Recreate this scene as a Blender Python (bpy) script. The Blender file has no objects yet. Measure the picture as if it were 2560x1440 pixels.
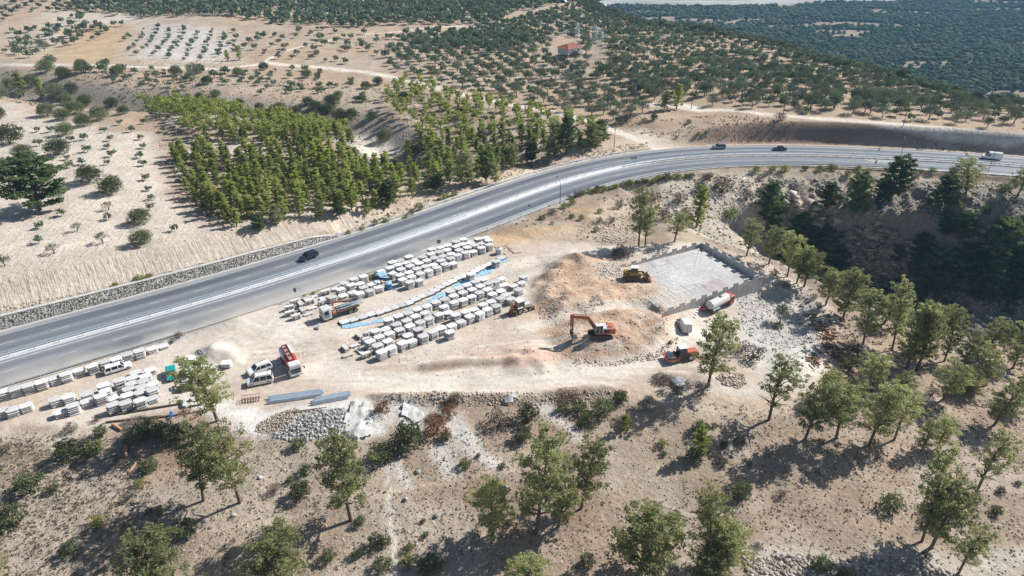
import bpy, math, random
import numpy as np
from mathutils import Vector, Matrix

# ---------------------------------------------------------------- camera, light, exposure
SC = bpy.context.scene
COL = SC.collection
FPX, CW, CH = 1711.0, 2560, 1440
PITCH = math.radians(28.8)
CAM_H = 72.0
HAZE = 0.00014
cam_d = bpy.data.cameras.new('camera')
cam_d.sensor_width = 36.0
cam_d.lens = 36.0 * FPX / CW
cam_d.clip_start = 1.0
cam_d.clip_end = 12000.0
cam = bpy.data.objects.new('camera', cam_d)
COL.objects.link(cam)
cam.location = (0, 0, CAM_H)
cam.rotation_euler = (math.radians(90) - PITCH, 0, 0)
SC.camera = cam

SUN_EL = math.radians(38.0)
SUN_H = Vector((0.88, 0.475)).normalized()
sunv = Vector((SUN_H.x * math.cos(SUN_EL), SUN_H.y * math.cos(SUN_EL), math.sin(SUN_EL)))
wd = bpy.data.worlds.new('World')
SC.world = wd
wd.use_nodes = True
nt = wd.node_tree
bg = nt.nodes['Background']
sky = nt.nodes.new('ShaderNodeTexSky')
sky.sky_type = 'NISHITA'
sky.sun_disc = False
sky.sun_elevation = SUN_EL
sky.sun_rotation = math.atan2(SUN_H.x, SUN_H.y)
nt.links.new(sky.outputs[0], bg.inputs[0])
bg.inputs[1].default_value = 0.068
sd = bpy.data.lights.new('sun', 'SUN')
sd.energy = 5.0
sd.angle = math.radians(0.53)
sd.color = (1.0, 0.965, 0.915)
so = bpy.data.objects.new('sun', sd)
COL.objects.link(so)
so.rotation_euler = sunv.to_track_quat('Z', 'Y').to_euler()
so.location = (200, 100, 200)
SC.view_settings.view_transform = 'Standard'
SC.view_settings.look = 'None'
SC.view_settings.exposure = 0.48
SC.view_settings.gamma = 1.0
SC.view_settings.use_curve_mapping = False
SC.cycles.max_bounces = 6
SC.cycles.diffuse_bounces = 2
SC.cycles.transparent_max_bounces = 4
SC.cycles.volume_bounces = 0

# ---------------------------------------------------------------- small maths
SN, CN = math.sin(PITCH), math.cos(PITCH)


def G(px, py, z=0.0):
    """where the sight line through a photograph point meets the level z"""
    u = (px - CW / 2) / FPX
    v = (py - CH / 2) / FPX
    t = (CAM_H - z) / (SN + v * CN)
    return (u * t, (CN - v * SN) * t)


def proj(x, y, z):
    dz = z - CAM_H
    d = y * CN - dz * SN
    up = y * SN + dz * CN
    return CW / 2 + FPX * x / d, CH / 2 - FPX * up / d


def ss(a, b, x):
    t = np.clip((x - a) / (b - a), 0, 1)
    return t * t * (3 - 2 * t)


def _hash(ix, iy, seed):
    n = (ix.astype(np.int64) * 374761393 + iy.astype(np.int64) * 668265263 + seed * 974634777) & 0xFFFFFFFF
    n = ((n ^ (n >> 13)) * 1274126177) & 0xFFFFFFFF
    return ((n ^ (n >> 16)) & 0xFFFF) / 65535.0


def vn(x, y, s, seed=0):
    """value noise 0..1, feature size s"""
    x = np.asarray(x, float) / s
    y = np.asarray(y, float) / s
    ix, iy = np.floor(x), np.floor(y)
    fx, fy = x - ix, y - iy
    fx = fx * fx * (3 - 2 * fx)
    fy = fy * fy * (3 - 2 * fy)
    a = _hash(ix, iy, seed); b = _hash(ix + 1, iy, seed)
    c = _hash(ix, iy + 1, seed); d = _hash(ix + 1, iy + 1, seed)
    return (a * (1 - fx) + b * fx) * (1 - fy) + (c * (1 - fx) + d * fx) * fy


def fbm(x, y, s, seed=0, o=4):
    r, a, t = 0, 1.0, 0
    for k in range(o):
        r = r + a * vn(x + 17.3 * k, y - 9.1 * k, s / 2 ** k, seed + k)
        t += a
        a *= 0.5
    return r / t


def pdist(X, Y, P):
    """distance, signed distance (left of the line positive), arc length of the nearest point"""
    best = np.full(X.shape, 1e18)
    sg = np.zeros(X.shape)
    al = np.zeros(X.shape)
    s0 = 0.0
    for (ax, ay), (bx, by) in zip(P[:-1], P[1:]):
        dx, dy = bx - ax, by - ay
        L = math.hypot(dx, dy)
        t = np.clip(((X - ax) * dx + (Y - ay) * dy) / (L * L), 0, 1)
        ex, ey = X - ax - t * dx, Y - ay - t * dy
        d2 = ex * ex + ey * ey
        m = d2 < best
        best = np.where(m, d2, best)
        sg = np.where(m, np.sign(dx * (Y - ay) - dy * (X - ax)), sg)
        al = np.where(m, s0 + t * L, al)
        s0 += L
    d = np.sqrt(best)
    return d, d * sg, al


def inpoly(X, Y, P):
    ins = np.zeros(X.shape, bool)
    n = len(P)
    for i in range(n):
        x1, y1 = P[i]
        x2, y2 = P[(i + 1) % n]
        if y1 == y2:
            continue
        c = ((y1 > Y) != (y2 > Y)) & (X < (x2 - x1) * (Y - y1) / (y2 - y1) + x1)
        ins ^= c
    return ins


def pmask(X, Y, P, soft=1.0, wob=0.0, seed=5):
    """1 inside the polygon, 0 outside, blended over 'soft' metres; wob shakes the outline"""
    P = list(P)
    xs = [p[0] for p in P]; ys = [p[1] for p in P]
    pad = soft + wob + 1
    m = (X > min(xs) - pad) & (X < max(xs) + pad) & (Y > min(ys) - pad) & (Y < max(ys) + pad)
    out = np.zeros(X.shape)
    if not m.any():
        return out
    x, y = X[m], Y[m]
    d, _, _ = pdist(x, y, P + [P[0]])
    d = np.where(inpoly(x, y, P), d, -d)
    if wob:
        d = d + wob * (fbm(x, y, 5.0, seed, 3) - 0.5) * 2
    out[m] = ss(-soft, soft, d)
    return out


def lmask(X, Y, P, half, soft=1.0, wob=0.0, seed=9):
    xs = [p[0] for p in P]; ys = [p[1] for p in P]
    pad = half + soft + wob + 1
    m = (X > min(xs) - pad) & (X < max(xs) + pad) & (Y > min(ys) - pad) & (Y < max(ys) + pad)
    out = np.zeros(X.shape)
    if not m.any():
        return out
    x, y = X[m], Y[m]
    d, _, _ = pdist(x, y, P)
    if wob:
        d = d + wob * (fbm(x, y, 4.0, seed, 3) - 0.5) * 2
    out[m] = 1 - ss(half - soft, half + soft, d)
    return out


def Gs(pts):
    return [G(*p) for p in pts]


# ---------------------------------------------------------------- names, materials, mesh helpers
def tag(o, label=None, cat=None, group=None, kind=None):
    if label: o['label'] = label
    if cat: o['category'] = cat
    if group: o['group'] = group
    if kind: o['kind'] = kind
    return o


def empty(name, loc=(0, 0, 0), rz=0.0, label=None, cat=None, group=None):
    o = bpy.data.objects.new(name, None)
    o.empty_display_size = 0.2
    COL.objects.link(o)
    o.location = loc
    o.rotation_euler = (0, 0, rz)
    return tag(o, label, cat, group)


def link(name, me, parent=None, loc=None, rot=None, scale=None):
    o = bpy.data.objects.new(name, me)
    COL.objects.link(o)
    if parent is not None: o.parent = parent
    if loc is not None: o.location = loc
    if rot is not None: o.rotation_euler = rot
    if scale is not None: o.scale = scale
    return o


def mesh_np(name, V, Fq, mat=None, smooth=False, mats=None, mi=None):
    """V (n,3), Fq (m,3) or (m,4)"""
    me = bpy.data.meshes.new(name)
    V = np.asarray(V, np.float32); Fq = np.asarray(Fq, np.int32)
    k = Fq.shape[1]
    me.vertices.add(len(V)); me.vertices.foreach_set('co', V.ravel())
    me.loops.add(Fq.size); me.loops.foreach_set('vertex_index', Fq.ravel())
    me.polygons.add(len(Fq))
    me.polygons.foreach_set('loop_start', np.arange(0, Fq.size, k, dtype=np.int32))
    me.polygons.foreach_set('loop_total', np.full(len(Fq), k, np.int32))
    if smooth: me.polygons.foreach_set('use_smooth', np.ones(len(Fq), bool))
    for m in (mats or ([mat] if mat else [])): me.materials.append(m)
    if mi is not None: me.polygons.foreach_set('material_index', np.asarray(mi, np.int32))
    me.update(calc_edges=True)
    me.validate()
    return me


def fattr(me, name, arr):
    a = me.attributes.new(name, 'FLOAT', 'POINT')
    a.data.foreach_set('value', np.asarray(arr, np.float32).ravel())


def cattr(me, name, rgb):
    a = me.attributes.new(name, 'FLOAT_COLOR', 'POINT')
    n = len(rgb)
    buf = np.ones((n, 4), np.float32)
    buf[:, :3] = rgb
    a.data.foreach_set('color', buf.ravel())


class MB:
    """collects simple solids into one mesh"""
    def __init__(s):
        s.v = []; s.f = []; s.m = []; s.mi = 0

    def add(s, vs, fs, M=None):
        b = len(s.v)
        for v in vs:
            v = Vector(v)
            if M is not None: v = M @ v
            s.v.append(tuple(v))
        for f in fs:
            s.f.append(tuple(b + i for i in f)); s.m.append(s.mi)
        return s

    def box(s, c, d, rz=0.0, taper=1.0, M=None, top=None):
        """centre, dimensions; the top face scaled by taper"""
        hx, hy, hz = d[0] / 2, d[1] / 2, d[2] / 2
        tx, ty = (taper, taper) if top is None else top
        vs = [(-hx, -hy, -hz), (hx, -hy, -hz), (hx, hy, -hz), (-hx, hy, -hz),
              (-hx * tx, -hy * ty, hz), (hx * tx, -hy * ty, hz), (hx * tx, hy * ty, hz), (-hx * tx, hy * ty, hz)]
        R = Matrix.Translation(c) @ Matrix.Rotation(rz, 4, 'Z')
        if M is not None: R = M @ R
        return s.add(vs, [(0, 3, 2, 1), (4, 5, 6, 7), (0, 1, 5, 4), (1, 2, 6, 5), (2, 3, 7, 6), (3, 0, 4, 7)], R)

    def tube(s, a, b, r, r2=None, n=8, caps=True):
        a, b = Vector(a), Vector(b)
        r2 = r if r2 is None else r2
        d = (b - a)
        if d.length < 1e-6: return s
        q = d.to_track_quat('Z', 'Y')
        vs = []
        for p, rr in ((a, r), (b, r2)):
            for k in range(n):
                t = 2 * math.pi * k / n
                vs.append(p + q @ Vector((rr * math.cos(t), rr * math.sin(t), 0)))
        fs = [(k, (k + 1) % n, n + (k + 1) % n, n + k) for k in range(n)]
        if caps:
            fs += [tuple(reversed(range(n))), tuple(range(n, 2 * n))]
        return s.add(vs, fs)

    def beam(s, a, b, w, h, w2=None, h2=None):
        """rectangular bar from a to b: width w across, height h"""
        a, b = Vector(a), Vector(b)
        d = (b - a).normalized()
        side = d.cross(Vector((0, 0, 1)))
        if side.length < 1e-3: side = Vector((1, 0, 0))
        side.normalize()
        up = side.cross(d).normalized()
        w2 = w if w2 is None else w2; h2 = h if h2 is None else h2
        vs = []
        for p, ww, hh in ((a, w, h), (b, w2, h2)):
            for sx, sz in ((-1, -1), (1, -1), (1, 1), (-1, 1)):
                vs.append(p + side * (sx * ww / 2) + up * (sz * hh / 2))
        return s.add(vs, [(3, 2, 1, 0), (4, 5, 6, 7), (0, 1, 5, 4), (1, 2, 6, 5), (2, 3, 7, 6), (3, 0, 4, 7)])

    def prism(s, pts, y0, y1, inset=0.0, M=None):
        """side outline pts (x,z) extruded from y0 to y1"""
        n = len(pts)
        vs = [(x, y0, z) for x, z in pts] + [(x, y1, z) for x, z in pts]
        fs = [tuple(range(n)), tuple(reversed(range(n, 2 * n)))]
        fs += [(i, n + i, n + (i + 1) % n, (i + 1) % n) for i in range(n)]
        return s.add(vs, fs, M)

    def loft(s, rings, closed=True, caps=True):
        n = len(rings[0])
        vs = [v for r in rings for v in r]
        fs = []
        for k in range(len(rings) - 1):
            for i in range(n if closed else n - 1):
                j = (i + 1) % n
                fs.append((k * n + i, k * n + j, (k + 1) * n + j, (k + 1) * n + i))
        if caps:
            fs.append(tuple(reversed(range(n))))
            fs.append(tuple(range((len(rings) - 1) * n, len(rings) * n)))
        return s.add(vs, fs)

    def mesh(s, name, mats, smooth=False, bevel=0.0):
        me = bpy.data.meshes.new(name)
        me.from_pydata(s.v, [], s.f)
        for m in (mats if isinstance(mats, (list, tuple)) else [mats]): me.materials.append(m)
        me.polygons.foreach_set('material_index', np.array(s.m, np.int32))
        if smooth: me.polygons.foreach_set('use_smooth', np.ones(len(me.polygons), bool))
        if bevel:
            import bmesh
            bm = bmesh.new(); bm.from_mesh(me)
            bmesh.ops.recalc_face_normals(bm, faces=bm.faces)
            es = [e for e in bm.edges if len(e.link_faces) == 2 and e.calc_face_angle(0) > 0.5]
            bmesh.ops.bevel(bm, geom=es, offset=bevel, segments=2, affect='EDGES', profile=0.6)
            bm.to_mesh(me); bm.free()
        else:
            import bmesh
            bm = bmesh.new(); bm.from_mesh(me)
            bmesh.ops.recalc_face_normals(bm, faces=bm.faces)
            bm.to_mesh(me); bm.free()
        me.update()
        return me

    def build(s, name, mats, parent=None, loc=None, rot=None, smooth=False, bevel=0.0):
        return link(name, s.mesh(name, mats, smooth, bevel), parent, loc, rot)


def nodes(name):
    m = bpy.data.materials.new(name)
    m.use_nodes = True
    t = m.node_tree
    b = t.nodes['Principled BSDF']
    return m, t, b


def mathn(t, op, a, b=None, c=None, clamp=False):
    n = t.nodes.new('ShaderNodeMath'); n.operation = op; n.use_clamp = clamp
    for i, v in enumerate((a, b, c)):
        if v is None: continue
        if isinstance(v, (int, float)): n.inputs[i].default_value = v
        else: t.links.new(v, n.inputs[i])
    return n.outputs[0]


def mixc(t, f, a, b, mode='MIX'):
    n = t.nodes.new('ShaderNodeMix'); n.data_type = 'RGBA'; n.blend_type = mode
    n.clamp_factor = True
    for sock, v in ((n.inputs[0], f), (n.inputs[6], a), (n.inputs[7], b)):
        if isinstance(v, (int, float)): sock.default_value = v
        elif isinstance(v, (tuple, list)): sock.default_value = (*v, 1) if len(v) == 3 else v
        else: t.links.new(v, sock)
    return n.outputs[2]


def noise(t, scale, detail=3, rough=0.55, vec=None, dist=0.0):
    n = t.nodes.new('ShaderNodeTexNoise'); n.inputs['Scale'].default_value = scale
    n.inputs['Detail'].default_value = detail; n.inputs['Roughness'].default_value = rough
    n.inputs['Distortion'].default_value = dist
    if vec is not None: t.links.new(vec, n.inputs['Vector'])
    return n.outputs['Fac']


def remap(t, v, a, b, c=0.0, d=1.0):
    n = t.nodes.new('ShaderNodeMapRange')
    t.links.new(v, n.inputs[0])
    for i, k in enumerate((a, b, c, d)): n.inputs[i + 1].default_value = k
    return n.outputs[0]


def attr(t, name, col=False):
    n = t.nodes.new('ShaderNodeAttribute'); n.attribute_name = name
    return n.outputs['Color' if col else 'Fac']


def objco(t):
    return t.nodes.new('ShaderNodeTexCoord').outputs['Object']


def geopos(t):
    return t.nodes.new('ShaderNodeNewGeometry').outputs['Position']


def bump(t, b, h, dist=0.1, strength=1.0):
    n = t.nodes.new('ShaderNodeBump'); n.inputs['Distance'].default_value = dist
    n.inputs['Strength'].default_value = strength
    t.links.new(h, n.inputs['Height']); t.links.new(n.outputs[0], b.inputs['Normal'])


def paint(name, rgb, rough=0.5, metal=0.0, var=0.15, scale=1.5, dirt=None, coat=0.0, bumpd=0.0, objvar=0.0):
    """a painted / plain surface with uneven tone and some dust"""
    m, t, b = nodes(name)
    o = objco(t)
    n1 = noise(t, scale, 4, 0.6, o)
    f = remap(t, n1, 0.3, 0.7, 1 - var, 1 + var * 0.6)
    cc = t.nodes.new('ShaderNodeRGB'); cc.outputs[0].default_value = (*rgb, 1)
    mul = t.nodes.new('ShaderNodeVectorMath'); mul.operation = 'SCALE'
    t.links.new(cc.outputs[0], mul.inputs[0])
    if objvar:
        oi = t.nodes.new('ShaderNodeObjectInfo')
        f = mathn(t, 'MULTIPLY', f, remap(t, oi.outputs['Random'], 0, 1, 1 - objvar, 1 + objvar * 0.5))
    t.links.new(f, mul.inputs['Scale'])
    col = mul.outputs[0]
    if dirt is not None:
        n2 = noise(t, scale * 2.7, 5, 0.65, o)
        col = mixc(t, remap(t, n2, 0.45, 0.75, 0.0, 0.75), col, dirt)
    t.links.new(col, b.inputs['Base Color'])
    b.inputs['Roughness'].default_value = rough
    b.inputs['Metallic'].default_value = metal
    b.inputs['Coat Weight'].default_value = coat
    if bumpd: bump(t, b, n1, bumpd)
    return m
# ---------------------------------------------------------------- the lie of the land (metres; highway at z = 0)
_c = Gs([(0, 895), (300, 812), (640, 716), (820, 657), (1000, 598), (1150, 545), (1300, 489), (1400, 453), (1500, 426), (1600, 407), (1700, 394),
         (1860, 386), (2000, 386), (2193, 394), (2400, 405), (2560, 415)])
_c = [(-330.0, -72.0), (-200.0, 25.0)] + _c + [(260.0, 178.0), (420.0, 96.0)]


def smooth_line(P, step=3.0, it=60):
    P = np.array(P, float)
    s = np.r_[0, np.cumsum(np.hypot(*np.diff(P, axis=0).T))]
    t = np.arange(0, s[-1], step)
    Q = np.c_[np.interp(t, s, P[:, 0]), np.interp(t, s, P[:, 1])]
    for _ in range(it):
        Q[1:-1] = 0.25 * Q[:-2] + 0.5 * Q[1:-1] + 0.25 * Q[2:]
    return Q


ROAD = smooth_line(_c, 3.0, 45)
RS = np.r_[0, np.cumsum(np.hypot(*np.diff(ROAD, axis=0).T))]
_t = np.gradient(ROAD, axis=0)
_t /= np.linalg.norm(_t, axis=1)[:, None]
RT = _t
RN = np.c_[-_t[:, 1], _t[:, 0]]           # towards the far (upper) carriageway


def road_pt(s, off, z=0.0):
    p = np.array([np.interp(s, RS, ROAD[:, 0]), np.interp(s, RS, ROAD[:, 1])])
    n = np.array([np.interp(s, RS, RN[:, 0]), np.interp(s, RS, RN[:, 1])])
    n /= np.linalg.norm(n)
    p = p + n * off
    return (float(p[0]), float(p[1]), z)


def road_dir(s):
    a = road_pt(s - 1, 0); b = road_pt(s + 1, 0)
    return math.atan2(b[1] - a[1], b[0] - a[0])


def road_s(x, y):
    i = np.argmin((ROAD[:, 0] - x) ** 2 + (ROAD[:, 1] - y) ** 2)
    d = (x - ROAD[i, 0]) * RT[i, 0] + (y - ROAD[i, 1]) * RT[i, 1]
    return float(RS[i] + d)


def road_off(x, y):
    s = road_s(x, y)
    p = road_pt(s, 0); n = road_pt(s, 1)
    return (x - p[0]) * (n[0] - p[0]) + (y - p[1]) * (n[1] - p[1])


RIDGE = [G(1100, -60, 8), G(1300, -28, 7), G(1467, 10, 6), G(1605, 66, 4), G(1772, 86, 3), G(1900, 112, 2), G(2039, 154, 2), G(2219, 186, 2), G(2317, 216, 2), G(2455, 254, 2),
         G(2560, 266, 2), G(2800, 290, 1), G(3300, 310, 0)]
RIDGE = [(-900.0, 1500.0), (-300.0, 1250.0)] + RIDGE + [(700.0, 330.0), (1500.0, 100.0)]
FAR_RIM = [road_pt(s, -13.5)[:2] for s in np.arange(road_s(45, 205), road_s(400, 100), 8.0)]
NEAR_RIM = [G(1700, 560, 0), G(1752, 592, 0), G(1925, 655, -1), G(2025, 702, -2), G(2115, 768, -4), G(2250, 806, -5), G(2420, 846, -6), G(2560, 878, -7), G(2900, 930, -8), G(3600, 1000, -9)]
GULLY = Gs([(-120, 190), (0, 232), (250, 268), (560, 296), (760, 305), (870, 322), (950, 352), (1010, 392)])
GULLY2 = Gs([(1080, 300), (1170, 345), (1260, 385), (1330, 400)])
CTRL = [(-104, 125, 7), (-62, 158, 5.5), (-43, 180, 3), (-150, 200, 7), (-120, 250, 7), (-70, 220, 5), (-30, 200, 2), (0, 230, 1), (40, 245, 1), (-160, 320, 6), (-60, 300, 3),
        (0, 300, 2), (20, 270, 2), (60, 262, 4), (90, 250, 7), (130, 250, 7), (170, 242, 6.5), (230, 215, 6), (100, 300, 6), (180, 300, 1), (-250, 400, 4), (-150, 400, 6),
        (-50, 400, 5), (50, 400, 5), (150, 360, 3), (-200, 500, 12), (-100, 500, 9), (0, 500, 6), (80, 500, 5), (-200, 650, 16), (0, 650, 10), (-350, 600, 18), (60, 620, 6),
        (-200, 120, 8), (-300, 60, 8), (-300, 250, 7), (-600, 900, 26), (-200, 1000, 20)]
BX = [-400, -100, -62, -43, -33, 45, 57, 73, 88, 128, 170, 260]
BZ = [7.5, 7, 5.5, 3, 0.7, 0.4, 1, 5.0, 6.3, 6.6, 6.2, 5]
WX = [-400, -100, -60, -45.5, -44.5]
WZ = [2.9, 2.8, 2.4, 1.9, 0.0]
SITE_ZONES = [  # polygon (photo points on the ground), height, softness
    (Gs([(1385, 665), (1450, 640), (1530, 672), (1590, 690), (1650, 715), (1640, 755), (1560, 768), (1480, 782), (1400, 790), (1345, 760), (1345, 700)]), 1.35, 3.2),
    (Gs([(1385, 850), (1440, 800), (1560, 780), (1680, 790), (1700, 840), (1620, 880), (1500, 895), (1420, 880)]), 1.3, 2.2),
    (Gs([(1370, 668), (1430, 640), (1500, 662), (1500, 700), (1420, 712), (1375, 700)]), 2.1, 3.6),
    (Gs([(1345, 715), (1400, 700), (1400, 760), (1350, 765)]), 1.4, 3.0),
    (Gs([(1280, 880), (1330, 862), (1370, 880), (1350, 915), (1290, 915)]), 1.7, 3.4),
    
    (Gs([(505, 880), (540, 868), (590, 885), (585, 900), (520, 905)]), 1.7, 2.4),
    (Gs([(1650, 940), (1720, 925), (1800, 900), (1840, 870), (1900, 900), (1860, 960), (1760, 980)]), 1.0, 3.0),
    (Gs([(930, 990), (1100, 985), (1300, 985), (1500, 965), (1560, 985), (1300, 1005), (1000, 1005)]), 0.9, 1.2),
]


def idw(X, Y, C, p=3.0):
    n = np.zeros(X.shape); w = np.zeros(X.shape)
    for cx, cy, cz in C:
        ww = 1.0 / ((X - cx) ** 2 + (Y - cy) ** 2 + 60.0) ** (p / 2)
        n += ww * cz; w += ww
    return n / w


def height(X, Y):
    X = np.asarray(X, float); Y = np.asarray(Y, float)
    _, sd_, al = pdist(X, Y, [tuple(p) for p in ROAD[::3]])
    H = np.zeros(X.shape)
    # upper side
    u = sd_ - 10.9
    B = np.interp(X, BX, BZ); WH = np.interp(X, WX, WZ)
    N = idw(X, Y, CTRL)
    N = N + 2.5 * (fbm(X, Y, 60, 3, 3) - 0.5)
    lean = np.where(WH > 0.1, WH * ss(1.2, 2.3, u) + (B - WH) * np.clip((u - 2.4) / 6.8, 0, 1), B * ss(1.6, 8.0, u))
    k = ss(6.5, 26, u)
    up = lean * (1 - k) + N * k
    gd, _, _ = pdist(X, Y, GULLY)
    up = up - 7.5 * np.exp(-(gd / 13.0) ** 2)
    gd, _, _ = pdist(X, Y, GULLY2)
    up = up - 3.0 * np.exp(-(gd / 9.0) ** 2)
    ridgy = ss(20, 60, u)
    up = up + ridgy * 1.4 * (fbm(X, Y, 22, 11, 4) - 0.5) + ss(8, 20, u) * 0.35 * (fbm(X, Y, 5, 14, 3) - 0.5)
    # beyond the ridge the land falls to a wide plain
    rd, rs, _ = pdist(X, Y, RIDGE)
    b = np.where(rs > 0, rd, 0)
    drop = 0.5 * np.clip(b - 2, 0, None) + 0.0
    plain = -92 + 14 * (fbm(X, Y, 420, 31, 3) - 0.5) * ss(500, 900, Y) + np.minimum(0.05 * np.clip(Y - 1350, 0, None) + 0.015 * np.clip(X - 500, 0, None), 90)
    plain = plain + 6 * (fbm(X, Y, 90, 37, 3) - 0.5)
    up = np.where(b > 0, np.maximum(up - drop, plain), up)
    # lower side
    lo = np.zeros(X.shape)
    yb = np.interp(X, [-140, -60, 0, 30, 60, 120], [70, 84, 92, 92, 98, 104])
    fd = np.clip(yb - Y, 0, None)
    lo = lo - 0.11 * fd
    lo = lo - 0.10 * np.clip(X - 52, 0, None) * ss(165, 135, Y) - 0.02 * np.clip(X - 52, 0, None)
    nat = np.clip(ss(0, 6, fd) + ss(58, 70, X), 0, 1)
    lo = lo + nat * (1.3 * (fbm(X, Y, 24, 21, 3) - 0.5) + 0.30 * (fbm(X, Y, 3.4, 24, 3) - 0.5))
    sitez = np.zeros(X.shape)
    for P, hz_, soft in SITE_ZONES:
        sitez = np.maximum(sitez, hz_ * pmask(X, Y, P, soft, soft * 0.35))
    moundy = np.clip(sitez / 1.2, 0, 1)
    sitez = sitez + moundy * (1.5 * (fbm(X, Y, 5.0, 44, 4) - 0.5) + 0.45 * (fbm(X, Y, 1.8, 45, 2) - 0.5) + 0.5 * (0.5 - np.abs(fbm(X + 3 * Y, Y - X, 7.0, 47, 3) - 0.5) * 4)  * ss(.5, .6, fbm(X, Y, 12, 49, 2)))
    plat = pmask(X, Y, PLAT_IN, 0.5)
    sitez = sitez * (1 - pmask(X, Y, PLAT_OUT, 0.8))
    lo = lo - 1.7 * pmask(X, Y, Gs([(1700, 800), (1800, 745), (1925, 705), (2010, 715), (2060, 780), (1980, 850), (1860, 850), (1760, 835)]), 3.0, 1.0)
    lo = lo + 0.8 * lmask(X, Y, Gs([(1060, 918), (1120, 905), (1190, 903), (1280, 903)]), 0.9, 0.9, 0.6)
    for bx_, by_, br_, bh_ in BUMPS:
        m_ = (np.abs(X - bx_) < 3 * br_) & (np.abs(Y - by_) < 3 * br_)
        lo[m_] += 0.8 * bh_ * np.exp(-((X[m_] - bx_) ** 2 + (Y[m_] - by_) ** 2 * 1.3) / br_ ** 2)
    sitez = sitez * (1 - plat) + 1.0 * plat + 1.2 * plat * pmask(X, Y, Gs([(1700, 800), (1800, 745), (1925, 705), (2010, 715), (2060, 780), (1980, 850), (1860, 850), (1760, 835)]), 3.0, 1.0)
    lo = lo + sitez
    # rough slope between highway and platform
    rough = pmask(X, Y, Gs([(1260, 585), (1400, 520), (1560, 462), (1760, 430), (1800, 470), (1760, 590), (1560, 610), (1400, 615), (1270, 620)]), 5)
    lo = lo + rough * (0.9 * (fbm(X, Y, 7, 51, 4) - 0.45))
    # ravine
    _, fe, _ = pdist(X, Y, FAR_RIM)
    fe = -fe
    _, nn, _ = pdist(X, Y, NEAR_RIM)
    S = ss(52, 92, X)
    wob = 5.0 * (fbm(X, Y, 18, 61, 3) - 0.5)
    e = fe + wob
    far = np.where(e < 20, -0.30 * e, np.where(e < 23.5, -6 - 6.6 * (e - 20), -29.1 - 0.28 * (e - 23.5)))
    cwob = (7.0 * (fbm(X, Y, 11, 66, 5) - 0.5) + 2.5 * (np.abs(fbm(X, Y, 6, 69, 3) - .5) * 4 - .5)) * ss(3, 14, e)
    far = far + cwob + 1.1 * np.abs(np.sin((far + cwob) * 0.9)) * ss(18, 22, e)
    near = lo - 0.80 * nn
    rav = np.maximum(far, near)
    rav = S * rav + (1 - S) * np.maximum(-0.22 * np.clip(fe, 0, 60), -0.55 * nn)
    lo = np.where((fe > 0) & (nn > 0), np.minimum(rav, lo + 0.3), lo)
    H = np.where(sd_ > 0, up, lo)
    onroad = np.abs(sd_) < 11.2
    edge = ss(11.0, 14.0, np.abs(sd_))
    H = np.where((sd_ < 0), H * edge, H)
    H = np.where((sd_ > 0) & (u < 0.7), 0, H)
    H = np.where(onroad, -0.12, H)
    return H


PLAT_Z = 1.2     # paving level inside the new retaining wall
pc_far, pc_right = G(1752, 612, PLAT_Z), G(1906, 703, PLAT_Z)
pc_front, pc_back = G(1655, 787, 0.6), G(1538, 668, 1.2)
PLAT = [pc_far, pc_right, pc_front, G(1590, 740, 1), pc_back]


_pc = np.mean(np.array(PLAT), axis=0)
PLAT_IN = [tuple(_pc + (np.array(p) - _pc) * 0.955) for p in PLAT]
PLAT_OUT = [tuple(_pc + (np.array(p) - _pc) * 1.10) for p in (pc_far, pc_right, pc_front)] + [tuple(_pc + (np.array(p) - _pc) * 0.4) for p in (PLAT[3], pc_back)]


_rb = random.Random(12)
BUMPS = []
for k in range(70):
    u_, v_ = _rb.random(), _rb.random()
    bx_, by_ = G(1345 + 290 * u_ + 60 * v_, 655 + 215 * v_, 1.0)
    BUMPS.append((bx_, by_, _rb.uniform(.8, 2.2), _rb.uniform(-.25, .5)))
for px_, py_, r_, h_ in ((1375, 690, 1.5, 1.3), (1440, 655, 2.2, 1.4), (1405, 672, 1.6, 1.0), (1475, 668, 1.7, .9), (1360, 745, 1.6, .9), (1420, 735, 1.5, .8), (1530, 735, 1.6, .7), (1560, 850, 1.5, .8), (1640, 850, 1.6, .8), (1640, 660, 1.4, .5)):
    BUMPS.append((*G(px_, py_, 1.0), r_, h_))


def axis(parts):
    out = [np.array([parts[0][0]])]
    for a, b, d0, d1 in parts:
        x, xs = a, []
        n = max(2, int(2 * (b - a) / (d0 + d1)))
        t = np.linspace(0, 1, n + 1)[1:]
        w = np.cumsum(d0 + (d1 - d0) * (t - 0.5 / n)); w = w / w[-1]
        out.append(a + (b - a) * w)
    return np.concatenate(out)


gx = axis([(-5200, -700, 420, 30), (-700, -175, 30, 1.2), (-175, -130, 1.2, 0.62), (-130, 135, 0.62, 0.62), (135, 260, 0.62, 1.8), (260, 900, 1.8, 14), (900, 5200, 14, 420)])
gy = axis([(-1500, 20, 200, 4), (20, 50, 4, 0.55), (50, 132, 0.5, 0.5), (132, 270, 0.62, 0.8), (270, 480, 0.8, 2.2), (480, 900, 2.2, 6), (900, 2200, 6, 22), (2200, 7000, 22, 420)])
GX, GY = np.meshgrid(gx, gy)
GZ = height(GX.ravel(), GY.ravel()).reshape(GX.shape)


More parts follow.
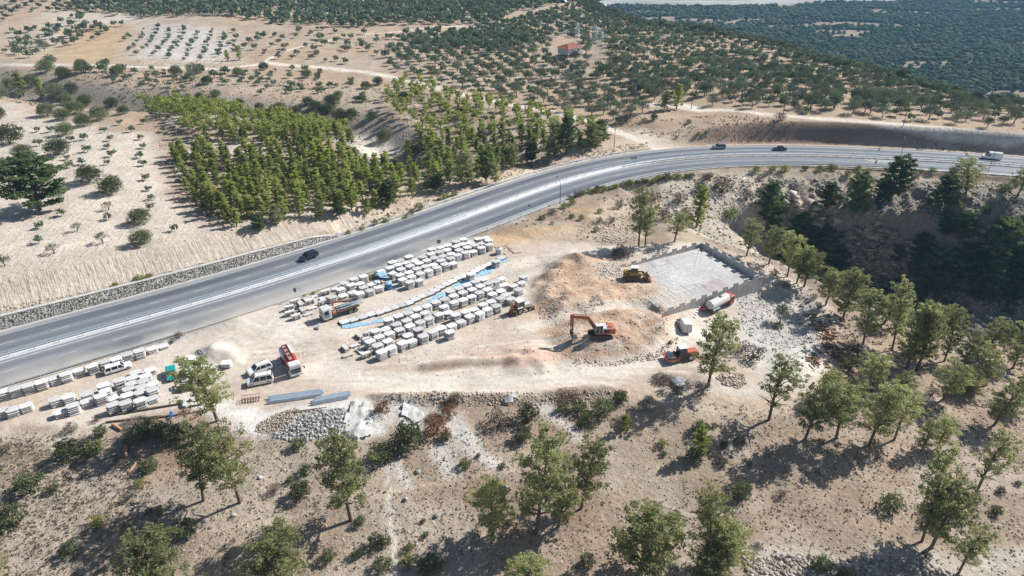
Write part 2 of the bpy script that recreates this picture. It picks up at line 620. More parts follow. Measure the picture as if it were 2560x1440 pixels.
def hz(x, y):
    """ground height read back from the built sheet"""
    x = np.asarray(x, float); y = np.asarray(y, float)
    i = np.clip(np.searchsorted(gx, x) - 1, 0, len(gx) - 2)
    j = np.clip(np.searchsorted(gy, y) - 1, 0, len(gy) - 2)
    fx = np.clip((x - gx[i]) / (gx[i + 1] - gx[i]), 0, 1); fy = np.clip((y - gy[j]) / (gy[j + 1] - gy[j]), 0, 1)
    return (GZ[j, i] * (1 - fx) + GZ[j, i + 1] * fx) * (1 - fy) + (GZ[j + 1, i] * (1 - fx) + GZ[j + 1, i + 1] * fx) * fy


_tt = np.concatenate([np.arange(60, 330, 0.4), np.geomspace(330, 3000, 500)])


def at(px, py):
    """the ground point seen at a photograph point"""
    u = (px - CW / 2) / FPX; v = (py - CH / 2) / FPX
    x = u * _tt; y = (CN - v * SN) * _tt; z = CAM_H - (SN + v * CN) * _tt
    d = z - hz(x, y)
    k = np.nonzero(d < 0)[0]
    if len(k) == 0 or k[0] == 0:
        g = G(px, py); return (g[0], g[1], float(hz(*g)))
    k = k[0]
    f = d[k - 1] / (d[k - 1] - d[k])
    t = _tt[k - 1] + f * (_tt[k] - _tt[k - 1])
    x, y = float(u * t), float((CN - v * SN) * t)
    return (x, y, float(hz(x, y)))


def ats(pts):
    return [at(*p)[:2] for p in pts]


def mpp(y, z):
    """metres per photograph pixel at a point"""
    return (y * CN - (z - CAM_H) * SN) / FPX


# ---------------------------------------------------------------- soils
X, Y, Z = GX.ravel(), GY.ravel(), GZ.ravel()
_, SDR, ALR = pdist(X, Y, [tuple(p) for p in ROAD[::3]])
U_ = SDR - 10.9
sand = np.array([0.50, 0.415, 0.335]); pale = np.array([0.575, 0.515, 0.445]); natural = np.array([0.345, 0.268, 0.198]); orange = np.array([0.50, 0.315, 0.19])
pink = np.array([0.60, 0.43, 0.33]); greyrock = np.array([0.25, 0.23, 0.205]); white = np.array([0.66, 0.65, 0.62]); hill = np.array([0.43, 0.325, 0.23]); litter = np.array([0.19, 0.135, 0.095])
umber = np.array([0.13, 0.10, 0.085]); dust = np.array([0.42, 0.41, 0.385]); gravel = np.array([0.47, 0.45, 0.41])
n1 = fbm(X, Y, 30, 71, 4); n2 = fbm(X, Y, 6, 75, 3)
Csoil = np.tile(natural, (len(X), 1))


def lay(mask, rgb, a=1.0):
    global Csoil
    m = (mask * a)[:, None]
    Csoil = Csoil * (1 - m) + np.array(rgb) * m


upside = (SDR > 0).astype(float)
lay(upside, hill)
lay(upside * ss(0.45, 0.62, n1) * ss(-50, -20, -X) , (0.42, 0.36, 0.29), 0.6)
lay(upside * ss(0.52, 0.62, n2), (0.40, 0.31, 0.22), 0.5)
PP = lambda pts, soft=3, wob=3, seed=5: pmask(X, Y, ats(pts), soft, wob, seed)
LP = lambda pts, half, soft=1.0, wob=0.5: lmask(X, Y, ats(pts), half, soft, wob)
# pale ploughed ground on the left, white terraces on the far hill
lay(PP([(0, 250), (120, 290), (300, 330), (400, 330), (430, 480), (560, 585), (700, 560), (500, 610), (0, 710), (-120, 600), (-200, 350)], 4, 3), (0.56, 0.49, 0.41))
lay(PP([(330, 60), (540, 75), (600, 120), (560, 155), (430, 160), (310, 145)], 12, 10), (0.54, 0.50, 0.45), 0.9)
lay(PP([(130, 30), (350, 30), (380, 60), (180, 70), (80, 140), (30, 130)], 10, 8), (0.56, 0.50, 0.42), 0.8)
lay(PP([(190, 65), (330, 55), (340, 90), (290, 150), (120, 160)], 10, 10), (0.50, 0.355, 0.205), 0.85)
# floor of the young pine plantation and the gully
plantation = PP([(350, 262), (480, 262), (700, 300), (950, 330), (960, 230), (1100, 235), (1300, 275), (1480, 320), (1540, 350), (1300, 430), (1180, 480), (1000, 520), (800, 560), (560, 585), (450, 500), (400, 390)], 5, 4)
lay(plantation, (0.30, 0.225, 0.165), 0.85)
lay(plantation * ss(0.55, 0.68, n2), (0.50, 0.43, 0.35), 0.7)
gd, _, _ = pdist(X, Y, GULLY)
lay(upside * ss(26, 10, gd), greyrock, 0.7)
lay(PP([(880, 335), (960, 345), (990, 380), (940, 400), (880, 370)], 3, 3), (0.58, 0.53, 0.46))
lay(PP([(470, 350), (640, 345), (700, 380), (600, 400), (500, 380)], 3, 5), (0.55, 0.48, 0.40), 0.8)
# cut banks
lay(upside * ss(0.5, 1.5, U_) * ss(16, 10, U_) * ss(-20, -40, X), (0.52, 0.445, 0.36))
lay(upside * ss(-1, 1, U_) * ss(22, 10, U_) * ss(-45, -25, X) * ss(75, 55, X), (0.52, 0.42, 0.32), 0.9)
bankR = upside * ss(-0.5, 1.0, U_) * ss(9.5, 7.5, U_) * ss(58, 75, X)
lay(bankR, (0.40, 0.275, 0.195))
lay(bankR * ss(80, 95, X) * ss(2.6, 3.6, U_ + n2) , umber, 0.55)  # darker brown over the upper part of the bank
lay(bankR * ss(118, 132, X) * ss(4.6, 3.6, U_), (0.33, 0.285, 0.235), 0.7)
lay(upside * ss(-1, 0, U_) * ss(2.5, 1.5, U_) * ss(58, 75, X), (0.50, 0.40, 0.30), 0.9)
# yard
site = PP([(0, 965), (470, 838), (700, 760), (940, 675), (1140, 600), (1260, 590), (1420, 600), (1560, 612), (1750, 605), (1930, 660), (2040, 730), (2110, 800), (2120, 900), (2060, 990), (1930, 1010),
           (1760, 985), (1560, 960), (1300, 985), (930, 985), (870, 1040), (640, 1060), (480, 1010), (250, 1065), (0, 1075), (-300, 1150), (-300, 1030)], 1.6, 2.0)
lay(site, sand)
lay(site * ss(0.42, 0.6, fbm(X, Y, 14, 81, 4)), pale, 0.75)
lay(PP([(1270, 600), (1400, 545), (1560, 480), (1780, 440), (1780, 560), (1740, 600), (1560, 612), (1400, 610)], 3, 3), (0.50, 0.40, 0.295))
lay(PP([(1180, 600), (1300, 560), (1480, 505), (1500, 525), (1330, 600), (1230, 612)], 2, 4), (0.50, 0.34, 0.185), 0.75)
lay(PP([(1355, 690), (1420, 640), (1520, 650), (1560, 700), (1640, 700), (1640, 760), (1480, 780), (1360, 800), (1330, 760)], 2, 4), (0.53, 0.385, 0.28), 0.85)
lay(PP([(1400, 655), (1450, 645), (1480, 670), (1430, 690), (1370, 730), (1350, 720)], 2, 2), (0.45, 0.30, 0.20), 0.75)
lay(PP([(1330, 800), (1450, 790), (1680, 790), (1700, 850), (1620, 890), (1480, 900), (1400, 870)], 2, 3), (0.46, 0.36, 0.27), 0.8)
lay(PP([(1150, 880), (1330, 858), (1400, 890), (1380, 920), (1280, 925), (1200, 905)], 2, 2), pink, 0.9)
lay(PP([(1050, 922), (1150, 900), (1290, 897), (1290, 912), (1170, 918), (1080, 928)], 0.8, 0.8), (0.27, 0.20, 0.14), 0.85)  # shaded face of the low berm, painted as darker soil
lay(PP([(1830, 740), (1960, 700), (2040, 760), (2080, 860), (2060, 960), (1900, 970), (1850, 860)], 3, 3), gravel, 0.85)
lay(PP([(1480, 660), (1560, 655), (1560, 690), (1500, 690)], 1.5, 2), (0.50, 0.48, 0.44), 0.9)
platm = pmask(X, Y, Gs([(1752, 610, 1), (1908, 703, 1), (1775, 748, 1), (1690, 728, 1), (1585, 672, 1)]), 2.5, 3.0)
lay(platm, (0.51, 0.51, 0.515), 0.85)
lay(platm * ss(0.45, 0.6, fbm(X, Y, 9, 87, 3)), (0.56, 0.545, 0.52), 0.6)
mnd = PP([(1345, 640), (1540, 640), (1640, 700), (1640, 760), (1700, 800), (1700, 860), (1500, 900), (1380, 870), (1330, 800)], 2, 2)
fx_ = fbm(X * .5 + Y * .6, Y * 1.6 - X * .5, 3.2, 113, 4)
lay(mnd, (0.53, 0.375, 0.265), 0.55)
lay(mnd * ss(0.50, 0.60, fx_), (0.44, 0.30, 0.205), 0.7)
lay(mnd * ss(0.48, 0.36, fx_), (0.60, 0.50, 0.41), 0.55)
# wheel tracks worn pale across the yard
for pts, hw in (([(560, 850), (640, 900), (800, 935), (1000, 958), (1300, 950), (1500, 925), (1620, 905), (1720, 850), (1760, 790)], 2.6),
                ([(600, 800), (700, 830), (900, 940), (1100, 965)], 2.0),
                ([(700, 805), (860, 830), (1150, 700), (1340, 650), (1500, 628), (1700, 612)], 2.2),
                ([(1300, 820), (1450, 780), (1620, 760), (1700, 735)], 1.6),
                ([(1330, 690), (1400, 640), (1500, 625)], 1.4),
                ([(1930, 700), (1990, 740), (2040, 800), (2060, 900), (1980, 980), (1700, 985)], 2.0)):
    lay(LP(pts, hw, 1.4, 0.8), (0.64, 0.585, 0.51), 0.7)
    p = ats(pts)
    d, sg_, _ = pdist(X, Y, p)
    lay(((np.abs(np.abs(sg_) - 1.05) < 0.34) & (d < 4)).astype(float) * ss(0.35, 0.6, fbm(X, Y, 7, 83, 2)), (0.50, 0.44, 0.37), 0.6)
_rt = random.Random(3)
for k in range(16):
    x0_ = _rt.uniform(560, 1500); y0_ = 985 - _rt.uniform(20, 120) if x0_ < 1300 else _rt.uniform(905, 960)
    pts_ = [(x0_, y0_), (x0_ + 90, y0_ - _rt.uniform(-8, 14)), (x0_ + 200, y0_ - _rt.uniform(-10, 26)), (x0_ + 320, y0_ - _rt.uniform(-10, 34))]
    p = ats(pts_); d, sg_, _ = pdist(X, Y, smooth_line(p, 3.0, 5))
    lay(((np.abs(np.abs(sg_) - 1.0) < 0.36) & (d < 3)).astype(float) * ss(0.4, 0.6, fbm(X, Y, 5, 130 + k, 2)), (0.44, 0.375, 0.305) if k % 2 else (0.63, 0.58, 0.51), 0.65)
lay(ss(2.2, 0.0, np.abs(SDR + 12.2)) * ss(0.3, 0.6, n2) * (X < 60), dust, 0.8)
natl = (SDR < 0) * (1 - site)
lay(natl * ss(0.50, 0.62, fbm(X, Y, 13, 101, 4)), (0.41, 0.345, 0.275), 0.75)
lay(natl * ss(0.52, 0.64, fbm(X, Y, 9, 107, 4)), (0.27, 0.205, 0.15), 0.6)
# white rock-dust tongues running down from the yard
for pts, soft, a in (([(640, 1020), (900, 1000), (960, 1030), (940, 1085), (880, 1115), (850, 1070), (760, 1080), (640, 1085)], 1.2, 0.85),
                     ([(1080, 1000), (1130, 1000), (1200, 1120), (1260, 1160), (1240, 1180), (1150, 1110), (1100, 1050)], 1.5, 0.75),
                     ([(960, 1005), (1060, 1010), (1100, 1070), (1030, 1080)], 1.5, 0.7),
                     ([(1060, 1110), (1110, 1110), (1160, 1200), (1120, 1200)], 1.2, 0.6),
                     ([(930, 1160), (1010, 1130), (1040, 1200), (1030, 1260), (1000, 1230), (960, 1180)], 1.0, 0.6),
                     ([(1340, 1015), (1380, 1020), (1460, 1100), (1440, 1110)], 1.2, 0.6),
                     ([(480, 1000), (660, 1010), (650, 1080), (560, 1090), (520, 1040)], 1.2, 0.7)):
    lay(PP(pts, soft, 2.2), white, a)
lay(LP([(965, 1180), (975, 1230), (972, 1290), (985, 1350), (985, 1450)], 0.28, 0.25, 0.2), (0.62, 0.58, 0.52), 0.8)
# thin foot track and the dirt bench above the lower slope
lay(LP([(400, 1340), (700, 1300), (1000, 1225), (1250, 1180), (1500, 1150)], 0.3, 0.3, 0.15), (0.50, 0.41, 0.31), 0.7)
lay(LP([(1600, 985), (1750, 1010), (1900, 1020), (2040, 985), (2110, 900)], 2.4, 1.5, 0.8), (0.49, 0.40, 0.30), 0.8)
lay(LP([(0, 1090), (160, 1100), (260, 1062)], 1.6, 1.5, 0.8), (0.50, 0.43, 0.35), 0.8)
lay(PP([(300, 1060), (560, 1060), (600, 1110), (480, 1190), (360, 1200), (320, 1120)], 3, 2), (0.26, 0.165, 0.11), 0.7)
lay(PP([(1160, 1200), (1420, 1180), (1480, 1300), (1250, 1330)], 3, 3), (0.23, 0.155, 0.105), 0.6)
lay(PP([(1900, 1380), (2300, 1385), (2560, 1380), (2560, 1440), (1900, 1440)], 2, 2), (0.47, 0.45, 0.41), 0.6)
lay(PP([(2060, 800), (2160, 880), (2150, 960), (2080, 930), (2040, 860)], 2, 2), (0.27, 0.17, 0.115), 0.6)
# ravine rock
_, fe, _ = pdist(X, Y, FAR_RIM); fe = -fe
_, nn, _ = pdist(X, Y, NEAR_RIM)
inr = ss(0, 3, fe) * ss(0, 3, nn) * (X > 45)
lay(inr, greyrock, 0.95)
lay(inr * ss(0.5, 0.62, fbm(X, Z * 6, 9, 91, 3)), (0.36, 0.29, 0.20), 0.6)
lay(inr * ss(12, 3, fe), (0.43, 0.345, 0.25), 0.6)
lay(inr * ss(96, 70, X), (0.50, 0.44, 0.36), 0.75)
lay(inr * ss(70, 92, X) * ss(9, 14, fe + 3 * n2), (0.19, 0.165, 0.135), 0.85)  # cliff and floor darkened: the ravine's shade put into the soil colour
# dirt tracks on the hill
for pts, hw in (([(-200, 150), (0, 163), (300, 165), (560, 172), (660, 158), (760, 165), (900, 178), (980, 192), (1100, 222), (1250, 255), (1380, 280), (1480, 305), (1560, 335), (1650, 372)], 2.4),
                ([(660, 158), (700, 130), (860, 90), (1200, 62)], 1.2),
                ([(1700, 268), (1900, 284), (2100, 300), (2300, 318), (2600, 345)], 2.0),
                ([(1620, 262), (1700, 264), (1750, 275)], 3.0),
                ([(2140, 228), (2320, 250), (2420, 262)], 2.0)):
    lay(LP(pts, hw, 0.8, 0.5), (0.68, 0.61, 0.53), 0.95)
lay(LP([(1600, 330), (1640, 350), (1665, 366)], 3.4, 2.0, 0.5), (0.60, 0.52, 0.42), 0.9)
# the far plain: dark scrub soil with bare scars
_, rs_, _ = pdist(X, Y, RIDGE)
plainm = ss(20, 50, rs_)
lay(plainm, (0.075, 0.085, 0.055))
lay(plainm * ss(0.62, 0.70, fbm(X, Y * 2.2, 85, 95, 4)), (0.36, 0.27, 0.20), 0.8)
# masks for the relief in the material
claw = upside * ss(1.3, 2.5, U_) * ss(9.5, 8, U_) * ((X < -28).astype(float) * 1.0 + (X > 70).astype(float) * 0.35)
furrow = PP([(120, 290), (380, 320), (420, 480), (470, 600), (0, 700), (0, 600), (150, 470)], 3, 3)
stony = np.clip(inr + (1 - site) * (SDR < 0) * 0.75 + upside * 0.35 * ss(4, 8, U_) + plantation * 0.3, 0, 1) * (1 - furrow * 0.7)
stony = np.maximum(stony, PP([(640, 1020), (900, 1000), (960, 1030), (940, 1085), (850, 1100), (640, 1085)], 1.5, 1))
tread = site * (1 - PP([(1345, 640), (1700, 620), (1700, 900), (1380, 900)], 2))

nxg, nyg = len(gx), len(gy)
idx = np.arange(nxg * nyg).reshape(nyg, nxg)
Fq = np.stack([idx[:-1, :-1], idx[:-1, 1:], idx[1:, 1:], idx[1:, :-1]], -1).reshape(-1, 4)
gme = mesh_np('ground', np.stack([X, Y, Z], 1), Fq, smooth=True)
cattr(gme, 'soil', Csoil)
fattr(gme, 'claw', claw); fattr(gme, 'along', ALR); fattr(gme, 'furrow', furrow); fattr(gme, 'stony', stony); fattr(gme, 'tread', tread)

gm, t, b = nodes('soil')
P_ = geopos(t)
soil = attr(t, 'soil', True)
na = noise(t, 0.9, 4, 0.68, P_)
nb = noise(t, 0.12, 2, 0.6, P_)
nc = noise(t, 4.5, 2, 0.7, P_)
f = mathn(t, 'MULTIPLY', remap(t, na, 0.25, 0.75, 0.80, 1.18), remap(t, nb, 0.3, 0.7, 0.86, 1.12))
f = mathn(t, 'MULTIPLY', f, remap(t, nc, 0.3, 0.7, 0.88, 1.1))
vm = t.nodes.new('ShaderNodeVectorMath'); vm.operation = 'SCALE'
t.links.new(soil, vm.inputs[0]); t.links.new(f, vm.inputs['Scale'])
col = vm.outputs[0]
vor = t.nodes.new('ShaderNodeTexVoronoi'); vor.inputs['Scale'].default_value = 1.7; t.links.new(P_, vor.inputs['Vector'])
sepc = t.nodes.new('ShaderNodeSeparateColor'); t.links.new(vor.outputs['Color'], sepc.inputs[0])
peb = mathn(t, 'MULTIPLY', mathn(t, 'LESS_THAN', vor.outputs['Distance'], 0.30), mathn(t, 'GREATER_THAN', sepc.outputs[0], 0.62))
peb = mathn(t, 'MULTIPLY', peb, attr(t, 'stony'))
col = mixc(t, mathn(t, 'MULTIPLY', peb, 0.6), col, (0.50, 0.47, 0.42))
tuft = mathn(t, 'MULTIPLY', remap(t, noise(t, 1.6, 3, 0.6, P_), 0.60, 0.68, 0, 1), attr(t, 'stony'))
col = mixc(t, mathn(t, 'MULTIPLY', tuft, 0.45), col, (0.15, 0.13, 0.075))
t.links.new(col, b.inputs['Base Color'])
b.inputs['Roughness'].default_value = 0.95
b.inputs['Specular IOR Level'].default_value = 0.15
cv = t.nodes.new('ShaderNodeCombineXYZ'); sp0 = t.nodes.new('ShaderNodeSeparateXYZ'); t.links.new(P_, sp0.inputs[0])
t.links.new(mathn(t, 'MULTIPLY', attr(t, 'along'), 1.0), cv.inputs[0]); t.links.new(mathn(t, 'MULTIPLY', sp0.outputs[2], 0.16), cv.inputs[1])
wv = noise(t, 1.35, 3, 0.62, cv.outputs[0])
clawh = mathn(t, 'MULTIPLY', mathn(t, 'MULTIPLY', wv, attr(t, 'claw')), 1.3)
sp = t.nodes.new('ShaderNodeSeparateXYZ'); t.links.new(P_, sp.inputs[0])
cf = t.nodes.new('ShaderNodeCombineXYZ'); t.links.new(mathn(t, 'ADD', sp.outputs[0], mathn(t, 'MULTIPLY', sp.outputs[1], 0.22)), cf.inputs[0]); t.links.new(mathn(t, 'MULTIPLY', sp.outputs[1], 0.07), cf.inputs[1])
wf = noise(t, 1.5, 2, 0.6, cf.outputs[0])
furh = mathn(t, 'MULTIPLY', mathn(t, 'MULTIPLY', wf, attr(t, 'furrow')), 0.6)
hsum = mathn(t, 'ADD', mathn(t, 'ADD', clawh, furh), mathn(t, 'MULTIPLY', na, 1.1))
hsum = mathn(t, 'ADD', hsum, mathn(t, 'MULTIPLY', peb, 0.5))
hsum = mathn(t, 'ADD', hsum, mathn(t, 'MULTIPLY', nc, 0.35))
hsum = mathn(t, 'MULTIPLY', hsum, mathn(t, 'SUBTRACT', 1.0, mathn(t, 'MULTIPLY', attr(t, 'tread'), 0.62)))
bump(t, b, hsum, 0.32, 1.0)
gme.materials.append(gm)
ground = tag(link('ground', gme), 'dry sandy ground of the building yard, slopes, orchards and ravine', 'ground', kind='structure')

# ---------------------------------------------------------------- highway
def ribbon(name, s0, s1, o0, o1, z, mat, step=2.0, parent=None, na_=1):
    ss_ = np.arange(s0, s1 + 0.01, step)
    V = []; uv = []
    offs = np.linspace(o0, o1, na_ + 1)
    for s in ss_:
        for o in offs:
            V.append(road_pt(s, o, z)); uv.append((s, o))
    V = np.array(V)
    n, m = len(ss_), len(offs)
    ii = np.arange(n * m).reshape(n, m)
    Fq = np.stack([ii[:-1, :-1], ii[1:, :-1], ii[1:, 1:], ii[:-1, 1:]], -1).reshape(-1, 4)
    if o1 > o0: pass
    me = mesh_np(name, V, Fq, mat)
    me.attributes.new('sl', 'FLOAT', 'POINT').data.foreach_set('value', np.array([q[0] for q in uv], np.float32))
    me.attributes.new('ol', 'FLOAT', 'POINT').data.foreach_set('value', np.array([q[1] for q in uv], np.float32))
    return link(name, me, parent)


am, t, b = nodes('asphalt')
P_ = geopos(t)
ol = attr(t, 'ol'); sl = attr(t, 'sl')
cmb = t.nodes.new('ShaderNodeCombineXYZ')
t.links.new(mathn(t, 'MULTIPLY', sl, 0.035), cmb.inputs[0]); t.links.new(mathn(t, 'MULTIPLY', ol, 0.55), cmb.inputs[1])
streak = noise(t, 1.0, 5, 0.6, cmb.outputs[0])
ab = mathn(t, 'ABSOLUTE', ol)
# tyre polish runs in each lane
w1 = mathn(t, 'ABSOLUTE', mathn(t, 'SUBTRACT', ab, 7.6))
band = mathn(t, 'MAXIMUM', remap(t, w1, 0.7, 2.0, 1, 0), mathn(t, 'MULTIPLY', remap(t, mathn(t, 'ABSOLUTE', mathn(t, 'SUBTRACT', ab, 3.6)), 0.4, 1.3, 1, 0), 0.6))
sep = mathn(t, 'MULTIPLY', band, remap(t, streak, 0.3, 0.62, 0.35, 1.0))
c0 = mixc(t, remap(t, streak, 0.3, 0.7), (0.165, 0.182, 0.202), (0.225, 0.243, 0.262))
c0 = mixc(t, mathn(t, 'MULTIPLY', sep, 0.88), c0, (0.060, 0.075, 0.098))
sh = remap(t, ab, 9.4, 10.4, 0, 1)
c0 = mixc(t, mathn(t, 'MULTIPLY', sh, remap(t, streak, 0.35, 0.6, 0.35, 1)), c0, (0.37, 0.36, 0.335))
dusty = mathn(t, 'MULTIPLY', mathn(t, 'MULTIPLY', remap(t, ol, -2.5, -9.0, 0, 1), remap(t, noise(t, 0.05, 4, 0.6, P_), 0.30, 0.55, 0, 1)), attr(t, 'dusty'))
c0 = mixc(t, mathn(t, 'MULTIPLY', dusty, 0.8), c0, (0.47, 0.44, 0.395))
gr = noise(t, 9.0, 3, 0.7, P_)
vm = t.nodes.new('ShaderNodeVectorMath'); vm.operation = 'SCALE'
t.links.new(c0, vm.inputs[0]); t.links.new(remap(t, gr, 0.3, 0.7, 0.9, 1.1), vm.inputs['Scale'])
t.links.new(vm.outputs[0], b.inputs['Base Color'])
b.inputs['Roughness'].default_value = 0.72
bump(t, b, gr, 0.02)
S0, S1 = RS[0] + 6, RS[-1] - 6
hw = ribbon('highway', S0, S1, -10.7, 10.7, 0.0, am, 2.0, na_=12)
sv = np.array([0.0] * len(hw.data.vertices), np.float32); hw.data.attributes['sl'].data.foreach_get('value', sv)
sa, sb = road_s(-93, 100), road_s(-16, 160)
fattr(hw.data, 'dusty', ss(sa - 60, sa + 25, sv) * ss(sb + 18, sb - 12, sv))
tag(hw, 'grey dual carriageway curving past the yard', 'highway', kind='structure')
wm = paint('road_paint', (0.62, 0.62, 0.60), 0.7, var=0.3, scale=0.8, dirt=(0.33, 0.33, 0.33))
edge_m = paint('concrete_kerb', (0.55, 0.54, 0.51), 0.85, var=0.2, scale=0.4)


def stripes(name, items, mat, z=0.006):
    """items: (s0, s1, o0, o1) flat painted strips joined into one marking"""
    V = []; Fl = []
    for s0, s1, o0, o1 in items:
        n = max(1, int((s1 - s0) / 3.0))
        for k in range(n + 1):
            s = s0 + (s1 - s0) * k / n
            V += [road_pt(s, o0, z), road_pt(s, o1, z)]
            if k < n:
                q = len(V) - 2
                Fl.append((q, q + 2, q + 3, q + 1))
    return link(name, mesh_np(name, V, Fl, mat))


SCROSS = road_s(15, 198)
st = [(S0, S1, 9.25, 9.4), (S0, S1, -1.95, -1.75), (SCROSS - 60, S1, -9.45, -9.25), (SCROSS, S1, 1.75, 1.9)]
tag(stripes('road_markings', st, wm), 'white edge lines of the highway', 'road markings', kind='structure')
ds = [(s, s + 3.0, o - 0.06, o + 0.06) for s in np.arange(S0, S1, 9.0) for o in (5.4, -5.4)]
tag(stripes('lane_markings', ds, wm), 'worn broken lane lines of both carriageways', 'road markings', kind='structure')
# rumble stripes at the bend on the right
SR = road_s(*G(2193, 404))
for k in range(5):
    a, bb = road_pt(SR + k * 1.9 - 3.2, -2.0, 0.007), road_pt(SR + k * 1.9 - 5.4 + 4.2, -4.6, 0.007)
    d = Vector(bb) - Vector(a); nrm = Vector((-d.y, d.x, 0)).normalized() * 0.28
    V = [Vector(a) - nrm, Vector(a) + nrm, Vector(bb) + nrm, Vector(bb) - nrm]
    o = link('hatch_marking', mesh_np('hatch_marking', [tuple(v) for v in V], [(0, 1, 2, 3)], wm))
    tag(o, '%s of five white hatch stripes painted beside the median on the right' % ('leftmost', 'second from left', 'middle', 'second from right', 'rightmost')[k], 'road marking', 'white hatch stripes by the median', kind='structure')
# median kerbed strip: broad pale gravel in the middle stretch, narrow elsewhere
MA, MBs = road_s(*G(850, 650)), road_s(*G(1510, 420))
ms = np.arange(S0, S1, 2.0)
hwid = 1.05 + 0.4 * ss(MA - 12, MA + 10, ms)
V = []; Fl = []
for s, w in zip(ms, hwid):
    q = len(V)
    V += [road_pt(s, -w, 0.0), road_pt(s, -w, 0.16), road_pt(s, w, 0.16), road_pt(s, w, 0.0)]
    if q: Fl += [(q - 4 + i, q + i, q + 1 + i, q - 3 + i) for i in range(3)]
mg, t, b = nodes('median_gravel')
P_ = geopos(t)
cc = mixc(t, noise(t, 7, 4, 0.7, P_), (0.50, 0.50, 0.50), (0.72, 0.72, 0.72))
t.links.new(cc, b.inputs['Base Color']); b.inputs['Roughness'].default_value = 0.9
bump(t, b, noise(t, 9, 3, 0.7, P_), 0.06)
gm_b = paint('median_earth', (0.34, 0.31, 0.27), .95, var=.25, scale=.6)
MR = road_s(*G(1560, 415))
V2 = []; F2 = []
for s in np.arange(MR, S1, 2.5):
    q = len(V2); w_ = 0.55 * float(ss(MR, MR + 14, s))
    V2 += [road_pt(s, 0.35 - w_ * 2.9, 0.166), road_pt(s, 0.35, 0.166)]
    if q: F2.append((q - 2, q, q + 1, q - 1))
tag(link('median_strip', mesh_np('median_earth', V2, F2, gm_b)), 'grey earth in the lower half of the median round the bend', 'median', kind='structure')
tag(link('median_strip', mesh_np('median_strip', V, Fl, mg)), 'raised median strip of white gravel between the carriageways', 'median', kind='structure')
# concrete gutter along both outer edges
for nm, o0, o1, a, bb in (('upper_kerb', 10.7, 11.15, S0, S1), ('lower_kerb', -11.1, -10.7, S0, road_s(-88, 98)), ('lower_kerb', -11.1, -10.7, road_s(-14, 160), S1)):
    ks = np.arange(a, bb, 2.5); V = []; Fl = []
    for s in ks:
        q = len(V)
        V += [road_pt(s, o0, 0.0), road_pt(s, o0, 0.12), road_pt(s, o1, 0.12), road_pt(s, o1, -0.2)]
        if q: Fl += [(q - 4 + i, q + i, q + 1 + i, q - 3 + i) for i in range(3)]
    tag(link(nm, mesh_np(nm, V, Fl, edge_m)), 'pale concrete kerb at the edge of the highway', 'kerb', kind='structure')
# ---------------------------------------------------------------- shared materials
R_ = random.Random(7)
concrete = paint('precast_concrete', (0.70, 0.69, 0.675), 0.85, var=0.16, scale=0.9, objvar=0.30)
concrete_wall = paint('wall_concrete', (0.63, 0.61, 0.575), 0.88, var=0.18, scale=0.6, dirt=(0.50, 0.44, 0.37), objvar=0.15)
galv = paint('galvanised_steel', (0.60, 0.68, 0.73), 0.42, 0.45, var=0.12, scale=2.0)
steel_dark = paint('dark_steel', (0.07, 0.07, 0.075), 0.6, 0.3, var=0.25)
rust = paint('rusty_steel', (0.20, 0.11, 0.07), 0.85, var=0.3, scale=3)
rubber = paint('tyre_rubber', (0.045, 0.043, 0.04), 0.9, var=0.2, dirt=(0.22, 0.19, 0.15))
glassm = paint('window_glass', (0.02, 0.03, 0.04), 0.12, var=0.1)
wood = paint('sawn_timber', (0.45, 0.33, 0.21), 0.85, var=0.3, scale=3)
bark = paint('pine_bark', (0.17, 0.12, 0.09), 0.95, var=0.35, scale=4)
logwood = paint('peeled_log', (0.50, 0.29, 0.17), 0.9, var=0.25, scale=3)
stone_m = paint('field_stone', (0.42, 0.40, 0.36), 0.92, var=0.3, scale=1.2, bumpd=0.03)
whitep = paint('white_paint', (0.74, 0.74, 0.73), 0.35, var=0.05, scale=1.0, coat=0.3)
ORD = ['first', 'second', 'third', 'fourth', 'fifth', 'sixth', 'seventh', 'eighth', 'ninth', 'tenth', 'eleventh', 'twelfth', 'thirteenth', 'fourteenth', 'fifteenth', 'sixteenth',
       'seventeenth', 'eighteenth', 'nineteenth', 'twentieth']
TENS = {2: 'twenty', 3: 'thirty', 4: 'forty', 5: 'fifty', 6: 'sixty', 7: 'seventy', 8: 'eighty', 9: 'ninety'}


def ordn(k):
    """1 -> first"""
    if k <= 20: return ORD[k - 1]
    if k >= 100: return 'hundred-and-' + ordn(k - 100) if k > 100 else 'hundredth'
    if k % 10 == 0: return TENS[k // 10][:-1] + 'ieth'
    return TENS[k // 10] + '-' + ORD[k % 10 - 1]


ICO_V = []
_ph = (1 + 5 ** 0.5) / 2
for a, b_ in ((1, _ph), (-1, _ph), (1, -_ph), (-1, -_ph)): ICO_V.append((a, b_, 0))
for a, b_ in ((1, _ph), (-1, _ph), (1, -_ph), (-1, -_ph)): ICO_V.append((0, a, b_))
for a, b_ in ((1, _ph), (-1, _ph), (1, -_ph), (-1, -_ph)): ICO_V.append((b_, 0, a))
ICO_V = np.array(ICO_V) / math.hypot(1, _ph)


def _hull_faces(V):
    F = []
    n = len(V)
    e = sorted(np.linalg.norm(V[i] - V[j]) for i in range(n) for j in range(i))[0] * 1.1
    for i in range(n):
        for j in range(i + 1, n):
            for k in range(j + 1, n):
                if max(np.linalg.norm(V[i] - V[j]), np.linalg.norm(V[j] - V[k]), np.linalg.norm(V[i] - V[k])) < e:
                    nrm = np.cross(V[j] - V[i], V[k] - V[i])
                    F.append((i, j, k) if np.dot(nrm, V[i]) > 0 else (i, k, j))
    return np.array(F)


ICO_F = _hull_faces(ICO_V)
RNG = np.random.default_rng(5)


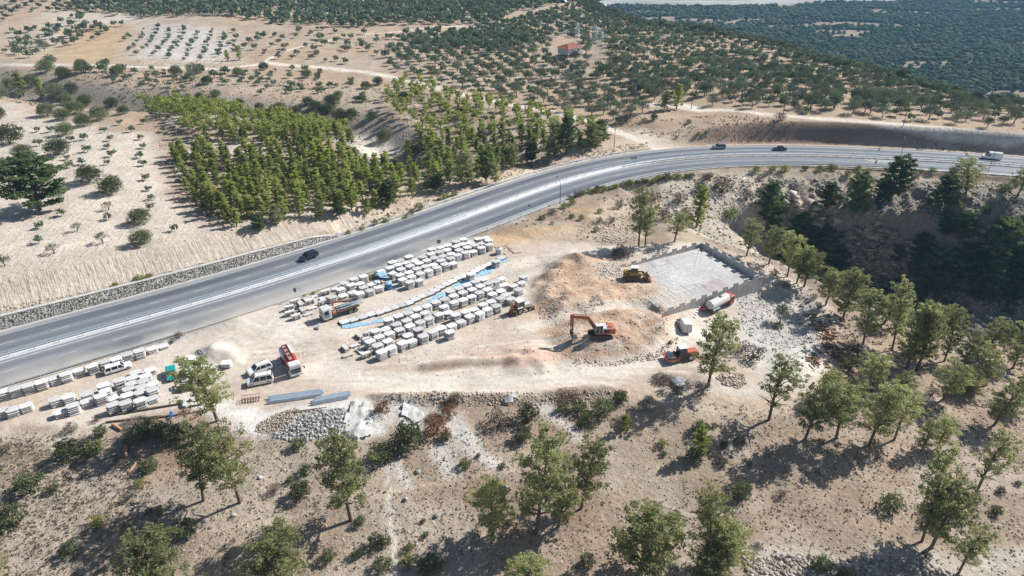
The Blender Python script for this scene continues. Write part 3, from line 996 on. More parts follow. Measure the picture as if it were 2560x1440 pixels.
def rocks_mesh(name, pos, size, mat, flat=0.7, stretch=0.4, rag=0.4):
    """many irregular 20-sided stones in one mesh. pos (n,3), size (n,)"""
    n = len(pos)
    V = np.repeat(ICO_V[None], n, 0) * RNG.uniform(0.95 - rag, 0.95 + rag, (n, 12, 1))
    sc = np.stack([1 + stretch * RNG.uniform(-1, 1, n), 1 + stretch * RNG.uniform(-1, 1, n), flat * (1 + 0.3 * RNG.uniform(-1, 1, n))], 1)
    V = V * sc[:, None, :]
    a = RNG.uniform(0, 6.28, n); tl = RNG.uniform(-0.4, 0.4, n)
    ca, sa_ = np.cos(a), np.sin(a); ct, st_ = np.cos(tl), np.sin(tl)
    x, y, z = V[..., 0].copy(), V[..., 1].copy(), V[..., 2].copy()
    y2 = y * ct[:, None] - z * st_[:, None]; z2 = y * st_[:, None] + z * ct[:, None]
    V[..., 0] = x * ca[:, None] - y2 * sa_[:, None]; V[..., 1] = x * sa_[:, None] + y2 * ca[:, None]; V[..., 2] = z2
    V = V * np.asarray(size)[:, None, None] * 0.5 + np.asarray(pos)[:, None, :]
    F = (ICO_F[None] + (np.arange(n) * 12)[:, None, None]).reshape(-1, 3)
    me = mesh_np(name, V.reshape(-1, 3), F, mat)
    fattr(me, 'tone', np.repeat(RNG.uniform(0, 1, n), 12))
    return me


def stone_mat(name, a, b_, c_):
    m, t, b = nodes(name)
    tn = attr(t, 'tone')
    cr = t.nodes.new('ShaderNodeValToRGB'); cr.color_ramp.interpolation = 'LINEAR'
    cr.color_ramp.elements[0].color = (*a, 1); cr.color_ramp.elements[1].color = (*c_, 1)
    e = cr.color_ramp.elements.new(0.5); e.color = (*b_, 1)
    t.links.new(tn, cr.inputs[0])
    nn_ = noise(t, 3.0, 4, 0.7, geopos(t))
    cc = mixc(t, remap(t, nn_, 0.35, 0.7, 0, 0.45), cr.outputs[0], (0.25, 0.23, 0.20))
    t.links.new(cc, b.inputs['Base Color']); b.inputs['Roughness'].default_value = 0.95
    bump(t, b, nn_, 0.05)
    return m


grey_stones = stone_mat('grey_stones', (0.22, 0.215, 0.21), (0.37, 0.365, 0.35), (0.56, 0.55, 0.53))
warm_stones = stone_mat('warm_stones', (0.33, 0.255, 0.19), (0.47, 0.385, 0.305), (0.60, 0.53, 0.44))
brown_stones = stone_mat('brown_stones', (0.22, 0.18, 0.14), (0.36, 0.31, 0.25), (0.50, 0.46, 0.40))

# ---------------------------------------------------------------- stone retaining wall beside the upper carriageway
WS0, WS1 = RS[0] + 60, road_s(*G(850, 592))
wall = empty('retaining_wall', road_pt(WS1, 11.3, 0), 0, 'long rubble stone retaining wall with pale coping beside the upper carriageway', 'wall')
loc0 = Vector(road_pt(WS1, 11.3, 0))
sec = np.arange(WS0, WS1 + 0.1, 3.0)


def wall_h(s):
    x = road_pt(s, 11)[0]
    return float(np.interp(x, [-400, -100, -60, -46], [2.95, 2.85, 2.45, 1.9])) * float(np.clip((WS1 - s + 3) / 10, 0.25, 1))


V = []; Fl = []
for s in sec:
    h = wall_h(s); q = len(V)
    for o, z in ((11.2, -0.1), (11.2 + 0.22 * h, h - 0.18), (12.9, h - 0.18), (13.2, -0.1)):
        V.append(tuple(Vector(road_pt(s, o, z)) - loc0))
    if q: Fl += [(q - 4 + i, q + i, q + 1 + i, q - 3 + i) for i in range(3)]
mort = paint('lime_mortar', (0.44, 0.43, 0.40), 0.95, var=0.2)
link('wall_body', mesh_np('wall_body', V, Fl, mort), wall)
V = []; Fl = []
for s in sec:
    h = wall_h(s); q = len(V); o0 = 11.12 + 0.22 * h
    for o, z in ((o0, h - 0.2), (o0, h + 0.02), (o0 + 0.75, h + 0.02), (o0 + 0.75, h - 0.2)):
        V.append(tuple(Vector(road_pt(s, o, z)) - loc0))
    if q: Fl += [(q - 4 + i, q + i, q + 1 + i, q - 3 + i) for i in range(3)]
link('coping', mesh_np('coping', V, Fl, edge_m), wall)
pos = []
s = road_s(-150, 70)
while s < WS1:
    h = wall_h(s); z = 0.1
    while z < h - 0.22:
        z_ = z + R_.uniform(-0.1, 0.1); s_ = s + R_.uniform(-0.17, 0.17)
        p = road_pt(s_, 11.33 + 0.22 * z_, z_)
        pos.append(tuple(Vector(p) - loc0)); z += 0.30
    s += 0.34
pos = np.array(pos)
st_o = link('stone', rocks_mesh('wall_stones', pos, RNG.uniform(0.36, 0.52, len(pos)), brown_stones, 0.9, 0.2), wall)
tag(st_o, kind='stuff')

# ---------------------------------------------------------------- guard rails
post_me = MB().box((0, 0, 0.36), (0.12, 0.14, 0.78)).mesh('rail_post', galv)
blk_me = MB().box((0, 0, 0.60), (0.16, 0.30, 0.22)).mesh('rail_bracket', galv)
RAIL_N = [0]


def guardrail(s0, s1, off, side, label, pitch=4.0, z0=0.0, both=False, mat=None):
    base = Vector(road_pt(s0, off, z0))
    g = empty('guard_rail', base, 0, label, 'guard rail', 'guard rails along the highway')
    xs = np.arange(s0, s1 + 0.01, 2.0)
    prof = [(0.0, 0.44), (0.05, 0.48), (0.0, 0.53), (-0.03, 0.585), (0.0, 0.64), (0.05, 0.69), (0.0, 0.75)]
    for sgn in ((1, -1) if both else (1,)):
        V = []; Fl = []
        m = len(prof)
        for s in xs:
            q = len(V)
            for a, z in prof:
                V.append(tuple(Vector(road_pt(s, off + side * sgn * (a + 0.14), z + z0)) - base))
            for a, z in reversed(prof):
                V.append(tuple(Vector(road_pt(s, off + side * sgn * (a + 0.115), z + z0)) - base))
            if q:
                n = 2 * m
                Fl += [(q - n + i, q + i, q + (i + 1) % n, q - n + (i + 1) % n) for i in range(n)]
        link('beam', mesh_np('rail_beam', V, Fl, mat or galv, smooth=False), g)
    for s in np.arange(s0 + 1, s1, pitch):
        p = Vector(road_pt(s, off, z0)) - base
        o = link('post', post_me, g, p, (0, 0, road_dir(s)))
    return g


guardrail(road_s(*G(768, 622)), road_s(*G(1632, 372)), 11.6, -1, 'guard rail with posts along the far edge of the upper carriageway before the junction')
guardrail(road_s(-170, 46), road_s(*G(468, 832)), -11.6, 1, 'guard rail behind the single file of slab stacks at the lower left')
guardrail(road_s(*G(1145, 600)), road_s(*G(2285, 423)), -11.6, 1, 'long guard rail along the outer edge of the lower carriageway around the bend')
guardrail(road_s(-170, 46), road_s(*G(1180, 540)), 0.45, 1, 'left length of the upper median guard rail', z0=0.16)
guardrail(road_s(-170, 46), road_s(*G(1180, 540)), -0.45, -1, 'left length of the lower median guard rail', z0=0.16)
guardrail(road_s(*G(1480, 430)), S1 - 10, 1.15, 1, 'upper median guard rail around the bend on the right', z0=0.16)
guardrail(road_s(*G(1540, 416)), S1 - 10, -1.15, -1, 'lower median guard rail around the bend on the right', z0=0.16)
# bare posts in the white gravel of the median where the beams are not mounted yet
for k, s in enumerate(np.arange(road_s(*G(1180, 540)) + 3, road_s(*G(1480, 430)) - 1, 4.0)):
    o = link('rail_post', post_me, None, road_pt(s, 0.0, 0.16), (0, 0, road_dir(s)))
    tag(o, '%s bare steel post from the left in the white gravel median' % ordn(k + 1), 'post', 'bare guard rail posts in the median')

# ---------------------------------------------------------------- new reinforced wall and its platform
rw = empty('panel_wall', (pc_right[0], pc_right[1], -1.5), 0, 'new battlemented grey concrete panel wall around the pale platform', 'wall')
rwl = Vector((pc_right[0], pc_right[1], -1.5))


def wall_run(a, b_, top0, top1, pitch=1.42):
    a, b_ = Vector((a[0], a[1], 0)), Vector((b_[0], b_[1], 0))
    L = (b_ - a).length; n = int(L / pitch); d = (b_ - a) / n
    ang = math.atan2(d.y, d.x)
    for k in range(n):
        c = a + d * (k + 0.5)
        T = top0 + (top1 - top0) * (k + 0.5) / n + (0.75 if k % 2 else 0.0)
        g = float(min(hz(c.x + 1.2 * math.sin(ang), c.y - 1.2 * math.cos(ang)), hz(c.x - 1.2 * math.sin(ang), c.y + 1.2 * math.cos(ang)))) - 0.5
        z = T
        while z > g:
            h = min(1.46, z - g)
            key = round(h, 1)
            if key not in _pm:
                _pm[key] = MB().box((0, 0, 0), (pitch - 0.04, 0.18, key)).mesh('wall_panel', concrete_wall, bevel=0.02)
            link('concrete_panel', _pm[key], rw, Vector((c.x, c.y, z - key / 2)) - rwl, (0, 0, ang + R_.uniform(-0.012, 0.012)))
            z -= 1.5


_pm = {}
wall_run(pc_back, pc_far, 0.75, 1.6)
wall_run(pc_far, pc_right, 1.9, 2.6)
wall_run(pc_right, pc_front, 2.6, 1.0)
# reinforcing strips laid out on the fill
V = []; Fl = []


def strip(a, b_, w, z=0.0):
    a = Vector((a[0], a[1], float(hz(*a)) + 0.05 + z)); b_ = Vector((b_[0], b_[1], float(hz(*b_)) + 0.05 + z))
    n = 6
    d = (b_ - a); nr = Vector((-d.y, d.x, 0)).normalized() * w / 2
    for k in range(n + 1):
        p = a + d * k / n; p.z = float(hz(p.x, p.y)) + 0.025 + z
        V.append(tuple(p - nr)); V.append(tuple(p + nr))
        if k: q = len(V) - 4; Fl.append((q, q + 2, q + 3, q + 1))


pr, pf, pq = Vector(pc_right), Vector(pc_far), Vector(pc_front)
eR = (pf - pr).normalized(); eF = (pq - pr).normalized()
LR, LF = (pf - pr).length, (pq - pr).length
sw = paint('reinforcing_strip', (0.57, 0.57, 0.565), 0.7, var=0.25)
for k in range(int(LR / 0.55)):                      # strips running back from the right-hand wall
    a = pr + eR * (0.5 + 0.55 * k + R_.uniform(-0.12, 0.12)); L = R_.uniform(16, 26)
    b2 = a + eF * L + eR * R_.uniform(-0.5, 0.5)
    strip((a.x + eF.x * 0.4, a.y + eF.y * 0.4), (b2.x, b2.y), 0.10)
nS = len(Fl)
for k in range(int(LF / 0.7)):
    a = pr + eF * (0.5 + 0.7 * k); L = R_.uniform(5, 8)
    b2 = a + eR * L + eF * R_.uniform(-0.3, 0.3)
    strip((a.x + eR.x * 0.4, a.y + eR.y * 0.4), (b2.x, b2.y), 0.13, 0.02)
tag(link('reinforcing_strips', mesh_np('reinforcing_strips', V, Fl, sw)), 'pale reinforcing strips laid in close rows over the walled platform', 'strips', kind='stuff')
V = []; Fl = []
red = paint('red_strip', (0.50, 0.20, 0.18), 0.6, var=0.2)
for k in range(9):
    a = Vector(at(1776 + 5.5 * k, 733 - 2.2 * k)[:2]); b2 = a + eR * 3.6 - eF * 0.2
    strip((a.x, a.y), (b2.x, b2.y), 0.09, 0.06)
tag(link('reinforcing_strips', mesh_np('red_strips', V, Fl, red)), 'short red strips on the platform along the front wall', 'strips', kind='stuff')
V = []; Fl = []
for a, b2 in (((1750, 625), (1738, 665)), ((1640, 745), (1668, 722))):
    strip(at(*a)[:2], at(*b2)[:2], 0.13, 0.10)
tag(link('reinforcing_strips', mesh_np('long_strips', V, Fl, whitep)), 'two white straps lying across the platform fill', 'strips', kind='stuff')

# ---------------------------------------------------------------- stacks of precast facing panels
OUT = [(-1.02, -0.50), (-0.80, -0.50), (-0.80, -0.80), (0.86, -0.80), (0.86, -0.62), (1.02, -0.62), (1.02, 0.50), (0.80, 0.50), (0.80, 0.80), (-0.86, 0.80), (-0.86, 0.62), (-1.02, 0.62)]


def plate(out, z0, z1):
    m = MB(); n = len(out)
    m.add([(x, y, z0) for x, y in out] + [(x, y, z1) for x, y in out],
          [tuple(reversed(range(n))), tuple(range(n, 2 * n))] + [(i, (i + 1) % n, n + (i + 1) % n, n + i) for i in range(n)])
    return m


PANEL_ME = plate([(x * 0.93, y * 0.93) for x, y in OUT], 0, 0.145).mesh('facing_panel', concrete)
HALF_ME = MB().box((0, 0, 0.11), (1.9, 0.72, 0.22)).mesh('half_panel', concrete)
PITCHZ = 0.335
SPACER = {}


def spacer(n):
    if n not in SPACER:
        m = MB()
        for k in range(n):
            for sx in (-0.5, 0.5):
                m.box((sx, 0, k * PITCHZ + 0.0), (0.16, 1.2, 0.27))
        SPACER[n] = m.mesh('spacers', bark)
    return SPACER[n]


NST = [0]


def stack(x, y, n, ang, label, group, half=False):
    z = float(hz(x, y)) - 0.03
    e = empty('panel_stack', (x, y, z), ang, label, 'slab stack', group)
    link('spacer', spacer(n), e)
    for k in range(n):
        link('concrete_slab', HALF_ME if half else PANEL_ME, e, (R_.uniform(-0.07, 0.07), R_.uniform(-0.07, 0.07), 0.14 + k * PITCHZ), (0, 0, R_.uniform(-0.04, 0.04)))
    NST[0] += 1
    return e


CNT = {1: 'single slab', 2: 'two-slab', 3: 'three-slab', 4: 'four-slab', 5: 'five-slab', 6: 'six-slab'}


def field(poly, dx, dy, lv, where, group, skip=(), ang_off=0.0, row0=0.0, seed=1, half=None, drop=0.0):
    """fill a ground polygon with rows of stacks parallel to the road"""
    rr = random.Random(seed)
    P = [G(px, py, 1.2) for px, py in poly]
    c = np.mean(P, axis=0); s = road_s(*c); a = road_dir(s) + ang_off
    ux, uy = Vector((math.cos(a), math.sin(a))), Vector((-math.sin(a), math.cos(a)))
    pts = []
    sk = [[G(px, py, 1.0) for px, py in q] for q in skip]
    for j in range(-14, 15):
        for i in range(-30, 31):
            off = 0.5 * dx if j % 2 else 0.0
            p = Vector(c) + ux * (i * dx + off * 0.4) + uy * (j * dy + row0)
            p = p + Vector((rr.uniform(-0.18, 0.18), rr.uniform(-0.2, 0.2)))
            q = np.array([p.x]), np.array([p.y])
            if inpoly(q[0], q[1], P)[0] and not any(inpoly(q[0], q[1], z)[0] for z in sk):
                if rr.random() < drop: continue
                pts.append((j, i, p))
    js = sorted(set(j for j, _, _ in pts))          # near row first
    for r, j in enumerate(js):
        row = sorted([q for q in pts if q[0] == j], key=lambda q: q[1])
        for k, (_, i, p) in enumerate(row):
            n = lv[rr.randrange(len(lv))]
            h = half is not None and half(p)
            if h: n = min(n, rr.choice((1, 2, 3)))
            nm = CNT[n] + ('' if n == 1 else ' stack') + (' of narrow slabs' if h else '')
            rown = 'front row' if r == 0 else ('back row' if r == len(js) - 1 else ordn(r + 1) + ' row back')
            stack(p.x, p.y, n, a + rr.uniform(-0.10, 0.10) + (math.pi / 2 if h and rr.random() < 0.25 else 0),
                  '%s, %s in %s of %s' % (nm, ordn(k + 1), rown, where), group, h)
    return len(pts)


field([(700, 768), (722, 748), (775, 730), (862, 700), (909, 693), (948, 716), (950, 728), (905, 745), (860, 752), (800, 762), (790, 778), (745, 790)], 2.3, 2.05, (3, 4, 4, 5),
      'stockpile behind crane truck', 'slab stacks behind the crane truck', seed=2, ang_off=-0.06, half=lambda p: p.x < G(830, 745, 1)[0],
      skip=[[(790, 755), (900, 735), (930, 775), (800, 810)]])
field([(940, 676), (985, 650), (1076, 634), (1082, 612), (1140, 600), (1205, 590), (1236, 600), (1232, 622), (1170, 645), (1115, 665), (1052, 706), (1010, 712), (990, 690), (945, 690)], 2.25, 2.2, (4, 5, 5, 5),
      'stockpile along far road edge', 'slab stacks beside the lower carriageway', seed=3, ang_off=-0.06, skip=[[(925, 690), (1000, 690), (1002, 735), (925, 735)]])
field([(840, 862), (881, 836), (938, 812), (988, 790), (1050, 765), (1162, 715), (1225, 695), (1262, 684), (1272, 700), (1262, 742), (1244, 780), (1175, 808), (1131, 832), (1069, 850), (1031, 865), (984, 870), (960, 888), (915, 888), (868, 880)],
      2.22, 2.22, (4, 5, 5, 5), 'large stockpile left of backhoe', 'slab stacks of the large stockpile', seed=4, ang_off=-0.05,
      half=lambda p: p.x < G(925, 850, 1)[0], skip=[[(1062, 812), (1210, 742), (1222, 748), (1075, 825)]], drop=0.03)
for k, (px, py, n) in enumerate([(1254, 695, 4), (1309, 690, 4), (1240, 718, 4), (1252, 724, 4), (1265, 735, 5), (1284, 712, 3), (1297, 722, 4), (1303, 705, 3), (1276, 745, 4)]):
    g = G(px, py, n * PITCHZ)
    stack(g[0], g[1], n, road_dir(road_s(*g)) - 0.05, '%s stack, %s from left in loose group beside large stockpile' % (CNT[n], ordn(k + 1)), 'loose slab stacks by the mound')
ROWD = [(5, 977), (34, 970), (68, 961), (101, 952), (134, 943), (163, 933), (194, 923), (230, 912), (260, 902), (290, 894), (316, 884), (346, 875), (379, 869), (407, 863)]
for k, (px, py) in enumerate(ROWD):
    n = 5 if k < 12 else (3 if k == 12 else 2)
    if k in (4, 6): n = 4
    g = G(px, py, n * PITCHZ)
    stack(g[0], g[1], n, road_dir(road_s(*g)), '%s stack, %s from left in single file beside left guard rail' % (CNT[n], ordn(k + 1)), 'slab stacks in single file along the guard rail')
CLUST = [(137, 996, 4), (170, 989, 4), (149, 1027, 3), (180, 1012, 5), (217, 982, 4), (214, 1001, 3), (257, 960, 5), (250, 988, 5), (262, 975, 4), (298, 948, 5), (339, 929, 2), (331, 942, 4),
         (321, 970, 4), (317, 985, 4), (313, 1004, 5), (280, 1010, 5), (284, 993, 2), (362, 938, 4), (375, 922, 3), (357, 951, 4), (353, 965, 4), (351, 978, 4), (349, 998, 5), (381, 958, 3),
         (380, 972, 5), (380, 993, 3), (328, 957, 4)]
for k, (px, py, n) in enumerate(sorted(CLUST)):
    g = G(px, py, n * PITCHZ)
    stack(g[0], g[1], n, road_dir(road_s(*g)) + R_.uniform(-0.04, 0.04), '%s stack, %s from left in cluster below white estate car' % (CNT[n], ordn(k + 1)), 'slab stacks of the cluster below the estate car')
for k, (px, py, n) in enumerate([(2, 1024, 4), (29, 1022, 4), (63, 1011, 4)]):
    g = G(px, py, n * PITCHZ)
    stack(g[0], g[1], n, road_dir(road_s(*g)), '%s stack, %s of three at left edge of frame' % (CNT[n], ORD[k]), 'slab stacks at the left edge')
for k, (px, py, n) in enumerate([(474, 893, 3), (481, 908, 4), (478, 918, 4), (476, 935, 3), (471, 950, 5), (502, 911, 3), (497, 922, 3), (495, 944, 2), (508, 935, 3), (528, 915, 3), (565, 905, 3)]):
    g = G(px, py, n * PITCHZ)
    stack(g[0], g[1], n, 0.12, '%s stack, %s nearest the turquoise car in cluster behind tall pine' % (CNT[n], ordn(k + 1)), 'slab stacks behind the tall pine')

# ---------------------------------------------------------------- casting moulds and the blue sheeting beside them
blue = None
bm_, t, b = nodes('blue_tarpaulin')
o_ = objco(t)
nn_ = noise(t, 2.5, 5, 0.65, o_)
cc = mixc(t, remap(t, nn_, 0.35, 0.65), (0.13, 0.38, 0.64), (0.36, 0.62, 0.80))
cc = mixc(t, remap(t, noise(t, 1.3, 4, 0.7, o_), 0.50, 0.60, 0, 0.9), cc, (0.55, 0.55, 0.52))
t.links.new(cc, b.inputs['Base Color']); b.inputs['Roughness'].default_value = 0.5
bump(t, b, nn_, 0.2)
MPX = [(861, 803), (883, 798), (906, 791), (928, 784), (948, 780), (969, 773), (987, 767), (1006, 761), (1022, 756), (1039, 747), (1056, 739), (1073, 733), (1087, 725), (1100, 717),
       (1116, 709), (1131, 702), (1145, 694), (1161, 689), (1177, 683), (1187, 677), (1200, 670), (1214, 664), (1228, 658), (1240, 651), (1253, 644)]
MOULD = MB().box((0, 0, 0.12), (2.1, 1.75, 0.24)).mesh('mould_frame', steel_dark)
for k, (px, py) in enumerate(MPX):
    n = 5 if k in (18, 23) else 1
    g = G(px, py, 0.4 if n == 1 else n * PITCHZ)
    a = road_dir(road_s(*g)) - 0.06
    if n == 1:
        e = empty('casting_mould', (g[0], g[1], float(hz(*g))), a, 'white slab in casting mould, %s from left in row above blue sheeting' % ordn(k + 1), 'casting mould', 'casting moulds beside the blue sheeting')
        link('mould_frame', MOULD, e)
        link('concrete_slab', PANEL_ME, e, (0, 0, 0.25))
    else:
        stack(g[0], g[1], 5, a, 'lone five-slab stack standing on the %s half of blue sheeting' % ('middle' if k == 18 else 'right'), 'slab stacks on the blue sheeting')
V = []; Fl = []
tp = smooth_line([at(*p)[:2] for p in [(855, 818), (900, 812), (950, 803), (1000, 790), (1050, 771), (1090, 748), (1130, 724), (1170, 703), (1205, 684), (1240, 664), (1268, 646)]], 0.8, 4)
for k, (x, y) in enumerate(tp):
    d = tp[min(k + 1, len(tp) - 1)] - tp[max(k - 1, 0)]; nr = np.array([-d[1], d[0]]) / np.hypot(*d)
    w = 0.55 + 0.35 * math.sin(k * 0.7) * R_.random() + (0.5 if 12 < k < 50 and (k // 5) % 2 else 0.05)
    for j in range(5):
        q = (j / 4 - 0.5) * 2 * w
        px_, py_ = x + nr[0] * q, y + nr[1] * q
        V.append((px_, py_, float(hz(px_, py_)) + 0.05 + R_.uniform(0, 0.16) * (0.3 if j in (0, 4) else 1)))
    if k:
        b0 = (k - 1) * 5
        Fl += [(b0 + j, b0 + 5 + j, b0 + 6 + j, b0 + 1 + j) for j in range(4)]
tag(link('tarpaulin', mesh_np('tarpaulin', V, Fl, bm_, smooth=False)), 'long crumpled blue plastic sheeting laid beside the row of casting moulds', 'tarpaulin')
# ---------------------------------------------------------------- vehicles and machines
RIM = paint('wheel_rim', (0.42, 0.42, 0.42), 0.4, 0.4, var=0.1)
lampm = paint('lamp_glass', (0.75, 0.75, 0.72), 0.15, var=0.05)
tailm = paint('tail_lamp', (0.35, 0.02, 0.02), 0.25, var=0.05)
black_trim = paint('black_trim', (0.03, 0.03, 0.03), 0.6, var=0.1)
plate_m = paint('number_plate', (0.7, 0.7, 0.68), 0.4, var=0.02)
_wh = {}


def wheel(parent, x, y, r, w=0.22, dual=False):
    key = (round(r, 2), w)
    if key not in _wh:
        T = MB(); n = 18
        prof = [(r * 0.6, -w / 2), (r * 0.93, -w / 2), (r, -w * 0.35), (r, w * 0.35), (r * 0.93, w / 2), (r * 0.6, w / 2)]
        T.loft([[(a * math.cos(2 * math.pi * k / n), yy, a * math.sin(2 * math.pi * k / n)) for a, yy in prof] for k in range(n)] +
               [[(a, yy, 0.0) for a, yy in prof]], closed=True, caps=False)
        Rm = MB(); Rm.tube((0, -w * 0.36, 0), (0, w * 0.36, 0), r * 0.62, n=14)
        Rm.tube((0, -w * 0.45, 0), (0, w * 0.45, 0), r * 0.2, n=8)
        _wh[key] = (T.mesh('tyre', rubber, smooth=True), Rm.mesh('rim', RIM))
    e = link('wheel', _wh[key][0], parent, (x, y, r))
    link('rim', _wh[key][1], e)
    return e


def place(name, px, py, to_px, label, cat, group=None, z=None):
    """root on the ground under photo point (px,py), its nose pointing at photo point to_px"""
    p = at(px, py) if z is None else (*G(px, py, z), z)
    q = at(*to_px) if z is None else (*G(*to_px, z), z)
    a = math.atan2(q[1] - p[1], q[0] - p[0])
    e = empty(name, p, a, label, cat, group)
    if z is None:       # lean with the ground
        c, s = math.cos(a), math.sin(a)
        f = (hz(p[0] + c * 1.6, p[1] + s * 1.6) - hz(p[0] - c * 1.6, p[1] - s * 1.6)) / 3.2
        l = (hz(p[0] - s * 1.0, p[1] + c * 1.0) - hz(p[0] + s * 1.0, p[1] - c * 1.0)) / 2.0
        M = Matrix(((c, -s, 0), (s, c, 0), (f * 0, 0, 1)))
        f = max(-.09, min(.09, f)); l = max(-.07, min(.07, l))
        X_ = Vector((c, s, float(f))).normalized(); Yt = Vector((-s, c, float(l))); Z_ = X_.cross(Yt).normalized(); Y_ = Z_.cross(X_)
        e.rotation_euler = Matrix((X_, Y_, Z_)).transposed().to_euler()
    return e


def ring(x, w, z0, z1, c=0.12, wt=None):
    """cross-section of a car body at station x: lower half-width w, upper wt"""
    wt = w if wt is None else wt
    return [(x, -w + c, z0), (x, w - c, z0), (x, w, z0 + c), (x, (w + wt) / 2 + 0.01, (z0 + z1) / 2), (x, wt, z1 - c * 0.8), (x, wt - c * 1.3, z1), (x, -wt + c * 1.3, z1), (x, -wt, z1 - c * 0.8),
            (x, -(w + wt) / 2 - 0.01, (z0 + z1) / 2), (x, -w, z0 + c)]


def car(e, L, W, H, paintm, belt=0.95, hood=0.82, wsb=0.26, wst=0.40, rft=0.90, rfb=0.97, wr=0.33, boot=None, rails=False, glassrear=True, panelvan=False):
    """generic road car: fractions of length from the nose for windscreen foot/top and rear glass top/foot"""
    hw_ = W / 2; f = lambda q: L / 2 - q * L
    bz = hood; tail = boot if boot else belt
    m = MB()
    m.loft([ring(f(0.0), hw_ * 0.80, 0.32, bz * 0.80, 0.1), ring(f(0.03), hw_ * 0.95, 0.26, bz * 0.92), ring(f(0.12), hw_, 0.24, bz, wt=hw_ * 0.93), ring(f(wsb - 0.02), hw_, 0.24, belt * 0.98, wt=hw_ * 0.95),
            ring(f(0.5), hw_, 0.24, belt, wt=hw_ * 0.96), ring(f(rfb - 0.02 if not boot else rfb), hw_, 0.25, belt, wt=hw_ * 0.95), ring(f(0.975), hw_ * 0.95, 0.28, tail * 0.99), ring(f(1.0), hw_ * 0.86, 0.36, tail * 0.86, 0.1)])
    m.build('body', paintm, e, smooth=False, bevel=0.0)
    # glasshouse
    g = MB(); wb, wtp = hw_ * 0.93, hw_ * 0.76; zt = H - 0.05
    def gr(x, w, z): return [(x, -w, z), (x, w, z)]
    A = [(f(wsb), wb, belt - 0.02), (f(wst), wtp, zt), (f(rft), wtp, zt), (f(rfb), wb, belt - 0.02)]
    vs = []
    for x, w, z in A: vs += [(x, -w, z), (x, w, z)]
    g.add(vs, [(0, 1, 3, 2), (2, 3, 5, 4), (4, 5, 7, 6), (0, 2, 4, 6), (1, 7, 5, 3)])
    g.build('window', glassm, e)
    r = MB()
    x0, x1 = f(wst) + 0.06, f(rft) - 0.04
    r.add([(x0, -wtp - .02, zt - 0.02), (x1, -wtp - .02, zt - 0.02), (x1, wtp + .02, zt - 0.02), (x0, wtp + .02, zt - 0.02),
           (x0 - 0.15, -wtp * .9, H), (x1 + 0.12, -wtp * .9, H), (x1 + 0.12, wtp * .9, H), (x0 - 0.15, wtp * .9, H)],
          [(0, 3, 2, 1), (4, 5, 6, 7), (0, 1, 5, 4), (1, 2, 6, 5), (2, 3, 7, 6), (3, 0, 4, 7)])
    r.build('roof', paintm, e)
    # pillars stand proud of the glass
    p = MB()
    def onside(q, top):   # point on the glass side at fraction q
        xb, xt = f(q), f(q)
        return (xb, wb + .012, belt - .02) if not top else (xt, wtp + .012, zt)
    for sgn in (-1, 1):
        for (xa, xb_) in ((f(wsb), f(wst)), (f(rfb), f(rft))):
            p.beam((xa, sgn * (wb + .0), belt - .02), (xb_, sgn * (wtp + .005), zt), 0.07, 0.09)
        mids = (0.56,) if rft < 0.80 else (0.50, 0.74)
        for q in mids:
            p.beam((f(q), sgn * (wb + .01), belt - .02), (f(q) - 0.02, sgn * (wtp + .012), zt), 0.09, 0.05)
        if panelvan:
            p.add([(f(0.50), sgn * (wb + .02), belt - .03), (f(rfb) , sgn * (wb + .02), belt - .03), (f(rft) - 0.02, sgn * (wtp + .03), zt), (f(0.50), sgn * (wtp + .03), zt)], [(0, 1, 2, 3)])
    if panelvan:
        p.add([(f(rfb) - .02, -wb, belt - .03), (f(rfb) - .02, wb, belt - .03), (f(rft) - .03, wtp, zt), (f(rft) - .03, -wtp, zt)], [(0, 1, 2, 3)])
    tag(p.build('pillars', paintm, e), kind='stuff')
    if rails:
        q = MB()
        for sgn in (-1, 1): q.beam((f(wst + .04), sgn * wtp * .88, H + .04), (f(rft - .03), sgn * wtp * .88, H + .04), 0.05, 0.05)
        q.build('roof_rail', black_trim, e)
    tr = MB()
    tr.box((f(0.0) - 0.03, 0, 0.42), (0.12, W * 0.8, 0.2)); tr.box((f(1.0) + 0.03, 0, 0.42), (0.12, W * 0.8, 0.2))
    tr.build('bumper', black_trim, e)
    for sx in (f(0.17), f(0.81)):
        for sy in (-1, 1): wheel(e, sx, sy * (hw_ - 0.10), wr)
    for sy in (-1, 1):
        MB().box((f(0.015), sy * hw_ * 0.66, hood * 0.76), (0.10, 0.34, 0.14)).build('headlight', lampm, e)
        MB().box((f(0.99), sy * hw_ * 0.76, tail * 0.78), (0.09, 0.2, 0.22)).build('tail_light', tailm, e)
        MB().box((f(wsb + 0.05), sy * (hw_ + 0.10), belt + 0.04), (0.12, 0.2, 0.14)).build('mirror', black_trim, e)
    MB().box((f(1.0) - 0.005, 0, 0.60), (0.03, 0.5, 0.12)).build('number_plate', plate_m, e)
    MB().box((f(0.0) + 0.035, 0, 0.42), (0.02, 0.5, 0.12)).build('number_plate', plate_m, e)


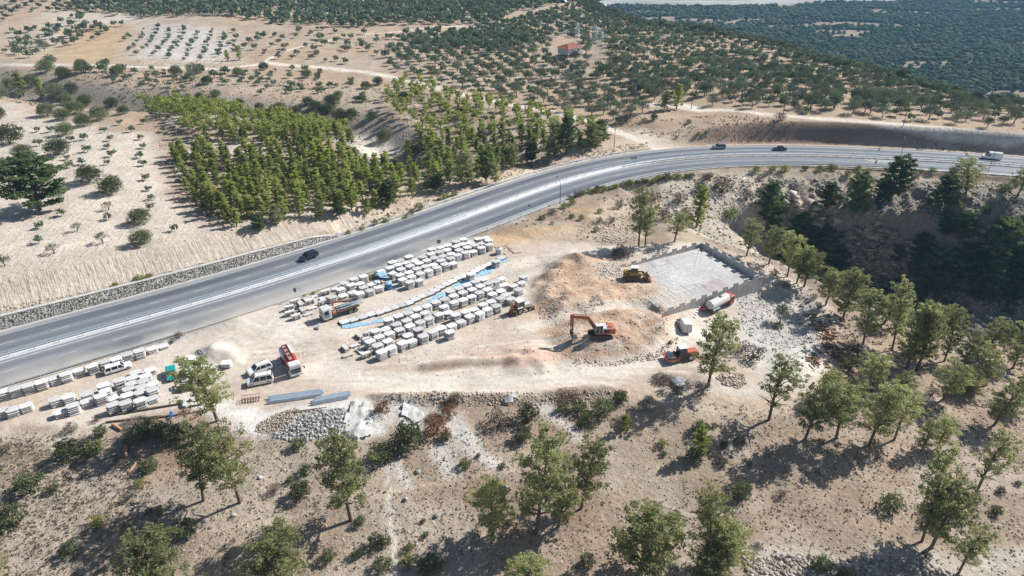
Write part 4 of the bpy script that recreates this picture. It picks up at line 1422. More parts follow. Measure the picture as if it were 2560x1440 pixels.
navy = paint('navy_paint', (0.012, 0.022, 0.055), 0.22, 0.2, var=0.05, coat=0.6)
silver = paint('silver_paint', (0.30, 0.33, 0.40), 0.25, 0.4, var=0.05, coat=0.5)
darkgrey = paint('graphite_paint', (0.05, 0.055, 0.07), 0.25, 0.3, var=0.05, coat=0.6)
teal = paint('turquoise_paint', (0.0, 0.36, 0.36), 0.32, 0.1, var=0.08, coat=0.5)
whitec = paint('car_white', (0.78, 0.78, 0.78), 0.25, var=0.03, coat=0.5)
dustyw = paint('dusty_white', (0.66, 0.66, 0.65), 0.45, var=0.08, dirt=(0.5, 0.45, 0.38))
orange_p = paint('machine_orange', (0.50, 0.115, 0.055), 0.55, var=0.2, dirt=(0.42, 0.26, 0.17))
crane_p = paint('crane_orange', (0.33, 0.12, 0.07), 0.65, var=0.25, dirt=(0.28, 0.20, 0.15))
yellow_p = paint('machine_yellow', (0.36, 0.235, 0.055), 0.6, var=0.2, dirt=(0.20, 0.15, 0.09))
cream_p = paint('faded_yellow', (0.52, 0.37, 0.22), 0.65, var=0.2, dirt=(0.48, 0.40, 0.31))
red_p = paint('fire_red', (0.52, 0.045, 0.02), 0.4, var=0.1, coat=0.3)
darkred = paint('dull_red', (0.36, 0.06, 0.06), 0.5, var=0.12, dirt=(0.3, 0.2, 0.17))
bluep = paint('cab_blue', (0.12, 0.30, 0.45), 0.4, var=0.1)
blue_m = paint('blue_machine', (0.04, 0.12, 0.33), 0.45, var=0.2)

e = place('parked_car', 773, 646, (745, 657), 'navy blue five-door off-roader driving left on the upper carriageway above the yard', 'car', z=0.01)
car(e, 4.55, 1.85, 1.66, navy, belt=1.0, hood=0.98, wsb=0.25, wst=0.40, rft=0.90, rfb=0.97, wr=0.36, rails=True)
e['group'] = 'vehicles driving on the highway'; e.name = 'off_road_car'
e = place('off_road_car', 1797, 371, (1760, 372), 'silver grey off-roader driving on the upper carriageway near the track junction', 'car', 'vehicles driving on the highway', z=0.01)
car(e, 4.6, 1.85, 1.66, silver, belt=1.0, hood=0.98, wsb=0.25, wst=0.40, rft=0.90, rfb=0.97, wr=0.36)
e = place('sedan_car', 1949, 375.5, (1900, 374), 'dark grey saloon with reddish tail driving behind the silver off-roader', 'car', 'vehicles driving on the highway', z=0.01)
car(e, 4.5, 1.78, 1.42, darkgrey, belt=0.86, hood=0.84, wsb=0.28, wst=0.42, rft=0.72, rfb=0.85, wr=0.32, boot=0.90)
e = place('estate_car', 297, 925, (330, 915), 'white estate car parked between the single file of slabs and the cluster', 'car')
car(e, 4.5, 1.68, 1.42, whitec, belt=0.84, hood=0.80, wsb=0.28, wst=0.40, rft=0.93, rfb=0.985, wr=0.30)
e = place('hatchback_car', 429, 940, (433, 975), 'small turquoise hatchback parked beside the slab cluster, bonnet towards viewer', 'car')
car(e, 3.95, 1.65, 1.40, teal, belt=0.86, hood=0.82, wsb=0.30, wst=0.44, rft=0.86, rfb=0.97, wr=0.29)
e = place('off_road_car', 650, 929, (625, 938), 'white off-roader parked behind the white people carrier near the tall pine', 'car', 'white cars parked side by side')
car(e, 4.35, 1.80, 1.62, whitec, belt=1.0, hood=0.98, wsb=0.25, wst=0.40, rft=0.90, rfb=0.97, wr=0.35, rails=True)
e = place('people_carrier', 652, 957, (622, 963), 'white people carrier parked nearest the viewer beside the tall pine', 'car', 'white cars parked side by side')
car(e, 4.4, 1.85, 1.82, whitec, belt=1.06, hood=1.02, wsb=0.20, wst=0.34, rft=0.93, rfb=0.985, wr=0.33, rails=True)


def van(e, pm, L=5.6, W=2.0, H=2.35):
    hw_ = W / 2
    b_ = MB()
    xs = [(L / 2, hw_ * .8, .45, .95), (L / 2 - .15, hw_ * .94, .38, 1.1), (L / 2 - 1.0, hw_, .36, 1.25)]
    rings = [ring(x, w, z0, z1) for x, w, z0, z1 in xs]
    rings += [ring(L / 2 - 1.75, hw_, .36, H - .12, wt=hw_ * .86), ring(L / 2 - 2.1, hw_, .36, H, wt=hw_ * .88), ring(-L / 2 + .08, hw_, .36, H, wt=hw_ * .88), ring(-L / 2, hw_ * .96, .42, H - .08, wt=hw_ * .85)]
    b_.loft(rings); b_.build('body', pm, e)
    g = MB()
    g.add([(L / 2 - .98, -hw_ * .82, 1.30), (L / 2 - .98, hw_ * .82, 1.30), (L / 2 - 1.68, hw_ * .74, H - .18), (L / 2 - 1.68, -hw_ * .74, H - .18)], [(0, 1, 2, 3)], Matrix.Translation((.05, 0, .03)))
    g.build('windscreen', glassm, e)
    for sy in (-1, 1):
        g = MB(); g.add([(L / 2 - 1.25, sy * (hw_ + .01), 1.25), (L / 2 - 2.3, sy * (hw_ + .01), 1.25), (L / 2 - 2.3, sy * (hw_ * .93 + .01), 1.85), (L / 2 - 1.7, sy * (hw_ * .93 + .01), 1.85)], [(0, 1, 2, 3)])
        g.build('side_window', glassm, e)
        MB().box((L / 2 - .02, sy * hw_ * .68, .85), (.1, .3, .2)).build('headlight', lampm, e)
        MB().box((-L / 2 - .01, sy * hw_ * .86, 1.0), (.06, .14, .4)).build('tail_light', tailm, e)
        MB().box((L / 2 - 1.3, sy * (hw_ + .14), 1.4), (.1, .22, .3)).build('mirror', black_trim, e)
        for x in (L / 2 - .95, -L / 2 + 1.1): wheel(e, x, sy * (hw_ - .12), .36)
    MB().box((-L / 2 - .02, .35, .62), (.05, .5, .13)).build('number_plate', plate_m, e)
    q = MB(); q.box((-L / 2 - .012, 0, 1.35), (.02, .03, 1.6)); q.box((-L / 2 - .012, .1, 1.2), (.03, .16, .06)); q.build('door_gap', black_trim, e)
    MB().box((0, 0, .33), (L * .97, W * .9, .12)).build('sill', black_trim, e)


e = place('delivery_van', 2477, 398, (2440, 394), 'tall white delivery van driving left at the right edge of the highway', 'van', 'vehicles driving on the highway', z=0.01)
van(e, whitec, 5.7, 2.0, 2.45)
e = place('delivery_van', 1708, 822, (1693, 792), 'white panel van parked below the platform wall with its rear doors towards viewer', 'van')
van(e, dustyw, 4.9, 1.9, 2.2)

# crane truck -------------------------------------------------
e = place('crane_truck', 851, 786, (800, 803), 'white cabbed flatbed truck with folded orange loading crane beside the slab stacks', 'truck')
m = MB()
m.loft([ring(4.2, 1.1, .55, 2.7, .1, wt=1.05), ring(4.1, 1.22, .5, 2.85, .1, wt=1.12), ring(2.5, 1.22, .5, 2.95, .1, wt=1.12), ring(2.3, 1.2, .5, 2.85, .1, wt=1.1)])
cab = m.build('cab', dustyw, e)
MB().add([(4.235, -1.0, 1.6), (4.235, 1.0, 1.6), (4.17, .95, 2.6), (4.17, -.95, 2.6)], [(0, 1, 2, 3)]).build('windscreen', glassm, cab)
for sy in (-1, 1):
    MB().add([(3.9, sy * 1.225, 1.65), (2.9, sy * 1.225, 1.65), (2.9, sy * 1.18, 2.5), (3.8, sy * 1.18, 2.5)], [(0, 1, 2, 3)]).build('side_window', glassm, cab)
    MB().add([(3.9, sy * 1.235, .95), (2.85, sy * 1.235, .95), (2.85, sy * 1.235, 1.6), (3.9, sy * 1.235, 1.6)], [(0, 1, 2, 3)]).build('door_panel', bluep, cab)
    MB().box((4.3, sy * .8, .85), (.08, .35, .22)).build('headlight', lampm, cab)
    MB().box((4.0, sy * 1.45, 2.1), (.1, .2, .5)).build('mirror', black_trim, cab)
MB().box((4.25, 0, .62), (.18, 2.35, .3)).build('bumper', steel_dark, e)
MB().box((-.4, 0, .85), (7.4, .9, .3)).build('chassis', steel_dark, e)
bed = MB().box((-1.7, 0, 1.25), (4.9, 2.4, .16)); bed.box((-1.7, 1.17, 1.42), (4.9, .06, .3)); bed.box((-1.7, -1.17, 1.42), (4.9, .06, .3)); bed.build('flatbed', rust, e)
for y, z, dx in ((-.7, 1.5, 0), (-.25, 1.55, -.4), (.2, 1.5, .2), (.6, 1.62, -.6), (-.5, 1.72, -.8)):
    MB().beam((.5 + dx, y, z), (-4.9 + dx, y + .15, z + .03), .22, .16).build('steel_beam', galv, e)
c_ = MB(); c_.tube((1.5, 0, 1.0), (1.5, 0, 2.7), .26, n=10); c_.box((1.5, 0, 1.3), (.8, 2.2, .5)); col_ = c_.build('crane_column', crane_p, e)
c_ = MB(); c_.beam((1.5, 0, 2.7), (1.1, -.2, 3.5), .3, .4); c_.beam((1.1, -.2, 3.4), (-3.0, .2, 2.6), .34, .42, .24, .28); c_.build('crane_boom', crane_p, e)
c_ = MB(); c_.beam((-.8, .35, 3.1), (-3.6, .45, 2.5), .2, .24); c_.beam((-.9, .0, 2.75), (-3.9, .1, 2.3), .18, .2); c_.build('crane_jib', steel_dark, e)
c_ = MB(); c_.tube((1.95, -.55, 2.4), (1.95, .55, 2.4), .45, n=14); c_.build('water_tank', whitep, e)
for sy in (-1, 1):
    wheel(e, 3.35, sy * 1.0, .52, .32); wheel(e, -1.9, sy * .98, .52, .5); wheel(e, -3.2, sy * .98, .52, .5)
    MB().beam((1.5, sy * 1.15, 1.0), (1.5, sy * 1.2, .12), .14, .14).build('outrigger', steel_dark, e)

# red and white water truck ------------------------------------
e = place('water_truck', 728, 916, (744, 945), 'red and white water truck with a roof walkway facing the viewer in the yard', 'truck')
m = MB(); m.loft([ring(4.1, 1.12, .5, 2.5, .1, wt=1.0), ring(4.0, 1.22, .45, 2.75, .1, wt=1.1), ring(2.6, 1.22, .45, 2.85, .1, wt=1.12), ring(2.5, 1.2, .45, 2.8, .1, wt=1.1)])
cab = m.build('cab', dustyw, e)
MB().add([(4.13, -1.02, 1.45), (4.13, 1.02, 1.45), (4.06, .96, 2.5), (4.06, -.96, 2.5)], [(0, 1, 2, 3)]).build('windscreen', glassm, cab)
MB().box((4.15, 0, 1.15), (.04, 1.9, .34)).build('grille', black_trim, cab)
for sy in (-1, 1):
    MB().add([(3.85, sy * 1.225, 1.5), (2.9, sy * 1.225, 1.5), (2.9, sy * 1.18, 2.45), (3.75, sy * 1.18, 2.45)], [(0, 1, 2, 3)]).build('side_window', glassm, cab)
    MB().box((4.15, sy * .9, .75), (.08, .3, .2)).build('headlight', lampm, cab)
    mm = MB(); mm.beam((4.05, sy * 1.15, 2.0), (4.35, sy * 1.6, 2.1), .05, .05); mm.box((4.35, sy * 1.65, 1.9), (.1, .24, .5)); mm.build('mirror', black_trim, cab)
MB().box((4.18, 0, .55), (.2, 2.4, .3)).build('bumper', dustyw, e)
MB().box((-.6, 0, .75), (7.6, 1.0, .3)).build('chassis', steel_dark, e)


def trect(x0, x1, zc, wy, hz_):
    n = 16
    def rg(x, k=1.0):
        return [(x, k * wy * math.copysign(abs(math.cos(a)) ** .55, math.cos(a)), zc + k * hz_ * math.copysign(abs(math.sin(a)) ** .55, math.sin(a))) for a in [2 * math.pi * i / n for i in range(n)]]
    return [rg(x0, .9), rg(x0 + (x1 - x0) * .03), rg(x1 - (x1 - x0) * .03), rg(x1, .9)]


m = MB(); m.loft(trect(-.6, 2.3, 1.85, 1.2, .95)); m.build('tank', red_p, e, smooth=False)
m = MB(); m.loft(trect(-3.9, -.6, 1.85, 1.2, .95)); m.build('tank', dustyw, e, smooth=False)
m = MB(); m.box((-.8, 0, 2.83), (6.0, .9, .06)); walk = m.build('walkway', paint('dusty_red', (0.45, 0.22, 0.19), 0.7), e)
m = MB()
for sy in (-1, 1): m.beam((2.2, sy * .5, 2.95), (-3.8, sy * .5, 2.95), .1, .2)
m.beam((2.2, -.5, 2.95), (2.2, .5, 2.95), .1, .2); m.beam((-3.8, -.5, 2.95), (-3.8, .5, 2.95), .1, .2)
m.build('walkway_rail', darkred, e)
for x in (-2.6, -1.1, .4):
    MB().tube((x, 0, 2.86), (x, 0, 3.02), .26, n=10).build('hatch', steel_dark, e)
for sy in (-1, 1):
    wheel(e, 3.3, sy * 1.0, .5, .3); wheel(e, -1.8, sy * .98, .5, .48); wheel(e, -3.0, sy * .98, .5, .48)

# white tanker lorry with a red cab ----------------------------
e = place('tanker_lorry', 1797, 768, (1826, 752), 'white tanker lorry with a red cab parked under the battlemented front wall', 'truck')
m = MB(); m.loft([ring(4.0, 1.1, .5, 2.2, .1, wt=1.0), ring(3.9, 1.2, .45, 2.55, .1, wt=1.1), ring(2.5, 1.2, .45, 2.65, .1, wt=1.1), ring(2.4, 1.18, .45, 2.6, .1, wt=1.1)])
cab = m.build('cab', darkred, e)
MB().add([(4.03, -1.0, 1.4), (4.03, 1.0, 1.4), (3.96, .95, 2.35), (3.96, -.95, 2.35)], [(0, 1, 2, 3)]).build('windscreen', glassm, cab)
for sy in (-1, 1): MB().add([(3.8, sy * 1.21, 1.45), (2.8, sy * 1.21, 1.45), (2.8, sy * 1.15, 2.25), (3.7, sy * 1.15, 2.25)], [(0, 1, 2, 3)]).build('side_window', glassm, cab)
MB().box((-.6, 0, .8), (7.4, .9, .3)).build('chassis', steel_dark, e)
n = 20
cyl = lambda x, k=1.0: [(x, 1.15 * k * math.cos(2 * math.pi * i / n), 2.05 + 1.08 * k * math.sin(2 * math.pi * i / n)) for i in range(n)]
m = MB(); m.loft([cyl(2.25, .93), cyl(2.15), cyl(-3.95), cyl(-4.05, .96)]); m.build('tank', paint('tank_cream', (0.68, 0.67, 0.64), 0.4, var=0.06, dirt=(0.5, 0.45, 0.38)), e, smooth=False)
m = MB(); m.tube((-.4, 0, 3.1), (-.4, 0, 3.3), .3, n=12); m.build('hatch', steel_dark, e)
m = MB(); m.beam((2.0, .45, 3.15), (-3.8, .45, 3.15), .06, .08); m.beam((2.0, -.45, 3.15), (-3.8, -.45, 3.15), .06, .08); m.build('roof_rail', steel_dark, e)
m = MB(); m.box((-4.1, 0, .85), (.2, 2.4, .2)); m.box((-4.0, -1.0, 1.2), (.5, .3, .5)); m.build('rear_bumper', steel_dark, e)
for sy in (-1, 1):
    wheel(e, 3.2, sy * 1.0, .5, .3); wheel(e, -1.9, sy * .98, .5, .5); wheel(e, -3.2, sy * .98, .5, .5)
    for x in (-1.9, -3.2): MB().box((x, sy * 1.02, 1.1), (1.1, .5, .06)).build('mudguard', galv, e)


def track(e, L, r, y, w, mat=None):
    """crawler track: outline with plates"""
    m = MB(); n = 8
    pts = [(L / 2 - r + r * math.cos(a), r + r * math.sin(a)) for a in [math.pi / 2 - math.pi * k / n for k in range(n + 1)]]
    pts += [(-L / 2 + r + r * math.cos(a), r + r * math.sin(a)) for a in [-math.pi / 2 - math.pi * k / n for k in range(n + 1)]]
    m.prism(pts, y - w / 2, y + w / 2)
    o = m.build('track', steel_dark, e)
    q = MB(); per = []
    for (x0, z0), (x1, z1) in zip(pts, pts[1:] + pts[:1]):
        d = math.hypot(x1 - x0, z1 - z0); k = max(1, int(d / .24))
        per += [((x0 + (x1 - x0) * i / k), (z0 + (z1 - z0) * i / k)) for i in range(k)]
    for x, z in per:
        q.box((x, y, z), (.09, w + .04, .09))
    q.build('grouser', rust, o)
    q = MB()
    for x in np.linspace(-L / 2 + r, L / 2 - r, 6):
        q.tube((x, y - w / 2 - .03, r * .75), (x, y + w / 2 + .03, r * .75), r * .42, n=10)
    q.build('roller', rust, o)


# orange excavator ---------------------------------------------
e = place('excavator', 1500, 842, (1452, 846), 'orange and white crawler excavator with its bucket resting on the ground', 'excavator')
track(e, 4.2, .46, 1.25, .55); track(e, 4.2, .46, -1.25, .55)
MB().box((0, 0, .55), (2.0, 2.2, .4)).build('undercarriage', steel_dark, e)
m = MB(); m.tube((0, 0, .7), (0, 0, 1.05), .7, n=16); m.build('turntable', steel_dark, e)
m = MB(); m.box((-.75, 0, 1.35), (3.6, 2.6, .35)); m.build('deck', orange_p, e)
m = MB(); m.loft([ring(-2.75, 1.0, 1.2, 2.15, .15), ring(-2.5, 1.32, 1.15, 2.3, .12), ring(-1.3, 1.32, 1.15, 2.3, .1)]); m.build('counterweight', orange_p, e)
m = MB(); m.box((-.9, -.1, 2.1), (1.9, 2.3, .35), taper=.95); m.box((.3, -.9, 1.9), (1.2, .75, .7)); m.build('engine_cover', dustyw, e, bevel=.04)
MB().tube((-1.2, -.4, 2.25), (-1.2, -.4, 2.8), .09, n=8).build('exhaust', steel_dark, e)
MB().box((-1.5, .55, 2.31), (1.0, .5, .04)).build('grille', steel_dark, e)
m = MB(); m.box((.55, .85, 2.2), (1.5, .95, 1.5), taper=.92); cab = m.build('cab', glassm, e, bevel=.05)
m = MB(); m.box((.5, .85, 2.98), (1.45, .95, .1)); m.build('cab_roof', dustyw, cab, bevel=.03)
m = MB()
for x, y in ((1.28, .4), (1.28, 1.3), (-.15, .4), (-.15, 1.3), (.5, 1.33)): m.beam((x, y, 1.5), (x * .93 + .03, .85 + (y - .85) * .93, 2.95), .08, .08)
tag(m.build('cab_pillar', dustyw, cab), kind='stuff')
bo = Vector((.9, -.1, 1.7)); el_ = Vector((2.6, -.1, 4.2)); tp_ = Vector((5.6, -.1, 4.55)); bk = Vector((5.35, -.1, 1.7))
m = MB(); m.beam(bo, bo.lerp(el_, .55), .38, .55, .40, .75); m.beam(bo.lerp(el_, .5), el_, .40, .75, .4, .7); m.beam(el_ + Vector((-.2, 0, -.1)), tp_, .38, .72, .30, .42); m.build('boom', orange_p, e, bevel=.02)
m = MB(); m.beam(tp_ + Vector((-.05, 0, .45)), tp_ + Vector((-.02, 0, -.6)), .32, .8, .3, .6); m.beam(tp_ + Vector((-.02, 0, -.5)), bk, .28, .6, .2, .3); m.build('stick', orange_p, e, bevel=.02)
m = MB()
for sy in (-.28, .28): m.tube((1.25, sy - .1, 1.6), (2.3, sy - .1, 3.5), .07, n=8)
m.tube((2.7, -.1, 4.7), (5.45, -.1, 5.0), .08, n=8); m.tube((5.85, -.1, 4.3), (5.75, -.1, 2.2), .07, n=8); m.build('hydraulic_ram', rust, e)
m = MB(); cpts = [(bk.x + .15, bk.z + .1), (bk.x + .45, bk.z - .5), (bk.x + .35, bk.z - 1.2), (bk.x - .1, bk.z - 1.55), (bk.x - .9, bk.z - 1.5), (bk.x - .95, bk.z - 1.35), (bk.x - .2, bk.z - 1.3), (bk.x + .1, bk.z - .9), (bk.x - .1, bk.z - .2)]
m.prism(cpts, -.75, .55); m.build('bucket', steel_dark, e)

# yellow crawler loader ----------------------------------------
e = place('crawler_loader', 1583, 698, (1640, 701), 'yellow crawler loader with white canopy at the edge of the walled platform', 'loader')
track(e, 3.4, .48, 1.0, .5); track(e, 3.4, .48, -1.0, .5)
m = MB(); m.box((-.9, 0, 1.45), (2.4, 1.6, 1.1), taper=.95); m.box((.6, 0, 1.2), (1.2, 1.5, .6)); m.build('body', yellow_p, e, bevel=.05)
MB().box((-2.15, 0, 1.35), (.2, 1.5, .8)).build('ripper_mount', steel_dark, e)
MB().box((-1.3, .81, 1.5), (.6, .03, .5)).build('engine_grille', black_trim, e)
MB().box((-1.3, -.81, 1.5), (.6, .03, .5)).build('engine_grille', black_trim, e)
m = MB(); m.box((.15, 0, 2.35), (1.3, 1.3, 1.2), taper=.95); cab = m.build('cab', glassm, e)
m = MB(); m.box((.15, 0, 3.02), (1.7, 1.6, .14)); m.build('cab_roof', whitep, cab, bevel=.03)
m = MB()
for x in (-.5, .15, .8):
    for y in (-.66, .66): m.beam((x, y, 1.75), (x * .96, y * .96, 2.95), .09, .09)
tag(m.build('cab_pillar', yellow_p, cab), kind='stuff')
m = MB()
for sy in (-.62, .62): m.beam((.3, sy, 1.9), (2.0, sy, 1.5), .14, .32); m.beam((1.9, sy, 1.55), (2.75, sy, .55), .14, .34)
m.build('lift_arm', yellow_p, e)
m = MB(); m.beam((.8, 0, 1.9), (1.9, 0, 2.0), .14, .2); m.beam((1.9, 0, 2.05), (2.6, 0, 1.3), .14, .2); m.build('tilt_linkage', rust, e)
m = MB(); bp = [(2.6, .15), (2.6, 1.15), (2.75, 1.3), (2.85, 1.2), (2.85, .45), (3.0, .2), (3.9, .12), (3.9, .02), (2.75, 0)]
m.prism(bp, -1.25, 1.25); m.build('bucket', rust, e)
for sy in (-1, 1): MB().add([(2.6, sy * 1.25, .05), (3.85, sy * 1.25, .05), (3.0, sy * 1.25, 1.25), (2.6, sy * 1.25, 1.25)], [(0, 1, 2, 3)]).build('bucket_side', rust, e)
m = MB()
for y in np.linspace(-1.1, 1.1, 5): m.beam((2.8, y, 1.2), (2.9, y, 1.75), .1, .1)
m.build('spill_guard', steel_dark, e)

# roller ------------------------------------------------------
e = place('road_roller', 1702, 898, (1676, 901), 'orange road roller with glazed cab half hidden behind the tall pine', 'roller')
dr = MB(); dr.tube((2.0, -1.05, .75), (2.0, 1.05, .75), .75, n=24); dr.build('drum', paint('drum_steel', (0.42, 0.42, 0.43), 0.35, 0.6, var=0.1), e, smooth=False)
m = MB(); m.box((3.0, 0, .8), (.22, 2.5, .35)); m.box((1.9, 1.2, .8), (2.2, .18, .35)); m.box((1.9, -1.2, .8), (2.2, .18, .35)); m.box((.95, 0, .9), (.3, 2.4, .6)); m.build('drum_frame', orange_p, e)
m = MB(); m.box((-1.9, 0, 1.35), (2.4, 1.7, .95), taper=.88); m.build('engine_cover', orange_p, e, bevel=.06)
m = MB(); m.box((.0, 0, 1.9), (1.5, 1.6, 1.6), taper=.93); cab = m.build('cab', glassm, e)
MB().box((0, 0, 2.76), (1.7, 1.7, .12)).build('cab_roof', whitep, cab)
m = MB()
for x in (-.72, .72):
    for y in (-.78, .78): m.beam((x, y, 1.1), (x * .93, y * .93, 2.7), .09, .09)
tag(m.build('cab_pillar', black_trim, cab), kind='stuff')
for sy in (-1, 1): wheel(e, -1.5, sy * .85, .75, .55)
m = MB(); m.beam((.9, 0, 1.35), (1.5, 0, 1.65), 1.4, .08); m.build('step_plate', steel_dark, e)

# backhoe ------------------------------------------------------
e = place('backhoe_loader', 1302, 779, (1322, 772), 'dusty yellow and white backhoe loader at the right end of the large stockpile', 'backhoe')
m = MB(); m.box((1.3, 0, 1.25), (1.9, 1.0, .7), taper=.92); m.build('bonnet', dustyw, e, bevel=.05)
m = MB(); m.box((-.3, 0, 1.95), (1.6, 1.5, 1.5), taper=.92); cab = m.build('cab', paint('green_glass', (0.05, 0.09, 0.085), 0.15), e)
MB().box((-.3, 0, 2.78), (1.7, 1.65, .14)).build('cab_roof', whitep, cab, bevel=.03)
m = MB()
for x in (-1.05, -.3, .45):
    for y in (-.74, .74): m.beam((x, y, 1.2), (x * .95, y * .93, 2.7), .08, .08)
tag(m.build('cab_pillar', cream_p, cab), kind='stuff')
MB().box((-.2, 0, .85), (4.0, .9, .4)).build('chassis', cream_p, e)
for sy in (-1, 1):
    wheel(e, 1.7, sy * .85, .52, .36); wheel(e, -.7, sy * .85, .74, .45)
    MB().box((-.7, sy * .85, 1.52), (1.3, .5, .07)).build('mudguard', dustyw, e)
    m = MB(); m.beam((.4, sy * .72, 1.4), (2.6, sy * .72, .7), .12, .22); m.build('lift_arm', cream_p, e)
    m = MB(); m.beam((-1.7, sy * .9, 1.2), (-1.75, sy * 1.1, .1), .16, .16); m.box((-1.75, sy * 1.1, .06), (.4, .4, .06)); m.build('stabiliser', cream_p, e)
m = MB(); m.prism([(2.7, .1), (2.6, .9), (2.75, .95), (2.85, .35), (3.5, .15), (3.5, .08)], -1.1, 1.1); m.build('front_bucket', cream_p, e)
m = MB(); m.beam((-1.8, 0, 1.1), (-2.3, 0, 2.9), .26, .4, .22, .34); m.build('backhoe_boom', orange_p, e)
m = MB(); m.beam((-2.3, 0, 3.1), (-2.6, 0, 1.2), .2, .34, .16, .24); m.build('backhoe_stick', cream_p, e)
m = MB(); m.prism([(-2.5, 1.1), (-2.3, .6), (-2.5, .1), (-3.0, .1), (-3.1, .3), (-2.7, .45), (-2.65, 1.0)], -.4, .4); m.build('rear_bucket', rust, e)

# motorcycle ---------------------------------------------------
e = place('motorcycle', 442, 971, (448, 986), 'dark motorcycle parked beside the slab cluster behind the tall pine', 'motorcycle')
wheel(e, .68, 0, .32, .12); wheel(e, -.68, 0, .32, .12)
m = MB(); m.beam((-.6, 0, .35), (.1, 0, .55), .12, .16); m.beam((.1, 0, .4), (.45, 0, .85), .1, .12); m.box((0, 0, .45), (.4, .3, .34)); m.build('frame', steel_dark, e)
m = MB(); m.loft([ring(.4, .1, .68, .85, .03), ring(.15, .17, .68, .95, .04), ring(-.1, .12, .68, .85, .03)]); m.build('fuel_tank', darkred, e)
m = MB(); m.beam((-.08, 0, .8), (-.75, 0, .84), .24, .1); m.build('saddle', black_trim, e)
m = MB(); m.beam((.68, 0, .32), (.42, 0, 1.0), .1, .06); m.beam((.42, -.35, 1.05), (.42, .35, 1.05), .04, .04); m.build('handlebar', steel_dark, e)
m = MB(); m.tube((.56, 0, .85), (.64, 0, .84), .1, n=10); m.build('headlight', lampm, e)

# blue equipment beside the stockpile --------------------------
e = place('blue_trestle', 956, 704, (966, 700), 'dark blue steel working frame under a blue sheet beside the stockpile gap', 'frame')
m = MB()
for x in (-1, 1):
    for y in (-.8, .8): m.beam((x, y, 0), (x * .9, y * .9, 1.9), .14, .14)
m.box((0, 0, 1.0), (2.0, 1.6, .1)); m.beam((-1, -.8, .5), (1, .8, 1.5), .08, .08); m.build('frame', blue_m, e)
m = MB(); m.box((0, 0, 1.98), (2.3, 1.9, .12), taper=.85); m.beam((-1, -.9, 1.9), (1, -1.0, 1.1), .7, .03); m.build('sheet', bm_, e)
e = place('site_drum', 971, 722, (980, 722), 'bright blue plastic-wrapped drum in front of the dark blue frame', 'drum', 'drums beside the stockpile gap')
m = MB(); m.tube((0, 0, 0), (0, 0, 1.5), .85, .75, n=16); m.build('barrel', blue_m, e)
m = MB(); m.tube((0, 0, 1.45), (0, 0, 1.75), .9, .4, n=11); m.build('cover', bm_, e)
e = place('site_drum', 944, 718, (950, 718), 'dull red drum with a pale lid left of the blue frame', 'drum', 'drums beside the stockpile gap')
m = MB(); m.tube((0, 0, 0), (0, 0, 1.25), .72, n=16); m.build('barrel', darkred, e)
m = MB(); m.tube((0, 0, 1.25), (0, 0, 1.45), .76, .62, n=16); m.build('lid', paint('pale_blue_lid', (0.45, 0.56, 0.62), 0.5), e)
e = place('water_tank', 1247, 634, (1255, 634), 'pale grey upright water tank beside the scattered timber planks', 'tank')
m = MB(); m.tube((0, 0, 0), (0, 0, 1.35), .8, n=20); m.tube((0, 0, 1.35), (0, 0, 1.55), .8, .3, n=20); m.build('tank', paint('tank_grey', (0.50, 0.56, 0.60), 0.5, var=.1), e)
m = MB(); m.tube((0, 0, 1.55), (0, 0, 1.65), .22, n=12); m.build('lid', steel_dark, e)
e = place('compressor', 1756, 777, (1760, 777), 'small rust-red compressor between the white boards and the tanker lorry', 'compressor')
m = MB(); m.box((0, 0, .6), (1.3, .8, .7), taper=.85); m.build('casing', darkred, e, bevel=.05)
m = MB(); m.tube((.2, -.4, .25), (.2, .4, .25), .25, n=10); m.tube((-.4, 0, .9), (-.4, 0, 1.3), .08, n=8); m.build('engine', steel_dark, e)
e = place('compactor_plate', 1676, 858, (1690, 852), 'small handheld plate compactor standing on the lower track', 'compactor')
m = MB(); m.box((0, 0, .12), (1.0, .6, .16)); m.build('base_plate', steel_dark, e)
m = MB(); m.box((.1, 0, .45), (.6, .45, .5), taper=.8); m.build('engine', cream_p, e)
m = MB()
for sy in (-.2, .2): m.beam((-.2, sy, .5), (-1.3, sy, 1.0), .05, .05)
m.build('handle', steel_dark, e)

for nm_, k_s in (('tanker_lorry', .90), ('water_truck', .90), ('crane_truck', .94)):
    bpy.data.objects[nm_].scale = (k_s,) * 3
# ---------------------------------------------------------------- foliage
def leafmat(name, a, b_, trans=0.3, spread=0.35):
    """two-tone foliage; every plant and every clump has its own tone"""
    m = bpy.data.materials.new(name); m.use_nodes = True; t = m.node_tree
    for n in list(t.nodes):
        if n.type == 'BSDF_PRINCIPLED': t.nodes.remove(n)
    out = [n for n in t.nodes if n.type == 'OUTPUT_MATERIAL'][0]
    oi = t.nodes.new('ShaderNodeObjectInfo')
    tone = attr(t, 'tone')
    f = mathn(t, 'ADD', mathn(t, 'MULTIPLY', tone, 0.62), mathn(t, 'MULTIPLY', oi.outputs['Random'], 0.38))
    col = mixc(t, f, a, b_)
    vm_ = t.nodes.new('ShaderNodeVectorMath'); vm_.operation = 'SCALE'
    t.links.new(col, vm_.inputs[0]); t.links.new(remap(t, oi.outputs['Random'], 0, 1, 1 - spread * .5, 1 + spread * .5), vm_.inputs['Scale'])
    d = t.nodes.new('ShaderNodeBsdfDiffuse'); tr = t.nodes.new('ShaderNodeBsdfTranslucent'); mx = t.nodes.new('ShaderNodeMixShader')
    t.links.new(vm_.outputs[0], d.inputs[0]); t.links.new(vm_.outputs[0], tr.inputs[0])
    mx.inputs[0].default_value = trans
    t.links.new(d.outputs[0], mx.inputs[1]); t.links.new(tr.outputs[0], mx.inputs[2]); t.links.new(mx.outputs[0], out.inputs[0])
    return m


